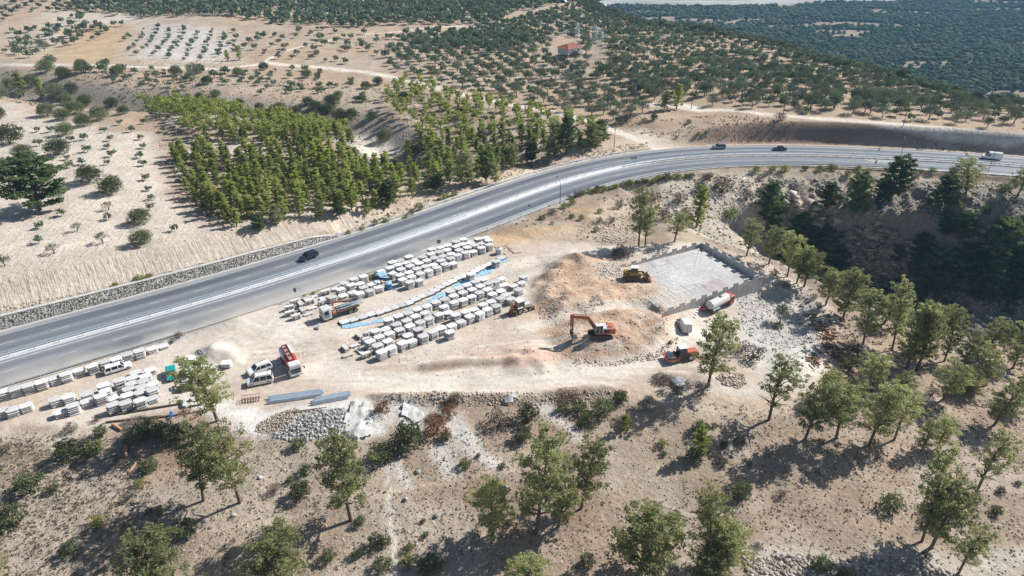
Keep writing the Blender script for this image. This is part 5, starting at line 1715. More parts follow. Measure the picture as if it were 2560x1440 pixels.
pine_leaf = leafmat('pine_needles', (0.22, 0.24, 0.12), (0.46, 0.475, 0.215), 0.55)
young_leaf = leafmat('young_pine_needles', (0.24, 0.28, 0.075), (0.50, 0.55, 0.16), 0.55, 0.5)
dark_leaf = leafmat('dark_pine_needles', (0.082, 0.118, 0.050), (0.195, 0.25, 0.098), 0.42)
oak_leaf = leafmat('oak_scrub_leaves', (0.085, 0.105, 0.05), (0.20, 0.225, 0.10), 0.25, 0.5)
olive_leaf = leafmat('olive_leaves', (0.095, 0.125, 0.078), (0.21, 0.25, 0.15), 0.25, 0.35)
far_leaf = leafmat('valley_scrub', (0.035, 0.055, 0.032), (0.095, 0.125, 0.07), 0.1, 0.1)
dry_leaf = leafmat('dry_twigs', (0.085, 0.072, 0.060), (0.20, 0.17, 0.14), 0.1)
brown_leaf = leafmat('withered_needles', (0.16, 0.075, 0.04), (0.30, 0.16, 0.09), 0.15)
pale_leaf = leafmat('yellow_green_leaves', (0.13, 0.16, 0.035), (0.27, 0.29, 0.07), 0.35)
silver_bark = paint('grey_bark', (0.26, 0.22, 0.185), 0.95, var=0.3, scale=3)


def quads_at(cen, n, rad, size, rg, flatz=0.75, aspect=0.45, up=0.25):
    """n leaf quads scattered round each centre. cen (k,3), rad (k,)"""
    k = len(cen)
    d = rg.normal(size=(k, n, 3)); d /= np.linalg.norm(d, axis=2)[..., None]
    r = rg.uniform(0.25, 1, (k, n, 1)) ** 0.5
    P = cen[:, None, :] + d * r * np.asarray(rad)[:, None, None] * np.array([1, 1, flatz])
    P = P.reshape(-1, 3); m = len(P)
    a = rg.normal(size=(m, 3)) + d.reshape(-1, 3) * 0.6; a[:, 2] += up; a /= np.linalg.norm(a, axis=1)[:, None]
    b_ = rg.normal(size=(m, 3)); b_ -= (b_ * a).sum(1)[:, None] * a; b_ /= np.linalg.norm(b_, axis=1)[:, None]
    s = size * rg.uniform(0.6, 1.3, (m, 1))
    a = a * s; b_ = b_ * s * aspect
    V = np.stack([P - a - b_ * .4, P - b_ + a * .1, P + a, P + b_ + a * .1], 1).reshape(-1, 3)
    F = np.arange(m * 4).reshape(-1, 4)
    tone = np.repeat(np.clip(np.repeat(rg.uniform(0, 1, k), n) * .7 + rg.uniform(0, .3, m), 0, 1), 4)
    return V, F, tone


def leaf_mesh(name, parts, mat):
    V = np.concatenate([p[0] for p in parts]); off = 0; Fs = []
    for p in parts: Fs.append(p[1] + off); off += len(p[0])
    me = mesh_np(name, V, np.concatenate(Fs), mat)
    fattr(me, 'tone', np.concatenate([p[2] for p in parts]))
    return me


def limb(m, p, q, r0, r1, n=6, bend=0.0, rr=R_):
    """a bending tapered limb in three lengths"""
    p, q = Vector(p), Vector(q); last = p; lr = r0
    for k in range(1, 4):
        t = k / 3
        w = p.lerp(q, t) + Vector((rr.uniform(-1, 1), rr.uniform(-1, 1), rr.uniform(0, 1))) * bend * math.sin(math.pi * t)
        r = r0 + (r1 - r0) * t
        m.tube(last, w, lr, r, n=n, caps=False); last = w; lr = r
    return last


def make_pine(seed, h=10.0, w=3.6, leaf=pine_leaf, crown0=0.42, lobes=26, n=46, lean=0.4, size=0.30, bare=0.0, shape='round', bk=bark, sub=3):
    """(trunk mesh, crown mesh) of an open-crowned pine"""
    rr = random.Random(seed); rg = np.random.default_rng(seed)
    m = MB()
    top = Vector((rr.uniform(-lean, lean) * h * .2, rr.uniform(-lean, lean) * h * .2, h * 0.93))
    mid = Vector((top.x * .3 + rr.uniform(-.2, .2), top.y * .3, h * .45))
    m.tube((0, 0, -0.4), mid, h * 0.013 + .05, h * 0.010 + .03, n=9, caps=False)
    m.tube(mid, top, h * 0.010 + .03, 0.03, n=8, caps=False)
    cen = []; rad = []
    for k in range(lobes):
        t = (k + 0.5) / lobes
        z = crown0 + (1 - crown0) * t ** 0.85
        if shape == 'round': prof = math.sqrt(max(0.03, 1 - (2 * abs((z - crown0) / (1 - crown0) - .42) / 1.25) ** 2))
        elif shape == 'cone': prof = (1 - (z - crown0) / (1 - crown0)) ** .62 * .9 + .12
        else: prof = 0.45 + 0.55 * math.sin(math.pi * min(1, (z - crown0) / (1 - crown0) * .9 + .15))
        a = k * 2.39996 + rr.uniform(-.4, .4)
        r = w / 2 * prof * rr.uniform(.55, 1.0)
        ax = (mid.lerp(top, (z - .45) / .48) if z > .45 else mid * (z / .45))
        e = Vector((ax.x + r * math.cos(a), ax.y + r * math.sin(a), h * z + rr.uniform(-.2, .3)))
        st_ = ax.lerp(Vector((ax.x, ax.y, h * max(crown0 * .8, z - .14))), 1.0)
        limb(m, st_, e, 0.05 + h * .004 * (1 - t), 0.015, n=5, bend=r * .14, rr=rr)
        if rr.random() < bare: continue
        for q in range(sub):
            g = rr.uniform(.30, 1.08)
            c = st_.lerp(e, g) + Vector((rr.uniform(-.35, .35), rr.uniform(-.35, .35), rr.uniform(0, .4))) * (w / 4)
            cen.append(tuple(c)); rad.append(w * rr.uniform(.05, .10))
    V = quads_at(np.array(cen), n // sub + 4, np.array(rad), size, rg, .6)
    return m.mesh('trunk', bk), leaf_mesh('crown', [V], leaf)


def make_round(seed, h=4.0, w=5.0, leaf=olive_leaf, stem=0.9, lobes=16, n=60, size=0.26, bk=silver_bark, low=0.0):
    rr = random.Random(seed); rg = np.random.default_rng(seed)
    m = MB(); cen = []; rad = []
    fork = Vector((rr.uniform(-.1, .1), rr.uniform(-.1, .1), stem * .7))
    m.tube((0, 0, -.3), fork, .10 + .03 * w, .08 + .02 * w, n=7, caps=False)
    for k in range(lobes):
        a = k * 2.39996 + rr.uniform(-.3, .3); t = (k + .5) / lobes
        el = math.asin(1 - t * (1.25 + low))
        R = rr.uniform(.50, .80)
        c = Vector((math.cos(a) * math.cos(el) * w / 2 * R, math.sin(a) * math.cos(el) * w / 2 * R, stem + (h - stem) * (.42 + .42 * math.sin(el) * rr.uniform(.8, 1.1))))
        if k % 3 == 0: limb(m, fork, c, .07, .02, n=5, bend=.15, rr=rr)
        cen.append(tuple(c)); rad.append(w * rr.uniform(.15, .24))
    cen.append((0, 0, stem + (h - stem) * .45)); rad.append(w * .3)
    return m.mesh('trunk', bk), leaf_mesh('crown', [quads_at(np.array(cen), n, np.array(rad), size, rg, .85)], leaf)


def join2(name, tm, cm):
    """trunk and crown as one mesh, for things too small to show parts"""
    import bmesh
    me = cm.copy(); me.name = name
    nv = len(me.vertices)
    bm = bmesh.new(); bm.from_mesh(tm)
    for f_ in bm.faces: f_.material_index = 1
    t2 = bpy.data.meshes.new('tmp'); bm.to_mesh(t2); bm.free()
    b2 = bmesh.new(); b2.from_mesh(me); b2.from_mesh(t2); b2.to_mesh(me); b2.free()
    me.materials.append(tm.materials[0])
    bpy.data.meshes.remove(t2)
    return me


PINES = [make_pine(100 + k, 10, 5.2, pine_leaf, .28, 32, 140, .6, .15, sub=7) for k in range(4)]
PINES_DENSE = [make_pine(120 + k, 10, 5.6, pine_leaf, .16, 36, 170, .4, .16, sub=8) for k in range(2)]
PINES_BARE = [make_pine(130 + k, 10, 5.4, pine_leaf, .30, 32, 130, .6, .15, bare=.32, sub=6) for k in range(2)]
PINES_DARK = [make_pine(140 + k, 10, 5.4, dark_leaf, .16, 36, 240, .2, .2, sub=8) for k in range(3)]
YOUNG = [make_pine(150 + k, 7, 3.0, young_leaf, .14, 26, 90, .15, .16, shape='cone', sub=5) for k in range(5)]
OLIVES = [make_round(200 + k, 4.0, 4.8, olive_leaf, .9, 14, 90, .17) for k in range(4)]
SMALL_OLIVES = [make_round(210 + k, 2.2, 2.0, olive_leaf, .6, 9, 40, .11) for k in range(2)]
OAKS = [make_round(220 + k, 4.2, 5.6, oak_leaf, .3, 20, 190, .155, low=.35) for k in range(3)]
BUSH = [make_round(230 + k, 1.6, 2.1, oak_leaf, .1, 11, 100, .09, low=.45) for k in range(4)]
BUSH_G = [make_round(240 + k, 1.5, 2.1, pale_leaf, .1, 10, 80, .09, low=.45) for k in range(2)]
BUSH_D = [make_round(250 + k, 1.6, 2.2, dry_leaf, .1, 10, 80, .08, low=.45) for k in range(2)]
BUSH_B = [make_round(260, 1.6, 2.2, brown_leaf, .1, 10, 80, .09, low=.45)]


def plant(kind, p, h, w, label, cat, group, name, rr=R_, parts=True, base_h=10.0, base_w=5.2, lean=None, names=('trunk', 'crown')):
    tm, cm = kind[rr.randrange(len(kind))]
    e = bpy.data.objects.new(name, None); COL.objects.link(e); e.empty_display_size = .3
    e.location = p
    e.rotation_euler = (0, 0, rr.uniform(0, 6.28)) if lean is None else (lean[1], lean[0], rr.uniform(-.3, .3))
    e.scale = (w / base_w, w / base_w, h / base_h)
    tag(e, label, cat, group)
    link(names[0], tm, e); link(names[1], cm, e)
    return e


def labels_by_rows(items, per, fmt):
    """items: list of (px, py, data). Rows counted up from the nearest, places counted from the left; returns data with label"""
    items = sorted(items, key=lambda q: -q[1]); out = []
    nrow = max(1, round(len(items) / per))
    for r in range(nrow):
        row = sorted(items[r * len(items) // nrow:(r + 1) * len(items) // nrow])
        for k, (px, py, d) in enumerate(row): out.append((d, fmt(r + 1, k + 1, len(row))))
    return out


# ---- pines of the near slope: base point, top y, crown width, kind
FG = [  # px, py, top, width, kind, label
    (545, 1052, 888, 132, 'P', 'bright green pine standing between the motorcycle and the white cars'),
    (508, 1252, 1075, 132, 'P', 'pine on near slope left of the sparse grey-limbed pine'),
    (600, 1256, 1068, 142, 'B', 'sparse pine with grey bare limbs right of the left slope pine'),
    (878, 1302, 1113, 160, 'P', 'broad round-topped pine below the white rock dust tongue'),
    (1770, 966, 800, 118, 'P', 'tall straight pine standing in front of the orange roller'),
    (1922, 1050, 902, 122, 'B', 'thin open pine alone right of the pink rubble heap'),
    (1230, 1335, 1195, 118, 'D', 'dense bushy pine at left of the central near clump'),
    (1340, 1335, 1093, 152, 'P', 'tallest pine of the central near clump'),
    (1395, 1318, 1190, 120, 'B', 'shorter grey-limbed pine at right of the central near clump'),
    (1452, 1272, 1104, 112, 'P', 'leaning pine with curved dark trunk right of the central clump'),
    (2012, 1098, 945, 120, 'P', 'leftmost pine of the clump above the open right slope'),
    (2091, 1095, 960, 120, 'P', 'second pine of the clump above the open right slope'),
    (2172, 1112, 965, 130, 'P', 'third pine of the clump above the open right slope'),
    (2235, 1100, 985, 100, 'B', 'rightmost pine of the clump above the open right slope'),
    (2301, 1132, 1055, 62, 'P', 'small leaning pine at the left of a pair on the right slope'),
    (2344, 1121, 1052, 84, 'P', 'small umbrella pine at the right of a pair on right slope'),
    (2440, 1232, 1086, 118, 'B', 'slender leaning pine near the right edge below the clump'),
    (2305, 1354, 1146, 116, 'P', 'tall pine at left of the twin pines lower right'),
    (2327, 1370, 1215, 150, 'P', 'tall pine at right of the twin pines lower right'),
    (2388, 1450, 1325, 105, 'B', 'thin pine on bottom edge below the twin pines'),
    (1765, 1405, 1235, 112, 'P', 'dense pine with pointed top at bottom right of centre'),
    (1815, 1412, 1305, 122, 'D', 'low dense pine directly right of the pointed pine'),
    (1600, 1430, 1268, 190, 'D', 'very wide pine at bottom left of the pointed pine'),
    (1770, 1485, 1385, 125, 'D', 'pine cut by the bottom edge under the pointed pine'),
    (385, 1535, 1362, 190, 'P', 'wide pine cut by the bottom edge left of the yellow-green one'),
    (700, 1500, 1352, 165, 'D', 'yellow-green round pine cut by the bottom edge'),
    (1300, 1530, 1412, 130, 'P', 'pine top just showing at the bottom edge below the shadowed ground'),
    (0, 1500, 1412, 80, 'P', 'pine crown cut by the bottom left corner'),
    (1866, 640, 556, 62, 'P', 'pine outside the far corner of the walled platform'),
    (1921, 660, 566, 66, 'P', 'first pine behind the right-hand platform wall'),
    (1968, 692, 588, 70, 'P', 'second pine behind the right-hand platform wall'),
    (1991, 709, 618, 62, 'P', 'third pine behind the right-hand platform wall'),
    (2010, 717, 630, 72, 'P', 'fourth pine behind the right-hand platform wall'),
    (2063, 763, 672, 74, 'P', 'pine at left end of the ravine rim above the log pile'),
    (2107, 796, 676, 92, 'D', 'second pine on ravine rim above the log pile'),
    (2158, 862, 728, 92, 'P', 'third pine on ravine rim right of the log pile'),
    (2230, 877, 712, 86, 'P', 'fourth pine on ravine rim right of the log pile'),
    (2266, 922, 758, 110, 'D', 'left of two crossed-trunk pines in the rim grove'),
    (2292, 925, 770, 110, 'P', 'right of two crossed-trunk pines in the rim grove'),
    (2361, 903, 776, 88, 'P', 'pine with forked trunk in middle of the rim grove'),
    (2407, 918, 830, 78, 'P', 'short pine above the white ledge in the rim grove'),
    (2462, 894, 800, 92, 'P', 'pine behind the white ledge in the rim grove'),
    (2532, 922, 820, 86, 'D', 'dense pine at right edge of the rim grove'),
    (2465, 965, 875, 100, 'P', 'pine with leaning trunk near right end of rim grove'),
    (2180, 980, 885, 98, 'P', 'two-stemmed pine above the second dead branch heap'),
    (2358, 998, 905, 108, 'B', 'flat-topped grey-branched pine in front of the rim grove'),
    (2074, 998, 935, 88, 'D', 'low pine between log pile and slope clump'),
    (2485, 1062, 965, 104, 'P', 'forked pine by the right edge above slender leaning one'),
    (2255, 1010, 945, 92, 'B', 'half-bare pine with grey limbs in front of crossed trunks'),
    (2310, 870, 760, 90, 'P', 'tree crown filling the gap at the back of rim grove'),
    (2210, 810, 735, 80, 'P', 'backmost pine of the rim grove overlooking the ravine'),
    (2420, 985, 930, 84, 'D', 'rounded low pine below the white ledge'),
    (2545, 1010, 935, 90, 'P', 'pine half cut by right edge behind the forked one'),
    (2120, 1010, 950, 80, 'P', 'small pine touching the left of the slope clump'),
    (1597, 615, 478, 74, 'P', 'tall pine at the top of the pale track above the loader'),
    (1612, 617, 520, 60, 'B', 'second trunk pine close beside tall pine above the loader'),
    (1686, 604, 530, 72, 'B', 'pale open pine left of the far platform corner'),
    (1740, 568, 470, 56, 'Y', 'yellow-green leaning pine on rocky slope above the platform corner'),
    (1950, 807, 762, 40, 'O', 'lone small tree on the gravel slope right of the tanker lorry'),
    (100, 525, 388, 158, 'G', 'large spreading dark pine at the left edge of the ploughed field'),
    (1560, 1076, 1035, 34, 'Y', 'small bright young pine above the stone tongue'),
    (1750, 1140, 1072, 54, 'Y', 'bright young pine with dark bush at its foot on the slope'),
    (2227, 500, 395, 82, 'K', 'tall dark pine rising to the highway edge above the ravine'),
    (2132, 546, 430, 66, 'G', 'slim pine left of the tall dark one at ravine edge'),
    (2068, 522, 458, 52, 'G', 'small pine on the upper ravine slope'),
    (1918, 560, 455, 70, 'K', 'dense deep green pine at the head of the ravine'),
    (2349, 522, 440, 72, 'G', 'leaning pine on the bare rocks above the ravine ledge'),
    (2413, 496, 403, 82, 'P', 'umbrella pine standing against the highway at upper right'),
    (2543, 491, 418, 70, 'P', 'pine at the right edge just below the highway'),
    (2203, 505, 450, 60, 'K', 'short dark pine hugging the left of the tall dark one'),
]
KINDS = {'P': PINES, 'B': PINES_BARE, 'D': PINES_DENSE, 'K': PINES_DARK, 'G': PINES_DARK, 'Y': None, 'O': None}
ravine_names = 0
for px, py, top, wd_, k, lab in FG:
    p = at(px, py) if py < 1440 else (*G(px, py, -6.0), -6.0)
    if py >= 1440: p = (p[0], p[1], float(hz(p[0], p[1])))
    m_ = mpp(p[1], p[2])
    hgt = (py - top) * m_ / math.cos(PITCH) * 0.97
    # a crown leaning toward the lens reads a little taller; solve for height by projection
    for _ in range(6):
        q = proj(p[0], p[1], p[2] + hgt)
        hgt *= (py - top) / max(5.0, (py - q[1]))
    wid = wd_ * mpp(p[1], p[2] + hgt * .6) * (0.9 if px > 1990 and py > 850 else 1.0)
    g = 'pines of the near slope' if py > 1040 else 'pines round the yard and ravine rim'
    if k == 'Y': plant(YOUNG, p, hgt, wid * 1.1, lab, 'pine tree', g, 'pine_tree', base_h=7, base_w=3.0)
    elif k == 'O': plant(OLIVES, p, hgt, wid * 1.1, lab, 'tree', g, 'small_tree', base_h=4, base_w=4.8)
    else: plant(KINDS[k], p, hgt, wid * 1.0, lab, 'pine tree', g, 'pine_tree', base_w=5.6 if k in 'DK' else 5.2)
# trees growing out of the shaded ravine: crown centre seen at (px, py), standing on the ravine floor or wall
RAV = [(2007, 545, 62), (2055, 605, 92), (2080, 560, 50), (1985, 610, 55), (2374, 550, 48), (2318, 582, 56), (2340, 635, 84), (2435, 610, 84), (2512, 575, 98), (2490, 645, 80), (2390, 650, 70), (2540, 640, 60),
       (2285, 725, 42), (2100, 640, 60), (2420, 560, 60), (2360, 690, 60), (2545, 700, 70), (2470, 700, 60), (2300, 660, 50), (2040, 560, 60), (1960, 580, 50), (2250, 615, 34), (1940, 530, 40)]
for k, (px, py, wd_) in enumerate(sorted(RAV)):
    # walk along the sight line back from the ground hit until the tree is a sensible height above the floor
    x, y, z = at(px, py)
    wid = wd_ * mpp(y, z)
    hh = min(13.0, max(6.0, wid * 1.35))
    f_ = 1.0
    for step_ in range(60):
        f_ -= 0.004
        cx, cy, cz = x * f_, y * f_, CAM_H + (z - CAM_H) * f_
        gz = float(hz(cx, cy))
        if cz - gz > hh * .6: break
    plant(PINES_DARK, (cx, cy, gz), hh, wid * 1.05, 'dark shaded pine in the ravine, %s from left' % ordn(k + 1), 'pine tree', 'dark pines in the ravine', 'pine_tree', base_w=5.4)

# ---- plantation of young pines
BLOCK1 = ats([(425, 400), (455, 480), (555, 572), (650, 562), (800, 540), (905, 560), (1000, 505), (1080, 480), (1120, 470), (1100, 430), (1030, 445), (960, 425), (880, 408), (860, 380), (760, 378), (660, 392), (560, 388), (440, 382)])
BLOCK2 = ats([(352, 265), (470, 345), (560, 358), (700, 362), (760, 380), (880, 362), (870, 330), (760, 312), (640, 300), (480, 262)])
BLOCK3 = ats([(960, 240), (975, 300), (1050, 330), (1000, 400), (1040, 440), (1150, 470), (1230, 450), (1310, 420), (1410, 392), (1520, 355), (1480, 325), (1300, 282), (1100, 228), (1000, 205)])
it = []
rr = random.Random(31)
for P, sp_, ang, skipp in ((BLOCK1, 4.0, .35, .07), (BLOCK2, 3.7, .1, .0), (BLOCK3, 4.9, .5, .14)):
    P = np.array(P); c = P.mean(0); u = np.array([math.cos(ang), math.sin(ang)]); v = np.array([-u[1], u[0]])
    for i in range(-40, 41):
        for j in range(-40, 41):
            q = c + u * (i + (j % 2) * .5) * sp_ + v * j * sp_ * 0.95 + np.array([rr.uniform(-1, 1), rr.uniform(-1, 1)]) * (1.25 if skipp < .1 else 1.9)
            if not inpoly(q[:1], q[1:], P)[0] or rr.random() < skipp: continue
            z = float(hz(q[0], q[1])); px, py = proj(q[0], q[1], z)
            it.append((px, py, (q[0], q[1], z)))
it.sort(key=lambda q: -q[1])
YP = it[:298]
rest_young = [q[2] for q in it[298:]]
for p, lab in labels_by_rows(YP, 20, lambda r, k, n: 'young bright pine, %s from left in %s row up of plantation above the highway' % (ordn(k), ordn(r))):
    h = rr.uniform(3.8, 7.2) if p[0] > -40 else rr.uniform(4.4, 6.8)
    plant(YOUNG, p, h, h * rr.uniform(.60, .80), lab, 'pine tree', 'young pines of the plantation', 'young_pine', rr, base_h=7, base_w=3.0)
print('young pines', len(it))


def merge(name, tree_meshes, pts, scales, rots, mat, label, kind='stuff', cat=None):
    """many copies of a few light meshes joined into one"""
    data = []
    for me in tree_meshes:
        v = np.empty(len(me.vertices) * 3, np.float32); me.vertices.foreach_get('co', v)
        f_ = np.empty(len(me.loops), np.int32); me.loops.foreach_get('vertex_index', f_)
        tn = np.empty(len(me.vertices), np.float32); me.attributes['tone'].data.foreach_get('value', tn)
        data.append((v.reshape(-1, 3), f_.reshape(len(me.polygons), -1), tn))
    pts = np.array(pts); n = len(pts); which = RNG.integers(0, len(data), n)
    Vs, Fs, Ts, off = [], [], [], 0
    for w_ in range(len(data)):
        sel = which == w_
        k = sel.sum()
        if not k: continue
        v, f_, tn = data[w_]
        a = rots[sel]; ca, sa_ = np.cos(a)[:, None], np.sin(a)[:, None]
        sx, sz = scales[sel][:, :1], scales[sel][:, 1:2]
        X_ = (v[None, :, 0] * ca - v[None, :, 1] * sa_) * sx + pts[sel][:, :1]
        Y_ = (v[None, :, 0] * sa_ + v[None, :, 1] * ca) * sx + pts[sel][:, 1:2]
        Z_ = v[None, :, 2] * sz + pts[sel][:, 2:3]
        Vs.append(np.stack([X_, Y_, Z_], -1).reshape(-1, 3))
        Fs.append((f_[None] + (np.arange(k) * len(v))[:, None, None]).reshape(-1, f_.shape[1]) + off)
        Ts.append(np.clip(np.tile(tn, (k, 1)) * .5 + RNG.uniform(0, .5, (k, 1)), 0, 1).ravel())
        off += k * len(v)
    me = mesh_np(name, np.concatenate(Vs), np.concatenate(Fs), mat)
    fattr(me, 'tone', np.concatenate(Ts))
    return tag(link(name, me), label, cat, None, kind)


def lod_crown(seed, w, h, z0, lobes, n, size, leaf):
    rg = np.random.default_rng(seed); cen = []; rad = []
    for k in range(lobes):
        a = k * 2.4; r = rg.uniform(.15, .32) * w
        cen.append((r * math.cos(a), r * math.sin(a), z0 + (h - z0) * rg.uniform(.3, .72))); rad.append(w * rg.uniform(.2, .3))
    q = quads_at(np.array(cen), n, np.array(rad), size, rg, .8, .8)
    trunk = np.array([(-.12, 0, -.4), (.12, 0, -.4), (.08, 0, z0 + .5), (-.08, 0, z0 + .5), (0, -.12, -.4), (0, .12, -.4), (0, .08, z0 + .5), (0, -.08, z0 + .5)], float) * np.array([w / 4, w / 4, 1])
    return leaf_mesh('crown', [q, (trunk, np.array([[0, 1, 2, 3], [4, 5, 6, 7]]), np.zeros(8))], leaf)


OL_MID = [lod_crown(300 + k, 4.8, 4.0, .8, 7, 13, .55, olive_leaf) for k in range(4)]
OL_FAR = [lod_crown(310 + k, 4.8, 4.0, .6, 4, 7, .95, olive_leaf) for k in range(4)]
YG_MID = [lod_crown(320 + k, 3.0, 7.0, 1.2, 10, 14, .36, young_leaf) for k in range(3)]
if rest_young:
    n = len(rest_young)
    merge('young_pines', YG_MID, rest_young, np.stack([RNG.uniform(.75, 1.15, n), RNG.uniform(.8, 1.2, n)], 1), RNG.uniform(0, 6.28, n), young_leaf, 'young pines thinning out at the back of the plantation')

# ---- olive groves
rr = random.Random(77)
ol = []       # px, py, (x,y,z), size


def grove(poly, sp_, ang, size, jit=.18, drop=.05, clump=None):
    P = np.array([G(px, py, 3.0) for px, py in poly]) if False else np.array(ats(poly))
    c = P.mean(0); u = np.array([math.cos(ang), math.sin(ang)]); v = np.array([-u[1], u[0]])
    R = max(np.linalg.norm(P - c, axis=1)); k = int(R / sp_) + 2
    ii, jj = np.meshgrid(np.arange(-k, k + 1), np.arange(-k, k + 1))
    rg = np.random.default_rng(int(sp_ * 100 + len(poly)))
    q = c + (ii.ravel()[:, None] * u + jj.ravel()[:, None] * v) * sp_ + rg.uniform(-1, 1, (ii.size, 2)) * sp_ * jit
    m = inpoly(q[:, 0], q[:, 1], P) & (rg.random(len(q)) > drop)
    if clump: m &= fbm(q[:, 0], q[:, 1], clump[0], clump[2], 3) > clump[1]
    q = q[m]; z = hz(q[:, 0], q[:, 1])
    # keep tracks and banks clear
    _, sdq, _ = pdist(q[:, 0], q[:, 1], [tuple(p) for p in ROAD[::3]])
    keep = sdq > 22
    for tr in TRACKS:
        d_, _, _ = pdist(q[:, 0], q[:, 1], tr); keep &= d_ > 3.2
    for (x, y), zz in zip(q[keep], z[keep]):
        s = size * rr.uniform(.62, 1.2); px, py = proj(x, y, zz)
        ol.append((px, py, (float(x), float(y), float(zz)), s))


TRACKS = [ats(p) for p in ([(-200, 150), (0, 163), (300, 165), (560, 172), (660, 158), (760, 165), (900, 178), (980, 192), (1100, 222), (1250, 255), (1380, 280), (1480, 305), (1560, 335), (1650, 372)],
                           [(1620, 262), (1700, 268), (1900, 284), (2100, 300), (2300, 318), (2600, 345)], [(1400, 145), (1440, 145)], [(1400, 135), (1440, 135)])]
grove([(1290, 50), (1440, 14), (1470, 10), (1600, 58), (1780, 82), (1900, 106), (2040, 148), (2220, 180), (2320, 222), (2600, 276), (2600, 336), (2300, 308), (2000, 288), (1850, 272), (1700, 252), (1560, 312),
       (1480, 300), (1300, 262), (1100, 222), (980, 185), (960, 170), (1000, 120), (1100, 105), (1200, 70)], 6.9, .35, 5.2)
grove([(150, -30), (1460, -60), (1440, 8), (1290, 30), (1240, 60), (1080, 62), (880, 70), (700, 62), (560, 40), (400, 44), (260, 36), (150, 22)], 6.0, .2, 6.0, .25, .06, (55, .30, 5))
grove([(1000, 82), (1120, 84), (1250, 92), (1300, 70), (1330, 110), (1250, 140), (1100, 125), (1000, 112)], 6.0, .3, 5.6, .25)
grove([(1500, 170), (1800, 150), (2050, 190), (2300, 250), (2250, 290), (2000, 275), (1750, 240), (1560, 240)], 8.2, .3, 5.4, .25, .3)
grove([(560, 74), (880, 74), (1000, 90), (1000, 115), (960, 165), (840, 160), (700, 110), (560, 100)], 10.5, .4, 4.6, .35, .3)
grove([(-120, 0), (140, 0), (150, 30), (350, 62), (300, 70), (200, 110), (60, 150), (-120, 150)], 9.0, .2, 5.2, .3, .2, (40, .40, 8))
grove([(300, 95), (350, 70), (560, 78), (600, 120), (560, 155), (420, 150), (320, 140)], 8.0, .3, 2.9, .15)
grove([(560, 100), (700, 110), (840, 160), (720, 158), (640, 152), (580, 130)], 8.5, .1, 3.6, .2, .15)
grove([(200, 172), (560, 180), (640, 180), (760, 172), (880, 190), (900, 210), (800, 235), (600, 225), (420, 235), (260, 215)], 7.0, .25, 3.0, .25, .25)
grove([(80, 150), (330, 172), (560, 178), (600, 200), (420, 215), (260, 200), (80, 170)], 14.0, .25, 6.0, .3, .1)
grove([(640, 180), (760, 172), (900, 190), (1000, 240), (950, 250), (800, 280), (640, 260)], 13.0, .2, 3.8, .35, .3)
for px, py in [(380, 290), (360, 310), (300, 312), (330, 330), (262, 332), (276, 352), (270, 372), (280, 392), (270, 412), (352, 350), (360, 372), (352, 395), (360, 415), (365, 452), (372, 478), (378, 500), (376, 525),
               (272, 525), (272, 550), (194, 578), (98, 608), (136, 634), (258, 608), (100, 572), (155, 540), (150, 505), (245, 440), (220, 380), (175, 420), (170, 400), (210, 350), (130, 330), (95, 330), (100, 365),
               (14, 665), (437, 578), (205, 412), (180, 355), (52, 330), (420, 300), (410, 330)]:
    p = at(px, py); ol.append((px, py, p, rr.uniform(2.0, 3.0)))
ol = [q for q in ol if not (1380 < q[0] < 1450 and 95 < q[1] < 150) and not (1475 < q[0] < 1520 and 120 < q[1] < 165)]
ol.sort(key=lambda q: -q[1])
inview = [q for q in ol if -20 < q[0] < 2580 and -10 < q[1]]
print('olives', len(ol), len(inview))
ind = sorted(inview, key=lambda q: -(q[3] / mpp(q[2][1], q[2][2])))[:296]
ids = set(id(q) for q in ind)
left_f = [q for q in ind if q[0] < 480 and q[1] > 245]
hillL = [q for q in ind if q[0] < 960 and q not in left_f]
hillR = [q for q in ind if q[0] >= 960]
for lst, where in ((left_f, 'the pale ploughed field'), (hillL, 'the left hillside'), (hillR, 'the grove beyond the bend')):
    if not lst: continue
    for (p, s), lab in labels_by_rows([(q[0], q[1], (q[2], q[3])) for q in lst], 17, lambda r, k, n: 'olive tree, %s from left in %s row up of %s' % (ordn(k), ordn(r), where)):
        kd = OLIVES if s > 3.2 else SMALL_OLIVES
        bh, bw = (4.0, 4.8) if s > 3.2 else (2.2, 2.0)
        plant(kd, p, s * rr.uniform(.78, .95), s, lab, 'olive tree', 'olive trees of the groves', 'olive_tree', rr, base_h=bh, base_w=bw)
rest = [q for q in ol if id(q) not in ids]
near_r = [q for q in rest if q[2][1] < 430]; far_r = [q for q in rest if q[2][1] >= 430]
for lst, kd, lab in ((near_r, OL_MID, 'smaller olive trees filling the middle of the groves'), (far_r, OL_FAR, 'dense distant olive trees covering the back of the hill')):
    n = len(lst); s = np.array([q[3] for q in lst]) / 4.8
    merge('olive_grove', kd, [q[2] for q in lst], np.stack([s, s * RNG.uniform(.9, 1.1, n)], 1), RNG.uniform(0, 6.28, n), olive_leaf, lab)

# trees along the ridge itself and down its back
rg = np.random.default_rng(44)
RP = np.array(smooth_line([tuple(p) for p in RIDGE[3:14]], 4.6, 2))
pts = []
for k in range(1, len(RP)):
    d_ = RP[k] - RP[k - 1]; nr_ = np.array([-d_[1], d_[0]]) / np.hypot(*d_)
    for o_ in (-7, -1, 6, 13, 20, 27):
        if rg.random() < .82:
            q = RP[k] + nr_ * (o_ + rg.uniform(-2.5, 2.5)) + rg.uniform(-2, 2, 2); pts.append((q[0], q[1], float(hz(q[0], q[1]))))
n = len(pts); s = RNG.uniform(.7, 1.35, n)
merge('olive_grove', OL_MID, pts, np.stack([s, s * RNG.uniform(.85, 1.15, n)], 1), RNG.uniform(0, 6.28, n), olive_leaf, 'scrubby olive trees along the skyline ridge and its far side')

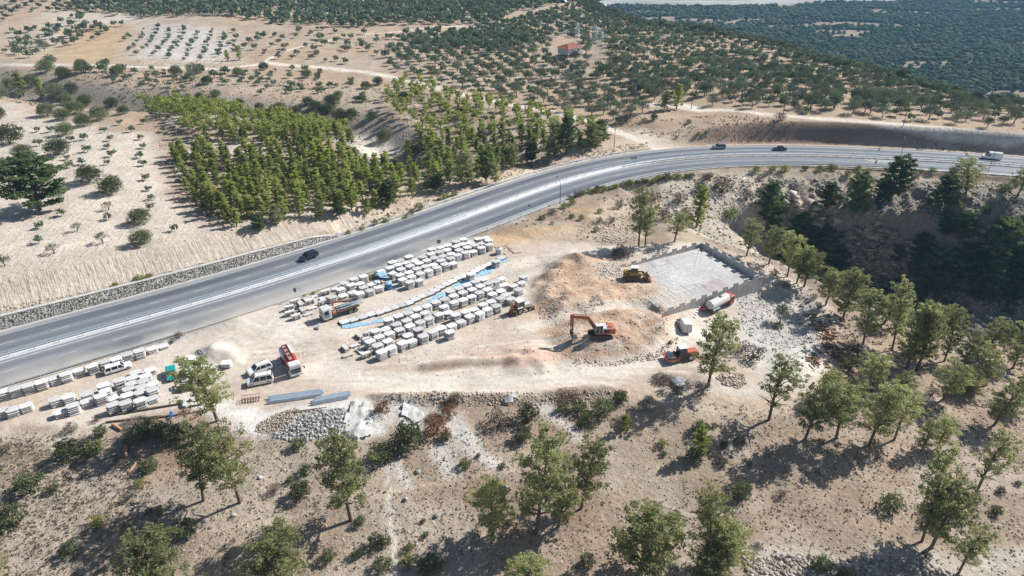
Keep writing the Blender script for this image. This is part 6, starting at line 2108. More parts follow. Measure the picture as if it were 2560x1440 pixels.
# ---- big round oaks and carobs
BIG = [(280, 484, 66, 'left'), (224, 455, 62, ''), (352, 560, 58, ''), (356, 612, 58, ''), (148, 388, 62, ''), (165, 338, 46, ''), (210, 315, 44, ''), (25, 360, 70, ''), (10, 440, 60, ''), (60, 395, 50, ''), (-5, 300, 50, ''),
       (118, 180, 44, ''), (160, 195, 40, ''), (210, 182, 42, ''), (295, 190, 38, ''), (440, 188, 34, ''), (500, 182, 32, ''), (520, 210, 30, ''), (768, 194, 30, ''), (660, 175, 28, ''), (595, 190, 30, '')]
for k, (px, py, w_, _) in enumerate(sorted(BIG)):
    p = at(px, py); wid = w_ * mpp(p[1], p[2])
    plant(OAKS, p, wid * .72, wid, 'big round dark oak, %s from left edge across the left fields' % ordn(k + 1), 'oak tree', 'big round oaks of the left fields', 'oak_tree', base_h=4.2, base_w=5.6)
GUL = [(30, 225, 40, 'K'), (60, 240, 44, 'Y'), (105, 245, 36, 'Y'), (80, 215, 40, 'K'), (140, 240, 44, 'K'), (165, 262, 40, 'K'), (0, 245, 44, 'K'), (120, 290, 46, 'K'), (190, 285, 44, 'K'), (160, 300, 40, 'K'), (250, 300, 46, 'K'),
       (215, 262, 36, 'K'), (280, 268, 34, 'K'), (310, 285, 30, 'K'), (440, 240, 20, 'K'), (500, 250, 26, 'K'), (540, 242, 26, 'K'), (600, 265, 26, 'K'), (650, 275, 26, 'K'), (700, 282, 36, 'K'), (740, 290, 34, 'K'), (790, 280, 40, 'K'),
       (830, 268, 44, 'K'), (850, 300, 40, 'K'), (880, 292, 30, 'K'), (930, 296, 26, 'K'), (960, 352, 40, 'K'), (915, 222, 26, 'K'), (945, 212, 28, 'K'), (905, 255, 24, 'K'), (1010, 250, 30, 'K'), (845, 245, 24, 'K'), (785, 305, 40, 'K'),
       (700, 300, 30, 'K'), (575, 282, 26, 'K'), (1150, 290, 30, 'K'), (1230, 330, 30, 'K'), (1080, 350, 30, 'K'), (1330, 340, 30, 'K'), (1410, 355, 34, 'G'), (1340, 300, 26, 'K'), (1030, 380, 26, 'K'), (1120, 400, 26, 'K'),
       (180, 232, 34, 'K'), (820, 285, 36, 'K'), (770, 262, 28, 'K')]
GUL.sort()
for k, (px, py, w_, kd) in enumerate(GUL):
    p = at(px, py); wid = w_ * mpp(p[1], p[2])
    lab = 'dark scrub oak in gully behind plantation, %s from left' % ordn(k + 1)
    if kd == 'Y': plant(YOUNG, p, wid * 1.3, wid, 'bright green pine, %s from left among the gully oaks' % ordn(k + 1), 'pine tree', 'trees of the gully', 'pine_tree', base_h=7, base_w=3.0)
    else: plant(OAKS, p, wid * .75, wid * 1.05, lab, 'oak tree', 'trees of the gully', 'oak_tree', base_h=4.2, base_w=5.6)
for px, py, tp_y, w_, lab in ((1302, 268 + 6, 228, 26, ''), (1408 - 0, 276, 216, 34, '')):
    pass
for px, py, tp_y, w_, lab in ((1660, 275, 232, 26, 'small yellow-green tree at the left of the track bend above the cut bank'), (1691, 272, 217, 32, 'tall green tree at the track bend above the cut bank'),
                              (600, 150, 120, 20, 'small light green tree on white hillside beside the upper track, left one'), (570, 152, 128, 16, 'smaller light green tree left of its pair on the white hillside')):
    p = at(px, py); plant(YOUNG, p, (py - tp_y) * mpp(p[1], p[2]) / .9, w_ * mpp(p[1], p[2]) * 1.2, lab, 'tree', None, 'pine_tree', base_h=7, base_w=3.0)
for k, (px, py, h_, w_) in enumerate([(1215, 455, 75, 45), (1160, 470, 90, 62), (975, 512, 60, 50), (1280, 420, 55, 36), (1330, 408, 50, 36), (1390, 395, 85, 50), (1415, 385, 90, 55), (1480, 372, 60, 60), (1500, 360, 55, 55), (1240, 460, 50, 34),
                                      (1090, 478, 40, 40), (690, 562, 50, 46), (650, 575, 40, 40), (800, 548, 45, 40), (850, 545, 55, 36)]):
    p = at(px, py)
    plant(PINES_DENSE if k % 2 else PINES_DARK, p, h_ * mpp(p[1], p[2]) / .92, w_ * mpp(p[1], p[2]), 'darker full-grown pine, %s counted along plantation edge nearest the highway' % ORD[k], 'pine tree', 'darker pines along the plantation edge', 'pine_tree', base_w=5.6)

# ---- bushes, by hand
BS = [  # px, py, width, kind
    (172, 1145, 66, 'O'), (80, 1225, 72, 'O'), (136, 1228, 32, 'O'), (30, 1310, 78, 'O'), (175, 1385, 50, 'O'), (215, 1120, 44, 'D'), (255, 1090, 40, 'O'), (180, 1078, 34, 'D'), (238, 1135, 56, 'O'), (340, 1105, 60, 'O'), (370, 1085, 60, 'O'),
    (410, 1085, 56, 'O'), (372, 1175, 50, 'O'), (300, 1158, 36, 'D'), (350, 1214, 30, 'G'), (320, 1250, 26, 'D'), (245, 1312, 42, 'G'), (400, 1285, 22, 'G'), (372, 1284, 26, 'D'), (462, 1335, 64, 'O'), (430, 1100, 60, 'O'), (460, 1090, 50, 'O'),
    (748, 1118, 42, 'O'), (765, 1182, 36, 'O'), (690, 1230, 34, 'D'), (752, 1240, 62, 'O'), (725, 1205, 24, 'O'), (1020, 1112, 88, 'O'), (955, 1148, 70, 'O'), (1115, 1098, 34, 'O'), (1092, 1085, 66, 'B'), (955, 1030, 44, 'B'), (1125, 1040, 40, 'B'),
    (1165, 1165, 34, 'O'), (1196, 1142, 16, 'O'), (1256, 1168, 20, 'O'), (1250, 1062, 62, 'D'), (1320, 1050, 62, 'O'), (1308, 1100, 52, 'O'), (1366, 1076, 18, 'O'), (1355, 1096, 18, 'O'), (1404, 1030, 36, 'O'), (1447, 1028, 44, 'O'),
    (1432, 1165, 34, 'O'), (1455, 1066, 30, 'O'), (1482, 1070, 26, 'D'), (1505, 1035, 62, 'O'), (1550, 1005, 46, 'O'), (1140, 1005, 36, 'D'), (1468, 1050, 30, 'G'), (1655, 1115, 28, 'G'), (1660, 1138, 18, 'O'), (1750, 1078, 48, 'O'), (1785, 1068, 18, 'O'),
    (1808, 1118, 22, 'O'), (1850, 1105, 30, 'O'), (1808, 1162, 28, 'O'), (1890, 1136, 12, 'D'), (1874, 1164, 18, 'O'), (1850, 1242, 58, 'O'), (1952, 1240, 26, 'D'), (1735, 1150, 44, 'O'), (2105, 1480, 50, 'O'), (2052, 1425, 54, 'O'),
    (2226, 1270, 58, 'O'), (2490, 1284, 34, 'O'), (2545, 1212, 18, 'O'), (2500, 1232, 26, 'O'), (1895, 1368, 20, 'D'), (2315, 1395, 26, 'O'), (1468, 1410, 42, 'O'), (1272, 1312, 22, 'O'), (894, 1390, 34, 'O'), (940, 1365, 46, 'O'), (962, 1360, 34, 'O'),
    (1022, 1375, 30, 'G'), (958, 1420, 52, 'O'), (1058, 1305, 16, 'O'), (1065, 1340, 20, 'O'), (830, 1440, 40, 'O'), (1020, 1410, 44, 'G'), (1075, 1430, 70, 'O'), (900, 1310, 36, 'O'), (1880, 895, 62, 'D'), (1855, 880, 30, 'D'), (1755, 985, 44, 'D'),
    (1945, 820, 26, 'O'), (2125, 920, 56, 'O'), (2330, 990, 34, 'D'), (1620, 1005, 26, 'D'), (1560, 640, 50, 'D'), (1540, 640, 24, 'D'), (1690, 985, 30, 'D'),
    (1633, 500, 34, 'D'), (1700, 506, 38, 'D'), (1714, 535, 28, 'D'), (1547, 520, 26, 'D'), (1803, 480, 58, 'D'), (1867, 500, 34, 'D'), (1761, 455, 32, 'D'), (1658, 548, 36, 'D'), (1528, 556, 22, 'D'), (1498, 557, 20, 'D'), (1750, 480, 30, 'O'),
    (1430, 510, 22, 'G'), (1500, 532, 18, 'G'), (1453, 550, 18, 'G'), (1430, 545, 18, 'G'), (1825, 545, 44, 'G'), (1720, 550, 30, 'G'), (1410, 520, 20, 'G'), (1380, 535, 24, 'D'), (1355, 548, 20, 'O'), (1490, 580, 18, 'G'), (1380, 560, 12, 'D'),
    (1790, 470, 18, 'O'), (1775, 445, 22, 'G'), (1930, 430, 24, 'G'), (1960, 432, 26, 'G'), (1890, 430, 24, 'G'), (1905, 445, 20, 'G'), (2080, 425, 26, 'G'), (2050, 428, 26, 'G'), (2120, 440, 22, 'G'), (2145, 426, 18, 'G'), (2012, 425, 18, 'O'),
    (2300, 433, 20, 'G'), (2330, 432, 22, 'G'), (2382, 436, 28, 'O'), (2510, 480, 34, 'O'), (2320, 510, 20, 'O'), (2265, 500, 14, 'O'), (2400, 525, 30, 'O'), (2460, 530, 26, 'O'), (1960, 720, 30, 'D'), (2100, 700, 30, 'O'), (1935, 690, 24, 'D'), (2045, 770, 22, 'D'),
    (1555, 310, 30, 'D'), (1570, 300, 34, 'D'), (1610, 305, 18, 'G'), (1635, 300, 24, 'O'), (1722, 308, 16, 'G'), (1490, 318, 20, 'D'), (1950, 300, 28, 'D'), (1745, 340, 14, 'G'), (1765, 335, 12, 'O'), (1690, 345, 10, 'D'),
    (922, 700, 26, 'G'), (938, 694, 20, 'G'), (784, 735, 12, 'G'), (762, 742, 10, 'G'), (448, 845, 22, 'D'), (120, 785, 22, 'G'), (186, 762, 24, 'G'), (350, 705, 28, 'G'), (290, 718, 18, 'G'), (375, 696, 22, 'G'), (430, 690, 18, 'G'), (505, 665, 14, 'D'), (560, 655, 14, 'G'), (30, 790, 14, 'D'),
    (872, 585, 16, 'G'), (905, 575, 16, 'G'), (938, 562, 20, 'Y'), (965, 555, 18, 'G'), (1015, 545, 16, 'G'), (1048, 525, 26, 'G'), (1112, 498, 26, 'G'), (1135, 490, 18, 'G'), (1030, 535, 20, 'D'), (1070, 640, 12, 'D'), (1200, 630, 14, 'D'), (1150, 612, 14, 'G'),
    (15, 1130, 30, 'D'), (245, 1052, 22, 'D'), (450, 980, 14, 'G'), (2035, 745, 20, 'D'), (1310, 1290, 20, 'O')]
for i in range(26):    # hedge of green bushes below the outer guard rail
    s = i / 25
    BS.append((1425 + 300 * s + R_.uniform(-4, 4), (498 - 58 * s ** 0.72) + R_.uniform(-2, 5), R_.uniform(14, 24), 'G' if R_.random() < .6 else 'O'))
BK = {'O': (BUSH, 'dark green', 'oak_shrub'), 'D': (BUSH_D, 'grey dry leafless', 'dry_shrub'), 'G': (BUSH_G, 'light green', 'green_shrub'), 'B': (BUSH_B, 'withered reddish brown', 'withered_shrub'), 'Y': (BUSH_G, 'light green', 'green_shrub')}
zones = {}
for px, py, w_, kd in BS:
    if py > 1020: zn = 'left near slope' if px < 900 else ('middle of the near slope' if px < 1500 else 'right near slope')
    elif px < 1200 and py < 860: zn = 'verges of the straight highway'
    elif py < 350: zn = 'bank beyond the bend'
    elif py < 600: zn = 'slope below highway bend'
    else: zn = 'edge of the yard'
    zones.setdefault((zn, BK[kd][1]), []).append((px, py, w_, kd))
for (zn, kn), lst in zones.items():
    for k, (px, py, w_, kd) in enumerate(sorted(lst)):
        if py > 1438: p = (*G(px, py, -6), 0); p = (p[0], p[1], float(hz(p[0], p[1])))
        else: p = at(px, py)
        kind, adj, nm = BK[kd]
        wid = w_ * mpp(p[1], p[2])
        plant(kind, p, wid * R_.uniform(.62, .85), wid * 1.05, '%s %s bush from left on the %s' % (ordn(k + 1), kn, zn), 'bush', '%s bushes, %s' % (kn, zn), nm, base_h=1.6, base_w=2.1, names=('stem', 'foliage'))

# ---- distant wooded plain
rg = np.random.default_rng(91)
n = 52000
yy = rg.uniform(0, 1, n) ** 0.8 * 1500 + 330; xx = rg.uniform(-.15, .80, n) * yy * 1.05
_, rs2, _ = pdist(xx, yy, RIDGE)
bare = fbm(xx, yy * 2.2, 85, 95, 4)
k_ = (rs2 > 5) & (rg.random(n) > ss(.60, .68, bare) * .93) & (np.hypot(xx, yy) < 1900)
FRP = ats([(1380, 6), (1500, 11), (1700, 14), (1850, 13), (2000, 8), (2300, -4)])
d_, _, _ = pdist(xx, yy, FRP)
k_ &= d_ > 15
xx, yy = xx[k_], yy[k_]
zz = hz(xx, yy)
sz = rg.uniform(3.6, 6.4, len(xx)) * (1 + .0003 * yy)
V = ICO_V[None] * rg.uniform(.6, 1.3, (len(xx), 12, 1)) * np.array([1, 1, .72])
V = V * (sz / 2)[:, None, None] + np.stack([xx, yy, zz + sz * .28], 1)[:, None, :]
Fq = (ICO_F[None] + (np.arange(len(xx)) * 12)[:, None, None]).reshape(-1, 3)
me = mesh_np('distant_woodland', V.reshape(-1, 3), Fq, far_leaf)
fattr(me, 'tone', (np.repeat(rg.uniform(0, 1, len(xx)), 12) * .6 + rg.uniform(0, .4, len(xx) * 12)))
tag(link('distant_woodland', me), 'bluish distant woodland covering the low plain beyond the ridge', kind='stuff')
print('far trees', len(xx))
# ---------------------------------------------------------------- house, pylons, lamps, signs, cables
roofm = paint('roof_tiles', (0.42, 0.13, 0.085), 0.8, var=0.2, scale=1.5)
cladm = paint('pale_cladding', (0.58, 0.56, 0.55), 0.6, var=0.08)
p = at(1424, 139)
h = empty('house', (p[0], p[1], p[2] + 0.0), 0.75, 'small pale cabin on posts with a red hipped roof among the olive trees', 'house')
link('wall', MB().box((0, 0, 2.9), (10.5, 7.5, 3.2)).mesh('wall', cladm), h)
gj = MB()
for x in np.arange(-4.8, 5.0, 1.2): gj.box((x, -3.76, 2.9), (.06, .03, 3.1))
for y in np.arange(-3.2, 3.4, 1.2): gj.box((5.26, y, 2.9), (.03, .06, 3.1)); gj.box((-5.26, y, 2.9), (.03, .06, 3.1))
gj.build('panel_joint', paint('joint', (.28, .27, .27), .8), h)
m = MB(); ov = .8
a = [(-5.25 - ov, -3.75 - ov, 4.4), (5.25 + ov, -3.75 - ov, 4.4), (5.25 + ov, 3.75 + ov, 4.4), (-5.25 - ov, 3.75 + ov, 4.4)]
m.add(a + [(-2.0, 0, 6.3), (2.0, 0, 6.3)], [(0, 1, 5, 4), (1, 2, 5), (2, 3, 4, 5), (3, 0, 4), (3, 2, 1, 0)])
rf = m.build('roof', roofm, h)
q = MB()
for v in a: q.beam(v, (2.0 if v[0] > 0 else -2.0, 0, 6.33), .22, .12)
q.beam((-2, 0, 6.36), (2, 0, 6.36), .22, .12); q.build('ridge_tile', paint('ridge_tile', (.62, .30, .20), .8), rf)
q = MB()
for y in np.arange(-4.0, 0, .55): q.beam((-5.6 + (4.4 + y) * .6, y, 4.52 + (y + 4.5) * .425), (5.6 - (4.4 + y) * .6, y, 4.52 + (y + 4.5) * .425), .1, .07)
q.build('tile_row', roofm, rf)
for x in (-4.8, 0, 4.8):
    for y in (-3.3, 3.3): link('post', MB().box((0, 0, .55), (.3, .3, 1.5)).mesh('post', concrete_wall), h, (x, y, 0))
link('window', MB().box((2.6, -3.78, 3.1), (1.2, .06, 1.1)).mesh('window', glassm), h)
link('window', MB().box((5.28, 1.2, 3.1), (.06, 1.2, 1.1)).mesh('window', glassm), h)
link('door', MB().box((5.28, -1.6, 2.5), (.06, 1.0, 2.1)).mesh('door', paint('door_brown', (.12, .08, .06), .6)), h)


def pylon(px, py, top, base_w, label, arms=3):
    p = at(px, py); mp = mpp(p[1], p[2]); H_ = (py - top) * mp / .86
    e = empty('electricity_pylon', p, .5, label, 'pylon', 'lattice pylons near the cabin')
    wz = lambda z: base_w * (1 - z / H_) ** 1.1 / 2 + .45
    zs = np.linspace(0, H_ * .93, 11)
    for sx in (-1, 1):
        for sy in (-1, 1):
            m = MB()
            for z0, z1 in zip(zs, zs[1:]): m.beam((sx * wz(z0), sy * wz(z0), z0), (sx * wz(z1), sy * wz(z1), z1), .09, .09)
            m.build('leg', galv, e)
    m = MB()
    for z0, z1 in zip(zs, zs[1:]):
        a_, b_ = wz(z0), wz(z1)
        for s in (-1, 1):
            for f1, f2 in ((-1, 1), (1, -1)):
                m.beam((f1 * a_, s * a_, z0), (f2 * b_, s * b_, z1), .05, .05); m.beam((s * a_, f1 * a_, z0), (s * b_, f2 * b_, z1), .05, .05)
    tag(m.build('lattice', galv, e), kind='stuff')
    for k in range(arms):
        z = H_ * (.74 + .1 * k)
        m = MB(); m.beam((-3.4 + .5 * k, 0, z), (3.4 - .5 * k, 0, z), .16, .16); m.beam((-3.4 + .5 * k, 0, z), (0, 0, z + 1.1), .1, .1); m.beam((3.4 - .5 * k, 0, z), (0, 0, z + 1.1), .1, .1)
        m.build('cross_arm', galv, e)
    return p, H_


P1 = pylon(1441, 150, 74, 3.4, 'grey lattice pylon rising from behind the right corner of the cabin roof')
P2 = pylon(1484, 148, 74, 4.2, 'middle lattice pylon right of the cabin, slimmer and taller looking')
P3 = pylon(1499, 158, 88, 4.4, 'nearest lattice pylon, rightmost of the three beside the cabin')
pm = pylon(2091, 160, 130, 1.6, 'small pale mast standing up from the woodland behind the ridge', 2)
cabm = paint('aluminium_cable', (0.28, 0.29, 0.29), 0.7, 0.0, var=.05)


def cable(a, b_, sag, label, r=.022):
    m = MB(); n = 26; pts = []
    for k in range(n + 1):
        t_ = k / n; v = Vector(a).lerp(Vector(b_), t_); v.z -= sag * 4 * t_ * (1 - t_); pts.append(v)
    for u_, v_ in zip(pts, pts[1:]): m.tube(u_, v_, r, n=4, caps=False)
    tag(m.build('cable', cabm), label, 'cable', 'overhead power cables')


pL = Vector(at(-160, 330)) + Vector((0, 0, 15))
for k in range(3):
    a = Vector(P1[0]) + Vector((k * 1.6 - 1.6, 0, P1[1] * .8))
    cable(a, pL + Vector((k * .9, k * 1.4, k * .5)), 11, '%s power cable sweeping left from the cabin pylon over the plantation' % ('lower', 'middle', 'upper')[k])
for k in range(2):
    cable(Vector(P3[0]) + Vector((k * 2.5, 0, P3[1] * .8)), (420 + k * 14, 900, 20), 22, '%s power cable running from right pylon over the far woodland' % ('lower', 'upper')[k])
poles = []
for px, py, top, lab in ((1286, 424, 385, 'wooden line pole between the plantation trees left of the bend'), (1535, 366, 326, 'thin wooden line pole at the corner of the plantation by the track'),
                         (1, 640, 592, 'wooden line pole at the left edge above the highway cut'), (1728, 272, 232, 'wooden line pole on the track above the cut bank'),
                         (1955, 300, 252, 'wooden line pole at the start of the dark cut bank'), (2258, 314, 262, 'leaning wooden pole among the olives above the burnt bank'), (2466, 270, 222, 'dark pole on the skyline at upper right')):
    p = at(px, py); H_ = (py - top) * mpp(p[1], p[2]) / .88
    e = empty('utility_pole', p, .4, lab, 'pole', 'wooden line poles')
    m = MB(); m.tube((0, 0, -.5), (0, 0, H_), .13, .08, n=8); m.build('shaft', bark, e)
    m = MB(); m.beam((-.8, 0, H_ - .4), (.8, 0, H_ - .4), .1, .1); m.build('cross_arm', bark, e)
    poles.append(Vector((p[0], p[1], p[2] + H_ - .3)))
cable(poles[0], poles[1], 1.6, 'single cable strung between the two poles at the plantation edge', .014)
cable(poles[0], Vector(at(700, 560)) + Vector((0, 0, 7)), 1.6, 'single cable running left from pole between plantation trees', .014)


def lamp(px, py, top, aim, label):
    p = at(px, py); H_ = 8.2 if top is None else (py - top) * mpp(p[1], p[2]) / .86
    q = at(*aim); a = math.atan2(q[1] - p[1], q[0] - p[0])
    e = empty('street_lamp', (p[0], p[1], 0.0), a, label, 'street lamp', 'street lamps of the highway')
    m = MB(); m.tube((0, 0, -.2), (0, 0, H_), .10, .06, n=10); m.build('pole', steel_dark, e)
    m = MB(); m.tube((0, 0, H_), (.8, 0, H_ + .9), .05, n=8); m.tube((.8, 0, H_ + .9), (2.6, 0, H_ + 1.35), .045, n=8); m.build('arm', steel_dark, e)
    m = MB(); m.box((3.0, 0, H_ + 1.38), (.95, .34, .16), taper=.7); m.build('lamp_head', steel_dark, e)


lamp(1400, 509, 466, (1385, 495), 'tall street lamp on the outer verge of the lower carriageway before the bend')
lamp(2470, 431, None, (2466, 424), 'street lamp rising beside the white van at the right edge')
lamp(2243, 422, None, (2241, 412), 'street lamp on the outer verge beside the hatch stripes')


def sign(px, py, kind, hp, label, face=None):
    p = at(px, py); e = empty('road_sign', (p[0], p[1], max(p[2], 0.0)), 0.2 if face is None else face, label, 'road sign', 'signs along the highway')
    m = MB(); m.tube((0, 0, 0), (0, 0, hp), .05, n=8); m.build('post', galv, e)
    if kind == 'chevron':
        m = MB(); m.box((0, 0, hp + .25), (2.1, .05, .62)); b_ = m.build('board', black_trim, e)
        q = MB()
        for k in range(3):
            x = -.65 + .65 * k
            for s in (-1, 1): q.add([(x - .25, -.03, hp + .25), (x - .08, -.03, hp + .25), (x + .22, -.03, hp + .25 + s * .27), (x + .05, -.03, hp + .25 + s * .27)], [(0, 1, 2, 3)])
        q.build('chevron', whitep, b_)
    elif kind == 'board':
        m = MB(); m.box((0, 0, hp - .3), (.9, .05, .9)); m.build('board', rust, e)
    elif kind == 'red':
        m = MB(); m.tube((0, -.04, hp), (0, .04, hp), .38, n=16); m.build('disc', darkred, e)
    else:
        m = MB(); m.box((0, 0, hp - .2), (.55, .05, .9)); m.build('board', steel_dark, e)


sign(1583, 409, 'chevron', 1.5, 'black chevron board with white arrows on the median at the bend')
sign(1098, 622, 'board', 2.2, 'brown-backed road sign on the verge behind the roadside stockpile')
sign(741, 750, 'plain', 2.6, 'narrow sign post at the left end of the roadside stockpile')
sign(1785, 385, 'red', 1.6, 'round red sign on the median below the silver off-roader')
sign(2193, 391, 'plain', 2.4, 'dark marker sign on the median above the hatch stripes')
sign(2186, 421, 'plain', 2.2, 'dark marker sign on the outer verge below the hatch stripes')
sign(2411, 403, 'plain', 2.4, 'dark marker sign on the median left of white van')

# ---------------------------------------------------------------- far road across the plain
V = []; Fl = []
FP = smooth_line(FRP, 20, 6)
for k, (x, y) in enumerate(FP):
    d_ = FP[min(k + 1, len(FP) - 1)] - FP[max(k - 1, 0)]; nr_ = np.array([-d_[1], d_[0]]) / np.hypot(*d_)
    zb = float(hz(x, y)) + 5.0
    for o_, dz in ((-13, -6), (-6, 0), (7, .1), (13, 3)):
        V.append((x + nr_[0] * o_, y + nr_[1] * o_, zb + dz))
    if k: b0 = len(V) - 8; Fl += [(b0 + j, b0 + 4 + j, b0 + 5 + j, b0 + 1 + j) for j in range(3)]
me = mesh_np('far_road', V, Fl, mats=[paint('pale_embankment', (0.50, 0.47, 0.42), .9, var=.2, scale=.02), paint('far_asphalt', (.36, .37, .38), .8, scale=.02)], mi=[0, 1, 0] * (len(Fl) // 3))
tag(link('far_road', me), 'pale road on an embankment crossing the distant plain', 'road', kind='structure')

# ---------------------------------------------------------------- building materials in the yard
def bundle(pa, pb, n, layers, w, label, mat, name='rail_bundle', part='rail', secw=.27, sech=.1, cat='beam bundle'):
    a, b_ = Vector(at(*pa)), Vector(at(*pb)); L = (b_ - a).length; ang = math.atan2(b_.y - a.y, b_.x - a.x)
    z0 = max(a.z, b_.z)
    e = empty(name, ((a.x + b_.x) / 2, (a.y + b_.y) / 2, z0), ang, label, cat, 'bundles of galvanised beams')
    mm = MB(); prof = [(-.5, 0), (-.3, 1), (-.1, 1), (0, .2), (.1, 1), (.3, 1), (.5, 0), (.44, 0), (0, -.1), (-.44, 0)]
    mm.loft([[(x, u_ * secw, v_ * sech) for u_, v_ in prof] for x in (-L / 2, L / 2)])
    me_ = mm.mesh(part, mat)
    for l in range(layers):
        for k in range(n):
            link(part, me_, e, (R_.uniform(-.35, .35), (k - (n - 1) / 2) * secw * 1.3 + .07 * l, .12 + l * (sech + .05)), (0, 0, R_.uniform(-.006, .006)))
    for x in (-L * .3, L * .3): link('batten', MB().box((x, 0, .05), (.1, n * secw, .1)).mesh('batten', wood), e)


bundle((672, 1004), (806, 985), 5, 3, 1, 'long bundle of galvanised guard rail beams, left of the two below the white cars', galv)
bundle((786, 1008), (874, 991), 4, 4, 1, 'shorter bundle of galvanised guard rail beams, right of the two', galv)


def pole_obj(pa, pb, r, mat, label, name='timber_pole', cat='pole', grp=None, ra=None, dz=0.0):
    a, b_ = Vector(at(*pa)), Vector(at(*pb)); a.z += r + .02 + dz; b_.z += r + .02 + dz
    c = (a + b_) / 2
    m = MB(); m.tube(a - c, b_ - c, r, ra or r * .75, n=10)
    return tag(m.build(name, mat, None, c), label, cat, grp)


pole_obj((271, 1041), (470, 1008), .20, bark, 'longest brown pole lying below the slab cluster', grp='long brown poles below the slab cluster')
pole_obj((266, 1057), (405, 1042), .17, bark, 'lower brown pole lying above the dead branches', grp='long brown poles below the slab cluster')
pole_obj((395, 1045), (470, 1035), .15, bark, 'short dark pole continuing the lower one', grp='long brown poles below the slab cluster')
pole_obj((472, 1018), (508, 1012), .17, bark, 'stubby pole right of the white sacks', grp='long brown poles below the slab cluster')
pole_obj((430, 1096), (505, 1060), .12, bark, 'thin pole in the shade below the tall pine', grp='long brown poles below the slab cluster')
pole_obj((715, 1037), (818, 1023), .10, rust, 'rusty bar lying across the grey rubble heap', 'steel_bar', 'bar', dz=.3)
for pa, pb, r, mt, lab in (((283, 1064), (305, 1078), .26, logwood, 'fresh-cut log lying below the left end of the poles'), ((315, 1105), (316, 1146), .26, logwood, 'thick upright-looking peeled log on the near slope'),
                           ((345, 1153), (322, 1186), .16, logwood, 'slim pale split log below the thick one'), ((545, 1103), (562, 1110), .16, logwood, 'small log beside the dead branches under slope pines')):
    pole_obj(pa, pb, r, mt, lab, 'log', 'log', 'felled logs on the near slope')


def logpile(poly, n, lab, Lr, r, along=None, mat=None, group='felled timber right of the gravel slope', layers=2):
    """logs lying at all angles inside a polygon; each log its own part"""
    P = np.array(ats(poly)); c = P.mean(0); z = float(hz(*c))
    e = empty('log_pile', (c[0], c[1], z), 0, lab, 'log pile', group)
    k = 0; tries = 0
    while k < n and tries < 3000:
        tries += 1
        q = P.min(0) + (P.max(0) - P.min(0)) * np.array([R_.random(), R_.random()])
        if not inpoly(q[:1], q[1:], P)[0]: continue
        a = R_.uniform(0, 3.14) if along is None else along + R_.uniform(-.12, .12)
        L = Lr * R_.uniform(.6, 1.2); rr_ = r * R_.uniform(.7, 1.25)
        zz_ = float(hz(q[0], q[1])) - z + rr_ + R_.random() * layers * r
        d_ = Vector((math.cos(a) * L / 2, math.sin(a) * L / 2, R_.uniform(-.12, .12)))
        m = MB(); m.tube(-d_, d_, rr_, rr_ * .85, n=8)
        link('log', m.mesh('log', (mat or [logwood, bark, rust])[k % 3] if mat is None else mat), e, Vector((q[0] - c[0], q[1] - c[1], zz_)))
        k += 1


logpile([(2028, 785), (2042, 784), (2062, 826), (2056, 832), (2040, 822)], 34, 'long neat row of stacked brown logs at the foot of the gravel slope', 1.9, .13, along=.3)
logpile([(2056, 850), (2085, 862), (2110, 885), (2106, 905), (2080, 895), (2062, 870)], 46, 'untidy heap of reddish cut logs below the stacked row', 1.9, .14)
logpile([(2052, 826), (2086, 828), (2088, 850), (2056, 848)], 14, 'loose large logs between the stacked row and the heap', 2.6, .19)
logpile([(2018, 893), (2046, 890), (2052, 912), (2026, 918)], 16, 'small scatter of logs alone on the pale dirt', 1.8, .13)
logpile([(2080, 930), (2120, 938), (2150, 955), (2110, 955)], 16, 'scatter of broken logs behind the low slope pine', 1.8, .12)
logpile([(460, 1018), (512, 1020), (500, 1048), (455, 1052)], 18, 'short broken boards heaped in the shade beside the white sacks', 1.5, .07, group='heaps of boards in the yard')
pole_obj((2085, 788), (2112, 803), .22, bark, 'thick dark trunk lying beside the ravine rim pine', 'log', 'log', 'felled logs on the rim')
for k, (pa, pb) in enumerate([((1262, 622), (1274, 606)), ((1258, 616), (1272, 612)), ((1265, 614), (1284, 632)), ((1278, 620), (1284, 632)), ((1282, 634), (1304, 631)), ((1258, 633), (1266, 637)), ((1236, 616), (1242, 620)), ((1272, 626), (1282, 630))]):
    a, b_ = Vector(at(*pa)), Vector(at(*pb)); a.z += .12; b_.z += .12; c = (a + b_) / 2
    tag(MB().beam(a - c, b_ - c, .28, .06).build('plank', wood, None, c), 'timber plank, %s from left right of the grey water tank' % ordn(k + 1) if k else 'timber plank nearest the roadside stacks, beside the water tank', 'plank', 'scattered planks by the water tank')

# tyre
e = at(427, 858); m = MB(); n = 22
m.loft([[((.42 + .13 * math.cos(u_)) * math.cos(2 * math.pi * k / n), (.42 + .13 * math.cos(u_)) * math.sin(2 * math.pi * k / n), .16 + .13 * math.sin(u_)) for u_ in np.linspace(0, 2 * math.pi, 9)[:-1]] for k in range(n + 1)], caps=False)
tag(m.build('loose_tyre', rubber, None, e, smooth=True), 'old black tyre lying at the right end of the single slab file', 'tyre')


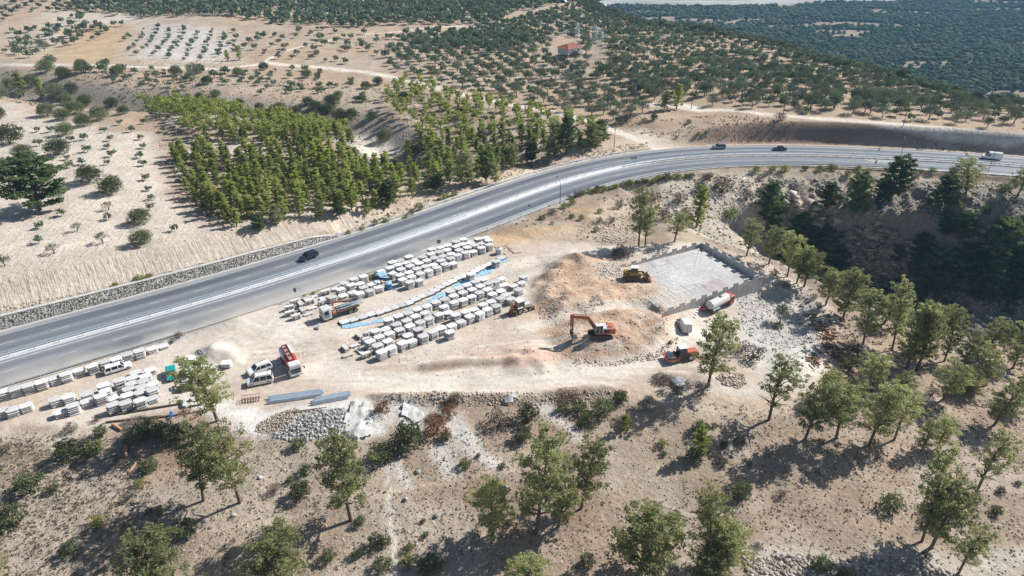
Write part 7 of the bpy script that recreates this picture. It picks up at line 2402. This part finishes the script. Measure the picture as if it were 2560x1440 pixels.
def sheet(poly, mat, label, cat, name, amp=.3, res=.5, z=.05, group=None, lift=.0, wob=.5):
    """crumpled cloth following the ground inside a polygon"""
    P = np.array(ats(poly)); mn, mx = P.min(0), P.max(0)
    xs, ys = np.arange(mn[0], mx[0] + res, res), np.arange(mn[1], mx[1] + res, res)
    A, B = np.meshgrid(xs, ys); ins = pmask(A.ravel(), B.ravel(), [tuple(p) for p in P], .3, wob).reshape(A.shape)
    Z_ = hz(A, B) + z + amp * np.abs(fbm(A, B, res * 3.4, 19, 3) - .5) * 2 + lift * ins
    ok = ins > .4; ii = np.arange(A.size).reshape(A.shape)
    f_ = ok[:-1, :-1] & ok[:-1, 1:] & ok[1:, 1:] & ok[1:, :-1]
    F_ = np.stack([ii[:-1, :-1][f_], ii[:-1, 1:][f_], ii[1:, 1:][f_], ii[1:, :-1][f_]], -1)
    if len(F_) == 0: return
    c = (float(P[:, 0].mean()), float(P[:, 1].mean()), float(hz(*P.mean(0))))
    V = np.stack([A.ravel() - c[0], B.ravel() - c[1], Z_.ravel() - c[2]], 1)
    me = mesh_np(name, V, F_, mat)
    import bmesh
    bm = bmesh.new(); bm.from_mesh(me); bmesh.ops.delete(bm, geom=[v for v in bm.verts if not v.link_faces], context='VERTS'); bm.to_mesh(me); bm.free()
    return tag(link(name, me, None, c), label, cat, group)


clothw = paint('white_cloth', (0.74, 0.74, 0.72), .8, var=.08)
clothg = paint('grey_cloth', (0.40, 0.41, 0.41), .8, var=.15)
geo = paint('geotextile', (0.58, 0.575, 0.55), .9, var=.2, dirt=(.36, .33, .28))
sheet([(1236, 990), (1250, 998), (1262, 996), (1272, 989), (1296, 990), (1286, 1004), (1280, 1014), (1262, 1016), (1250, 1008)], clothw, 'white crumpled plastic sheet lying on the yard edge above grey bushes', 'sheet', 'plastic_sheet', .7, .35, lift=.3)
sheet([(875, 1012), (920, 1020), (935, 1060), (925, 1100), (880, 1112), (860, 1060)], geo, 'large creased pale fabric draped down the slope right of the rubble', 'sheet', 'slope_fabric', 1.5, .45, group='pale fabric on the slope', wob=3.2)
sheet([(1010, 1002), (1040, 1012), (1068, 1040), (1066, 1068), (1030, 1060), (1010, 1030)], geo, 'smaller torn pale fabric behind the dark round bush', 'sheet', 'slope_fabric', 1.3, .4, group='pale fabric on the slope', wob=2.6)
sheet([(1672, 955), (1696, 945), (1712, 955), (1708, 975), (1690, 972)], clothg, 'grey tarpaulin bundle among the dead branches left of the tall pine', 'tarpaulin', 'tarpaulin', .6, .35, lift=.5)
sheet([(1745, 762), (1752, 768), (1742, 800), (1728, 800)], clothw, 'long white board leaning between the panel van and the compressor', 'board', 'white_board', .05, .4, lift=.25)
sheet([(452, 1010), (478, 1004), (482, 1014), (468, 1024), (456, 1022)], clothw, 'white sacks dumped over the end of the longest pole', 'sacks', 'white_sacks', .6, .3, lift=.5)
sheet([(424, 1034), (436, 1034), (438, 1050), (424, 1050)], blue_m, 'dark blue sack in the shade of the yard edge', 'sack', 'blue_sack', .5, .3, lift=.5)
sheet([(793, 815), (806, 812), (812, 822), (800, 828), (790, 824)], clothg, 'pale grey sack at the left end of the blue sheeting', 'sack', 'sack', .5, .3, lift=.5)
sheet([(1722, 214), (1738, 214), (1740, 222), (1722, 222)], clothw, 'white plastic heap among the olive trees beyond the bend, left one', 'sheet', 'plastic_sheet', .6, .7, lift=.8, group='white heaps in the grove')
sheet([(1762, 216), (1772, 214), (1776, 224), (1766, 226)], clothw, 'white plastic heap among the olive trees beyond the bend, right one', 'sheet', 'plastic_sheet', .6, .7, lift=.8, group='white heaps in the grove')
sheet([(985, 700), (1010, 712), (1016, 722), (985, 727), (970, 720)], geo, 'spread of spilled white cement beside the bright blue drum', 'cement spill', 'cement_spill', .2, .35)


def brush(px, py, w_, n, lab, mat=None, hgt=.9):
    p = at(px, py); R0 = w_ * mpp(p[1], p[2]) / 2
    m = MB()
    for k in range(n):
        a = R_.uniform(0, 6.28); r = R0 * math.sqrt(R_.random()); c = Vector((r * math.cos(a), r * math.sin(a), R_.random() * hgt * (1 - .6 * r / R0)))
        d_ = Vector((R_.uniform(-1, 1), R_.uniform(-1, 1), R_.uniform(-.25, .55))) * R_.uniform(.3, 1.1)
        m.tube(c - d_, c + d_, R_.uniform(.018, .05), .012, n=3, caps=False)
    tag(m.build('brush_pile', mat or bark, None, p), lab, 'branches', 'heaps of dead branches')


brush(335, 1062, 60, 260, 'grey dead branches heaped below the long poles', silver_bark)
brush(552, 1088, 50, 200, 'grey dead branches behind the sparse slope pine', silver_bark)
brush(1655, 950, 50, 240, 'dark dead branches left of the grey tarpaulin', bark)
brush(1700, 962, 60, 200, 'dark dead branches around the grey tarpaulin', bark)
brush(1420, 990, 60, 220, 'reddish dead branches along the yard edge by green bushes', rust)
brush(1125, 1008, 40, 160, 'brown dead branches at yard edge above white tongue', rust)
brush(2140, 870, 60, 260, 'dark dead branches under the rim pines', bark)
brush(2250, 1000, 60, 220, 'pale dead branches in front of crossed trunks', silver_bark)
brush(1085, 1050, 44, 200, 'reddish withered branches beside dark round bush', rust)
m = MB(); p = at(628, 1000)
for k in range(7): m.beam((-1.4 + .45 * k, -.6, .1), (-1.4 + .45 * k, .6, .1), .05, .05); m.beam((-1.4 + .45 * k, -.6, .7), (-1.4 + .45 * k, .6, .7), .05, .05); m.beam((-1.4 + .45 * k, -.6, .1), (-1.4 + .45 * k, -.6, .7), .05, .05)
for y in (-.6, .6):
    for z in (.1, .7): m.beam((-1.5, y, z), (1.5, y, z), .05, .05)
tag(m.build('rebar_cage', rust, None, p, (0, 0, .2)), 'rusty reinforcement cage lying left of the galvanised beams', 'rebar cage')

# ---------------------------------------------------------------- stones, rubble and dry tufts
def scatter(poly, n, seed, soft=0, world=False):
    P = np.array(poly if world else ats(poly)); rg = np.random.default_rng(seed)
    mn, mx = P.min(0), P.max(0); out = np.zeros((0, 2))
    while len(out) < n:
        q = rg.uniform(mn, mx, (n * 2, 2)); out = np.concatenate([out, q[inpoly(q[:, 0], q[:, 1], P)]])
    q = out[:n]
    return np.c_[q, hz(q[:, 0], q[:, 1])]


def heap(poly, n, s0, s1, mat, lab, seed, hgt=0.0, name='rubble_heap', cat='rubble', rag=.4, flat=.75):
    q = scatter(poly, n, seed); rg = np.random.default_rng(seed + 1)
    if hgt:
        P = ats(poly); d_, _, _ = pdist(q[:, 0], q[:, 1], P + [P[0]]); q[:, 2] += hgt * (1 - np.exp(-d_ / 2.0)) * rg.uniform(0, 1, n)
    tag(link(name, rocks_mesh(name, q, s0 + (s1 - s0) * rg.random(n) ** 3.2, mat, flat, .4, rag)), lab, cat, None, 'stuff')


shade_stones = stone_mat('ravine_shade_stones', (0.12, 0.105, 0.085), (0.21, 0.18, 0.145), (0.31, 0.275, 0.23))  # stone colours darkened to stand in for the shade of the ravine
heap([(640, 1062), (700, 1030), (740, 1020), (770, 1035), (760, 1080), (700, 1090), (640, 1080)], 2200, .12, .40, warm_stones, 'tan rubble filling the left of the stone heap below the beams', 1, .5)
heap([(700, 1060), (760, 1025), (860, 1020), (880, 1050), (860, 1090), (760, 1105), (680, 1095)], 4200, .12, .62, grey_stones, 'grey broken rock covering the stone heap below the beams', 2, .6)
heap([(1790, 945), (1815, 930), (1855, 935), (1868, 955), (1850, 972), (1810, 962)], 700, .2, .7, warm_stones, 'pinkish rubble heap right of the tall pine', 3, .6)
heap([(1830, 855), (1870, 850), (1850, 880), (1830, 900), (1800, 920)], 350, .15, .6, warm_stones, 'loose pink stones beside the dry grey bush', 4)
heap([(1480, 740), (1500, 735), (1510, 760), (1470, 770)], 260, .15, .5, warm_stones, 'broken rock spilling from the fill below the loader', 5)
heap([(1345, 770), (1380, 745), (1400, 790), (1350, 800)], 300, .12, .45, warm_stones, 'small rocks on the orange spoil right of the backhoe', 6)
heap([(1440, 895), (1530, 905), (1640, 880), (1690, 840), (1700, 850), (1640, 900), (1520, 918), (1430, 910)], 700, .12, .55, warm_stones, 'row of tumbled stones at the foot of the excavator terrace', 7)
heap([(470, 895), (500, 872), (515, 885), (490, 905)], 260, .12, .45, grey_stones, 'grey stones spilling left of the dirt mound', 8)
heap([(1480, 665), (1540, 650), (1560, 690), (1500, 700)], 500, .12, .5, grey_stones, 'grey rubble left of the crawler loader', 9)
heap([(1450, 560), (1560, 540), (1600, 600), (1540, 612), (1440, 600)], 1100, .15, .7, warm_stones, 'pinkish stones strewn over the slope above the pale track', 10)
heap([(1560, 500), (1700, 450), (1800, 440), (1900, 450), (2040, 480), (2060, 560), (1900, 600), (1800, 600), (1700, 560), (1600, 540)], 2000, .15, 1.2, warm_stones, 'pale rocks scattered over the slope under the highway bend', 11, name='slope_rocks')
heap([(1840, 560), (1900, 580), (2000, 660), (1960, 670), (1880, 620)], 1500, .2, 1.6, warm_stones, 'grey scree at the head of the ravine', 12, name='scree')
heap([(1900, 440), (2540, 460), (2560, 540), (2300, 540), (2080, 540)], 2300, .15, 1.2, brown_stones, 'brown and grey rocks on the ledge above the ravine cliff', 13, name='slope_rocks')
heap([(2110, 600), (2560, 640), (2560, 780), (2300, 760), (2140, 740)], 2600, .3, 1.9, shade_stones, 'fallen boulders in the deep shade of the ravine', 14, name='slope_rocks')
heap([(1840, 720), (1960, 700), (2030, 760), (2060, 850), (1960, 880), (1860, 830)], 3000, .10, .5, grey_stones, 'coarse gravel and stones on the slope right of the tanker', 15, name='loose_gravel')
heap([(1750, 590), (1800, 600), (2040, 740), (2020, 760), (1930, 690)], 900, .15, .7, warm_stones, 'stones along the outside of the right-hand wall', 16, name='slope_rocks')
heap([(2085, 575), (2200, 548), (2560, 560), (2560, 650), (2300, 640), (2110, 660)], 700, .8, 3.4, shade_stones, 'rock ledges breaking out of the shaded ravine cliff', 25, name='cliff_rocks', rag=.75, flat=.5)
heap([(1880, 470), (2080, 500), (2090, 560), (2040, 640), (1960, 620)], 160, 1.0, 3.4, warm_stones, 'large pale rocks in the head of the ravine', 26, name='cliff_rocks', rag=.7, flat=.6)
heap([(640, 860), (900, 940), (1300, 945), (1600, 900), (1700, 790), (1600, 770), (1330, 820), (1340, 700), (1500, 650), (1250, 640), (820, 850)], 2600, .08, .36, warm_stones, 'small stones scattered over the yard floor', 27, name='yard_stones')
heap([(1350, 690), (1420, 645), (1520, 660), (1640, 720), (1640, 760), (1480, 780), (1700, 800), (1680, 870), (1500, 890), (1400, 860), (1340, 770)], 1200, .12, .5, warm_stones, 'clods and stones over the orange fill round the excavator', 28, name='spoil_stones')
heap([(2210, 735), (2560, 790), (2560, 880), (2380, 850)], 500, .3, 1.4, grey_stones, 'grey rocks along the ravine rim under the grove', 17, name='slope_rocks')
heap([(0, 1080), (600, 1100), (700, 1110), (1100, 1100), (1300, 1030), (1600, 1010), (2000, 1010), (2560, 1000), (2640, 1445), (-80, 1445)], 6500, .10, .42, brown_stones, 'small stones strewn over the near slope', 18, name='field_stones')
heap([(1860, 1395), (2000, 1385), (2120, 1400), (2300, 1400), (2420, 1445), (1860, 1445)], 2200, .12, .8, brown_stones, 'grey outcrop rocks along the bottom right edge', 19, name='outcrop_rocks')
heap([(0, 250), (420, 290), (480, 600), (0, 700)], 900, .15, .6, warm_stones, 'stones in the ploughed field', 20, name='field_stones')
heap([(420, 430), (560, 590), (900, 560), (1000, 510), (1150, 480), (1500, 360), (1300, 270), (1000, 220), (900, 300), (480, 260), (380, 280)], 3200, .2, .9, warm_stones, 'pale stones between the plantation trees', 21, name='field_stones')
heap([(340, 150), (600, 150), (700, 200), (950, 230), (900, 300), (650, 290), (420, 250), (230, 210)], 3000, .25, 1.1, warm_stones, 'stones over the hillside behind the gully', 22, name='field_stones')
heap([(930, 985), (1500, 975), (1560, 985), (1500, 1010), (1000, 1018)], 1300, .12, .55, warm_stones, 'stones pushed along the lower edge of the yard', 23, name='spoil_stones')
heap([(0, 780), (260, 742), (480, 680), (760, 600), (760, 594), (480, 668), (240, 730), (0, 765)], 500, .12, .5, warm_stones, 'pale stones along the top of the retaining wall', 24, name='verge_stones')
for k, (px, py, s, lab) in enumerate([(1045, 1182, 1.0, 'grey boulder right of the white tongue on the near slope'), (1014, 1250, .8, 'white boulder beside the thin foot track'), (1266, 1222, .9, 'white boulder left of the central pine clump'),
                                      (1250, 1206, .6, 'smaller white boulder just left of the clump boulder'), (1305, 1202, .7, 'pale boulder partly hidden by the tallest clump pine'), (1092, 1291, .8, 'split grey boulder below the foot track'),
                                      (1448, 1206, .9, 'pale boulder under the leaning pine'), (2057, 1184, .9, 'grey boulder on the open right slope'), (925, 1060, .9, 'pale boulder at the right of the creased fabric'),
                                      (651, 1194, .7, 'white stone left of the grey dry bush'), (585, 1290, .8, 'pale stone in the long pine shadow'), (1830, 1142, .6, 'pale stone beside a small bush on the right slope'), (2444, 1330, .6, 'white stone by the twin pines'),
                                      (3, 1165, .8, 'pale boulder at the left edge of the near slope'), (1785, 1160, .5, 'small pale stone near the bright young pine'), (445, 452, 1.4, 'white boulder at the left edge of the plantation'), (452, 474, 1.2, 'lower white boulder at left plantation edge')]):
    p = at(px, py)
    tag(link('boulder', rocks_mesh('boulder', np.array([[0, 0, s * .2]]), [s], grey_stones, .75), None, p), lab, 'boulder', 'single boulders')


tuft_leaf = leafmat('dry_tufts', (0.13, 0.11, 0.08), (0.27, 0.225, 0.155), 0.1)


def tufts(poly, n, seed, size, mat, lab, name='dry_scrub', k=9, thin=None):
    q = scatter(poly, n, seed); rg = np.random.default_rng(seed)
    if thin: q = q[fbm(q[:, 0], q[:, 1], thin[0], seed, 3) > thin[1]]
    m_ = size * rg.uniform(.5, 1.4, len(q))
    c = q + np.c_[np.zeros((len(q), 2)), m_ * .25]
    V_, F_, T_ = quads_at(c, k, m_ * .5, size * .26, rg, .6, .7)
    me = mesh_np(name, V_, F_, mat); fattr(me, 'tone', T_)
    tag(link(name, me), lab, None, None, 'stuff')


tufts([(-60, 1080), (600, 1100), (1100, 1100), (1300, 1030), (1600, 1010), (2000, 1010), (2560, 1000), (2640, 1445), (-120, 1445)], 5000, 61, .32, tuft_leaf, 'small dry thyme tufts over the near slope', thin=(16, .44))
tufts([(-60, 1090), (330, 1100), (420, 1300), (300, 1445), (-120, 1445)], 1800, 62, .38, tuft_leaf, 'denser dry tufts at the lower left')
tufts([(1280, 560), (1480, 500), (1760, 435), (2100, 430), (2560, 450), (2560, 520), (2050, 560), (1750, 590), (1500, 600)], 1300, 63, .6, oak_leaf, 'low green and grey scrub on the highway slope', 'low_scrub', thin=(9, .48))
tufts([(420, 430), (560, 590), (900, 560), (1000, 510), (1500, 360), (1300, 270), (1000, 220), (900, 300), (480, 260), (380, 280)], 2200, 64, .8, oak_leaf, 'low undergrowth between the plantation trees', 'undergrowth', thin=(9, .48))
tufts([(0, 180), (600, 200), (950, 210), (960, 260), (850, 330), (560, 310), (250, 290), (0, 250)], 2000, 65, .9, oak_leaf, 'low scrub on the slopes of the gully', 'undergrowth', thin=(12, .46))
tufts([(1500, 290), (1700, 290), (2000, 310), (2560, 360), (2560, 390), (2000, 355), (1700, 350), (1600, 340)], 700, 66, .6, dry_leaf, 'dry weeds on the cut bank beyond the bend', 'dry_weeds', thin=(9, .45))
tufts([(760, 602), (1010, 540), (1300, 440), (1620, 368), (1620, 355), (1300, 415), (1100, 480), (950, 540), (880, 575)], 500, 67, .6, oak_leaf, 'weeds along the upper highway verge', 'verge_weeds', thin=(6, .45))
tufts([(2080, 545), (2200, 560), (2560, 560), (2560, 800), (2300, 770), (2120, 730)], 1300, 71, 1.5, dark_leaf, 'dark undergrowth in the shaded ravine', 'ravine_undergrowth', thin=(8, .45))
tufts([(1840, 500), (2000, 520), (2090, 560), (2090, 690), (1900, 600)], 500, 72, 1.2, oak_leaf, 'scrub at the head of the ravine', 'ravine_undergrowth', thin=(8, .48))
tufts([(2000, 700), (2560, 800), (2560, 1000), (2000, 1000)], 1600, 68, .6, dry_leaf, 'dry litter and weeds under the rim pines', thin=(9, .42))

# ---------------------------------------------------------------- haze
hm = bpy.data.materials.new('haze'); hm.use_nodes = True
t = hm.node_tree
for n in list(t.nodes):
    if n.type == 'BSDF_PRINCIPLED': t.nodes.remove(n)
vo = t.nodes.new('ShaderNodeVolumePrincipled')
vo.inputs['Color'].default_value = (0.36, 0.68, 1.0, 1)
vo.inputs['Density'].default_value = HAZE
vo.inputs['Anisotropy'].default_value = 0.0
t.links.new(vo.outputs[0], [n for n in t.nodes if n.type == 'OUTPUT_MATERIAL'][0].inputs['Volume'])
zlo, zhi = float(GZ.min()) - 1.0, max(float(GZ.max()), CAM_H) + 6.0
m = MB(); m.box((0, 2750, (zlo + zhi) / 2), (10500, 8700, zhi - zlo))
tag(m.build('haze', hm), 'thin bluish air over the valley', None, None, 'stuff')
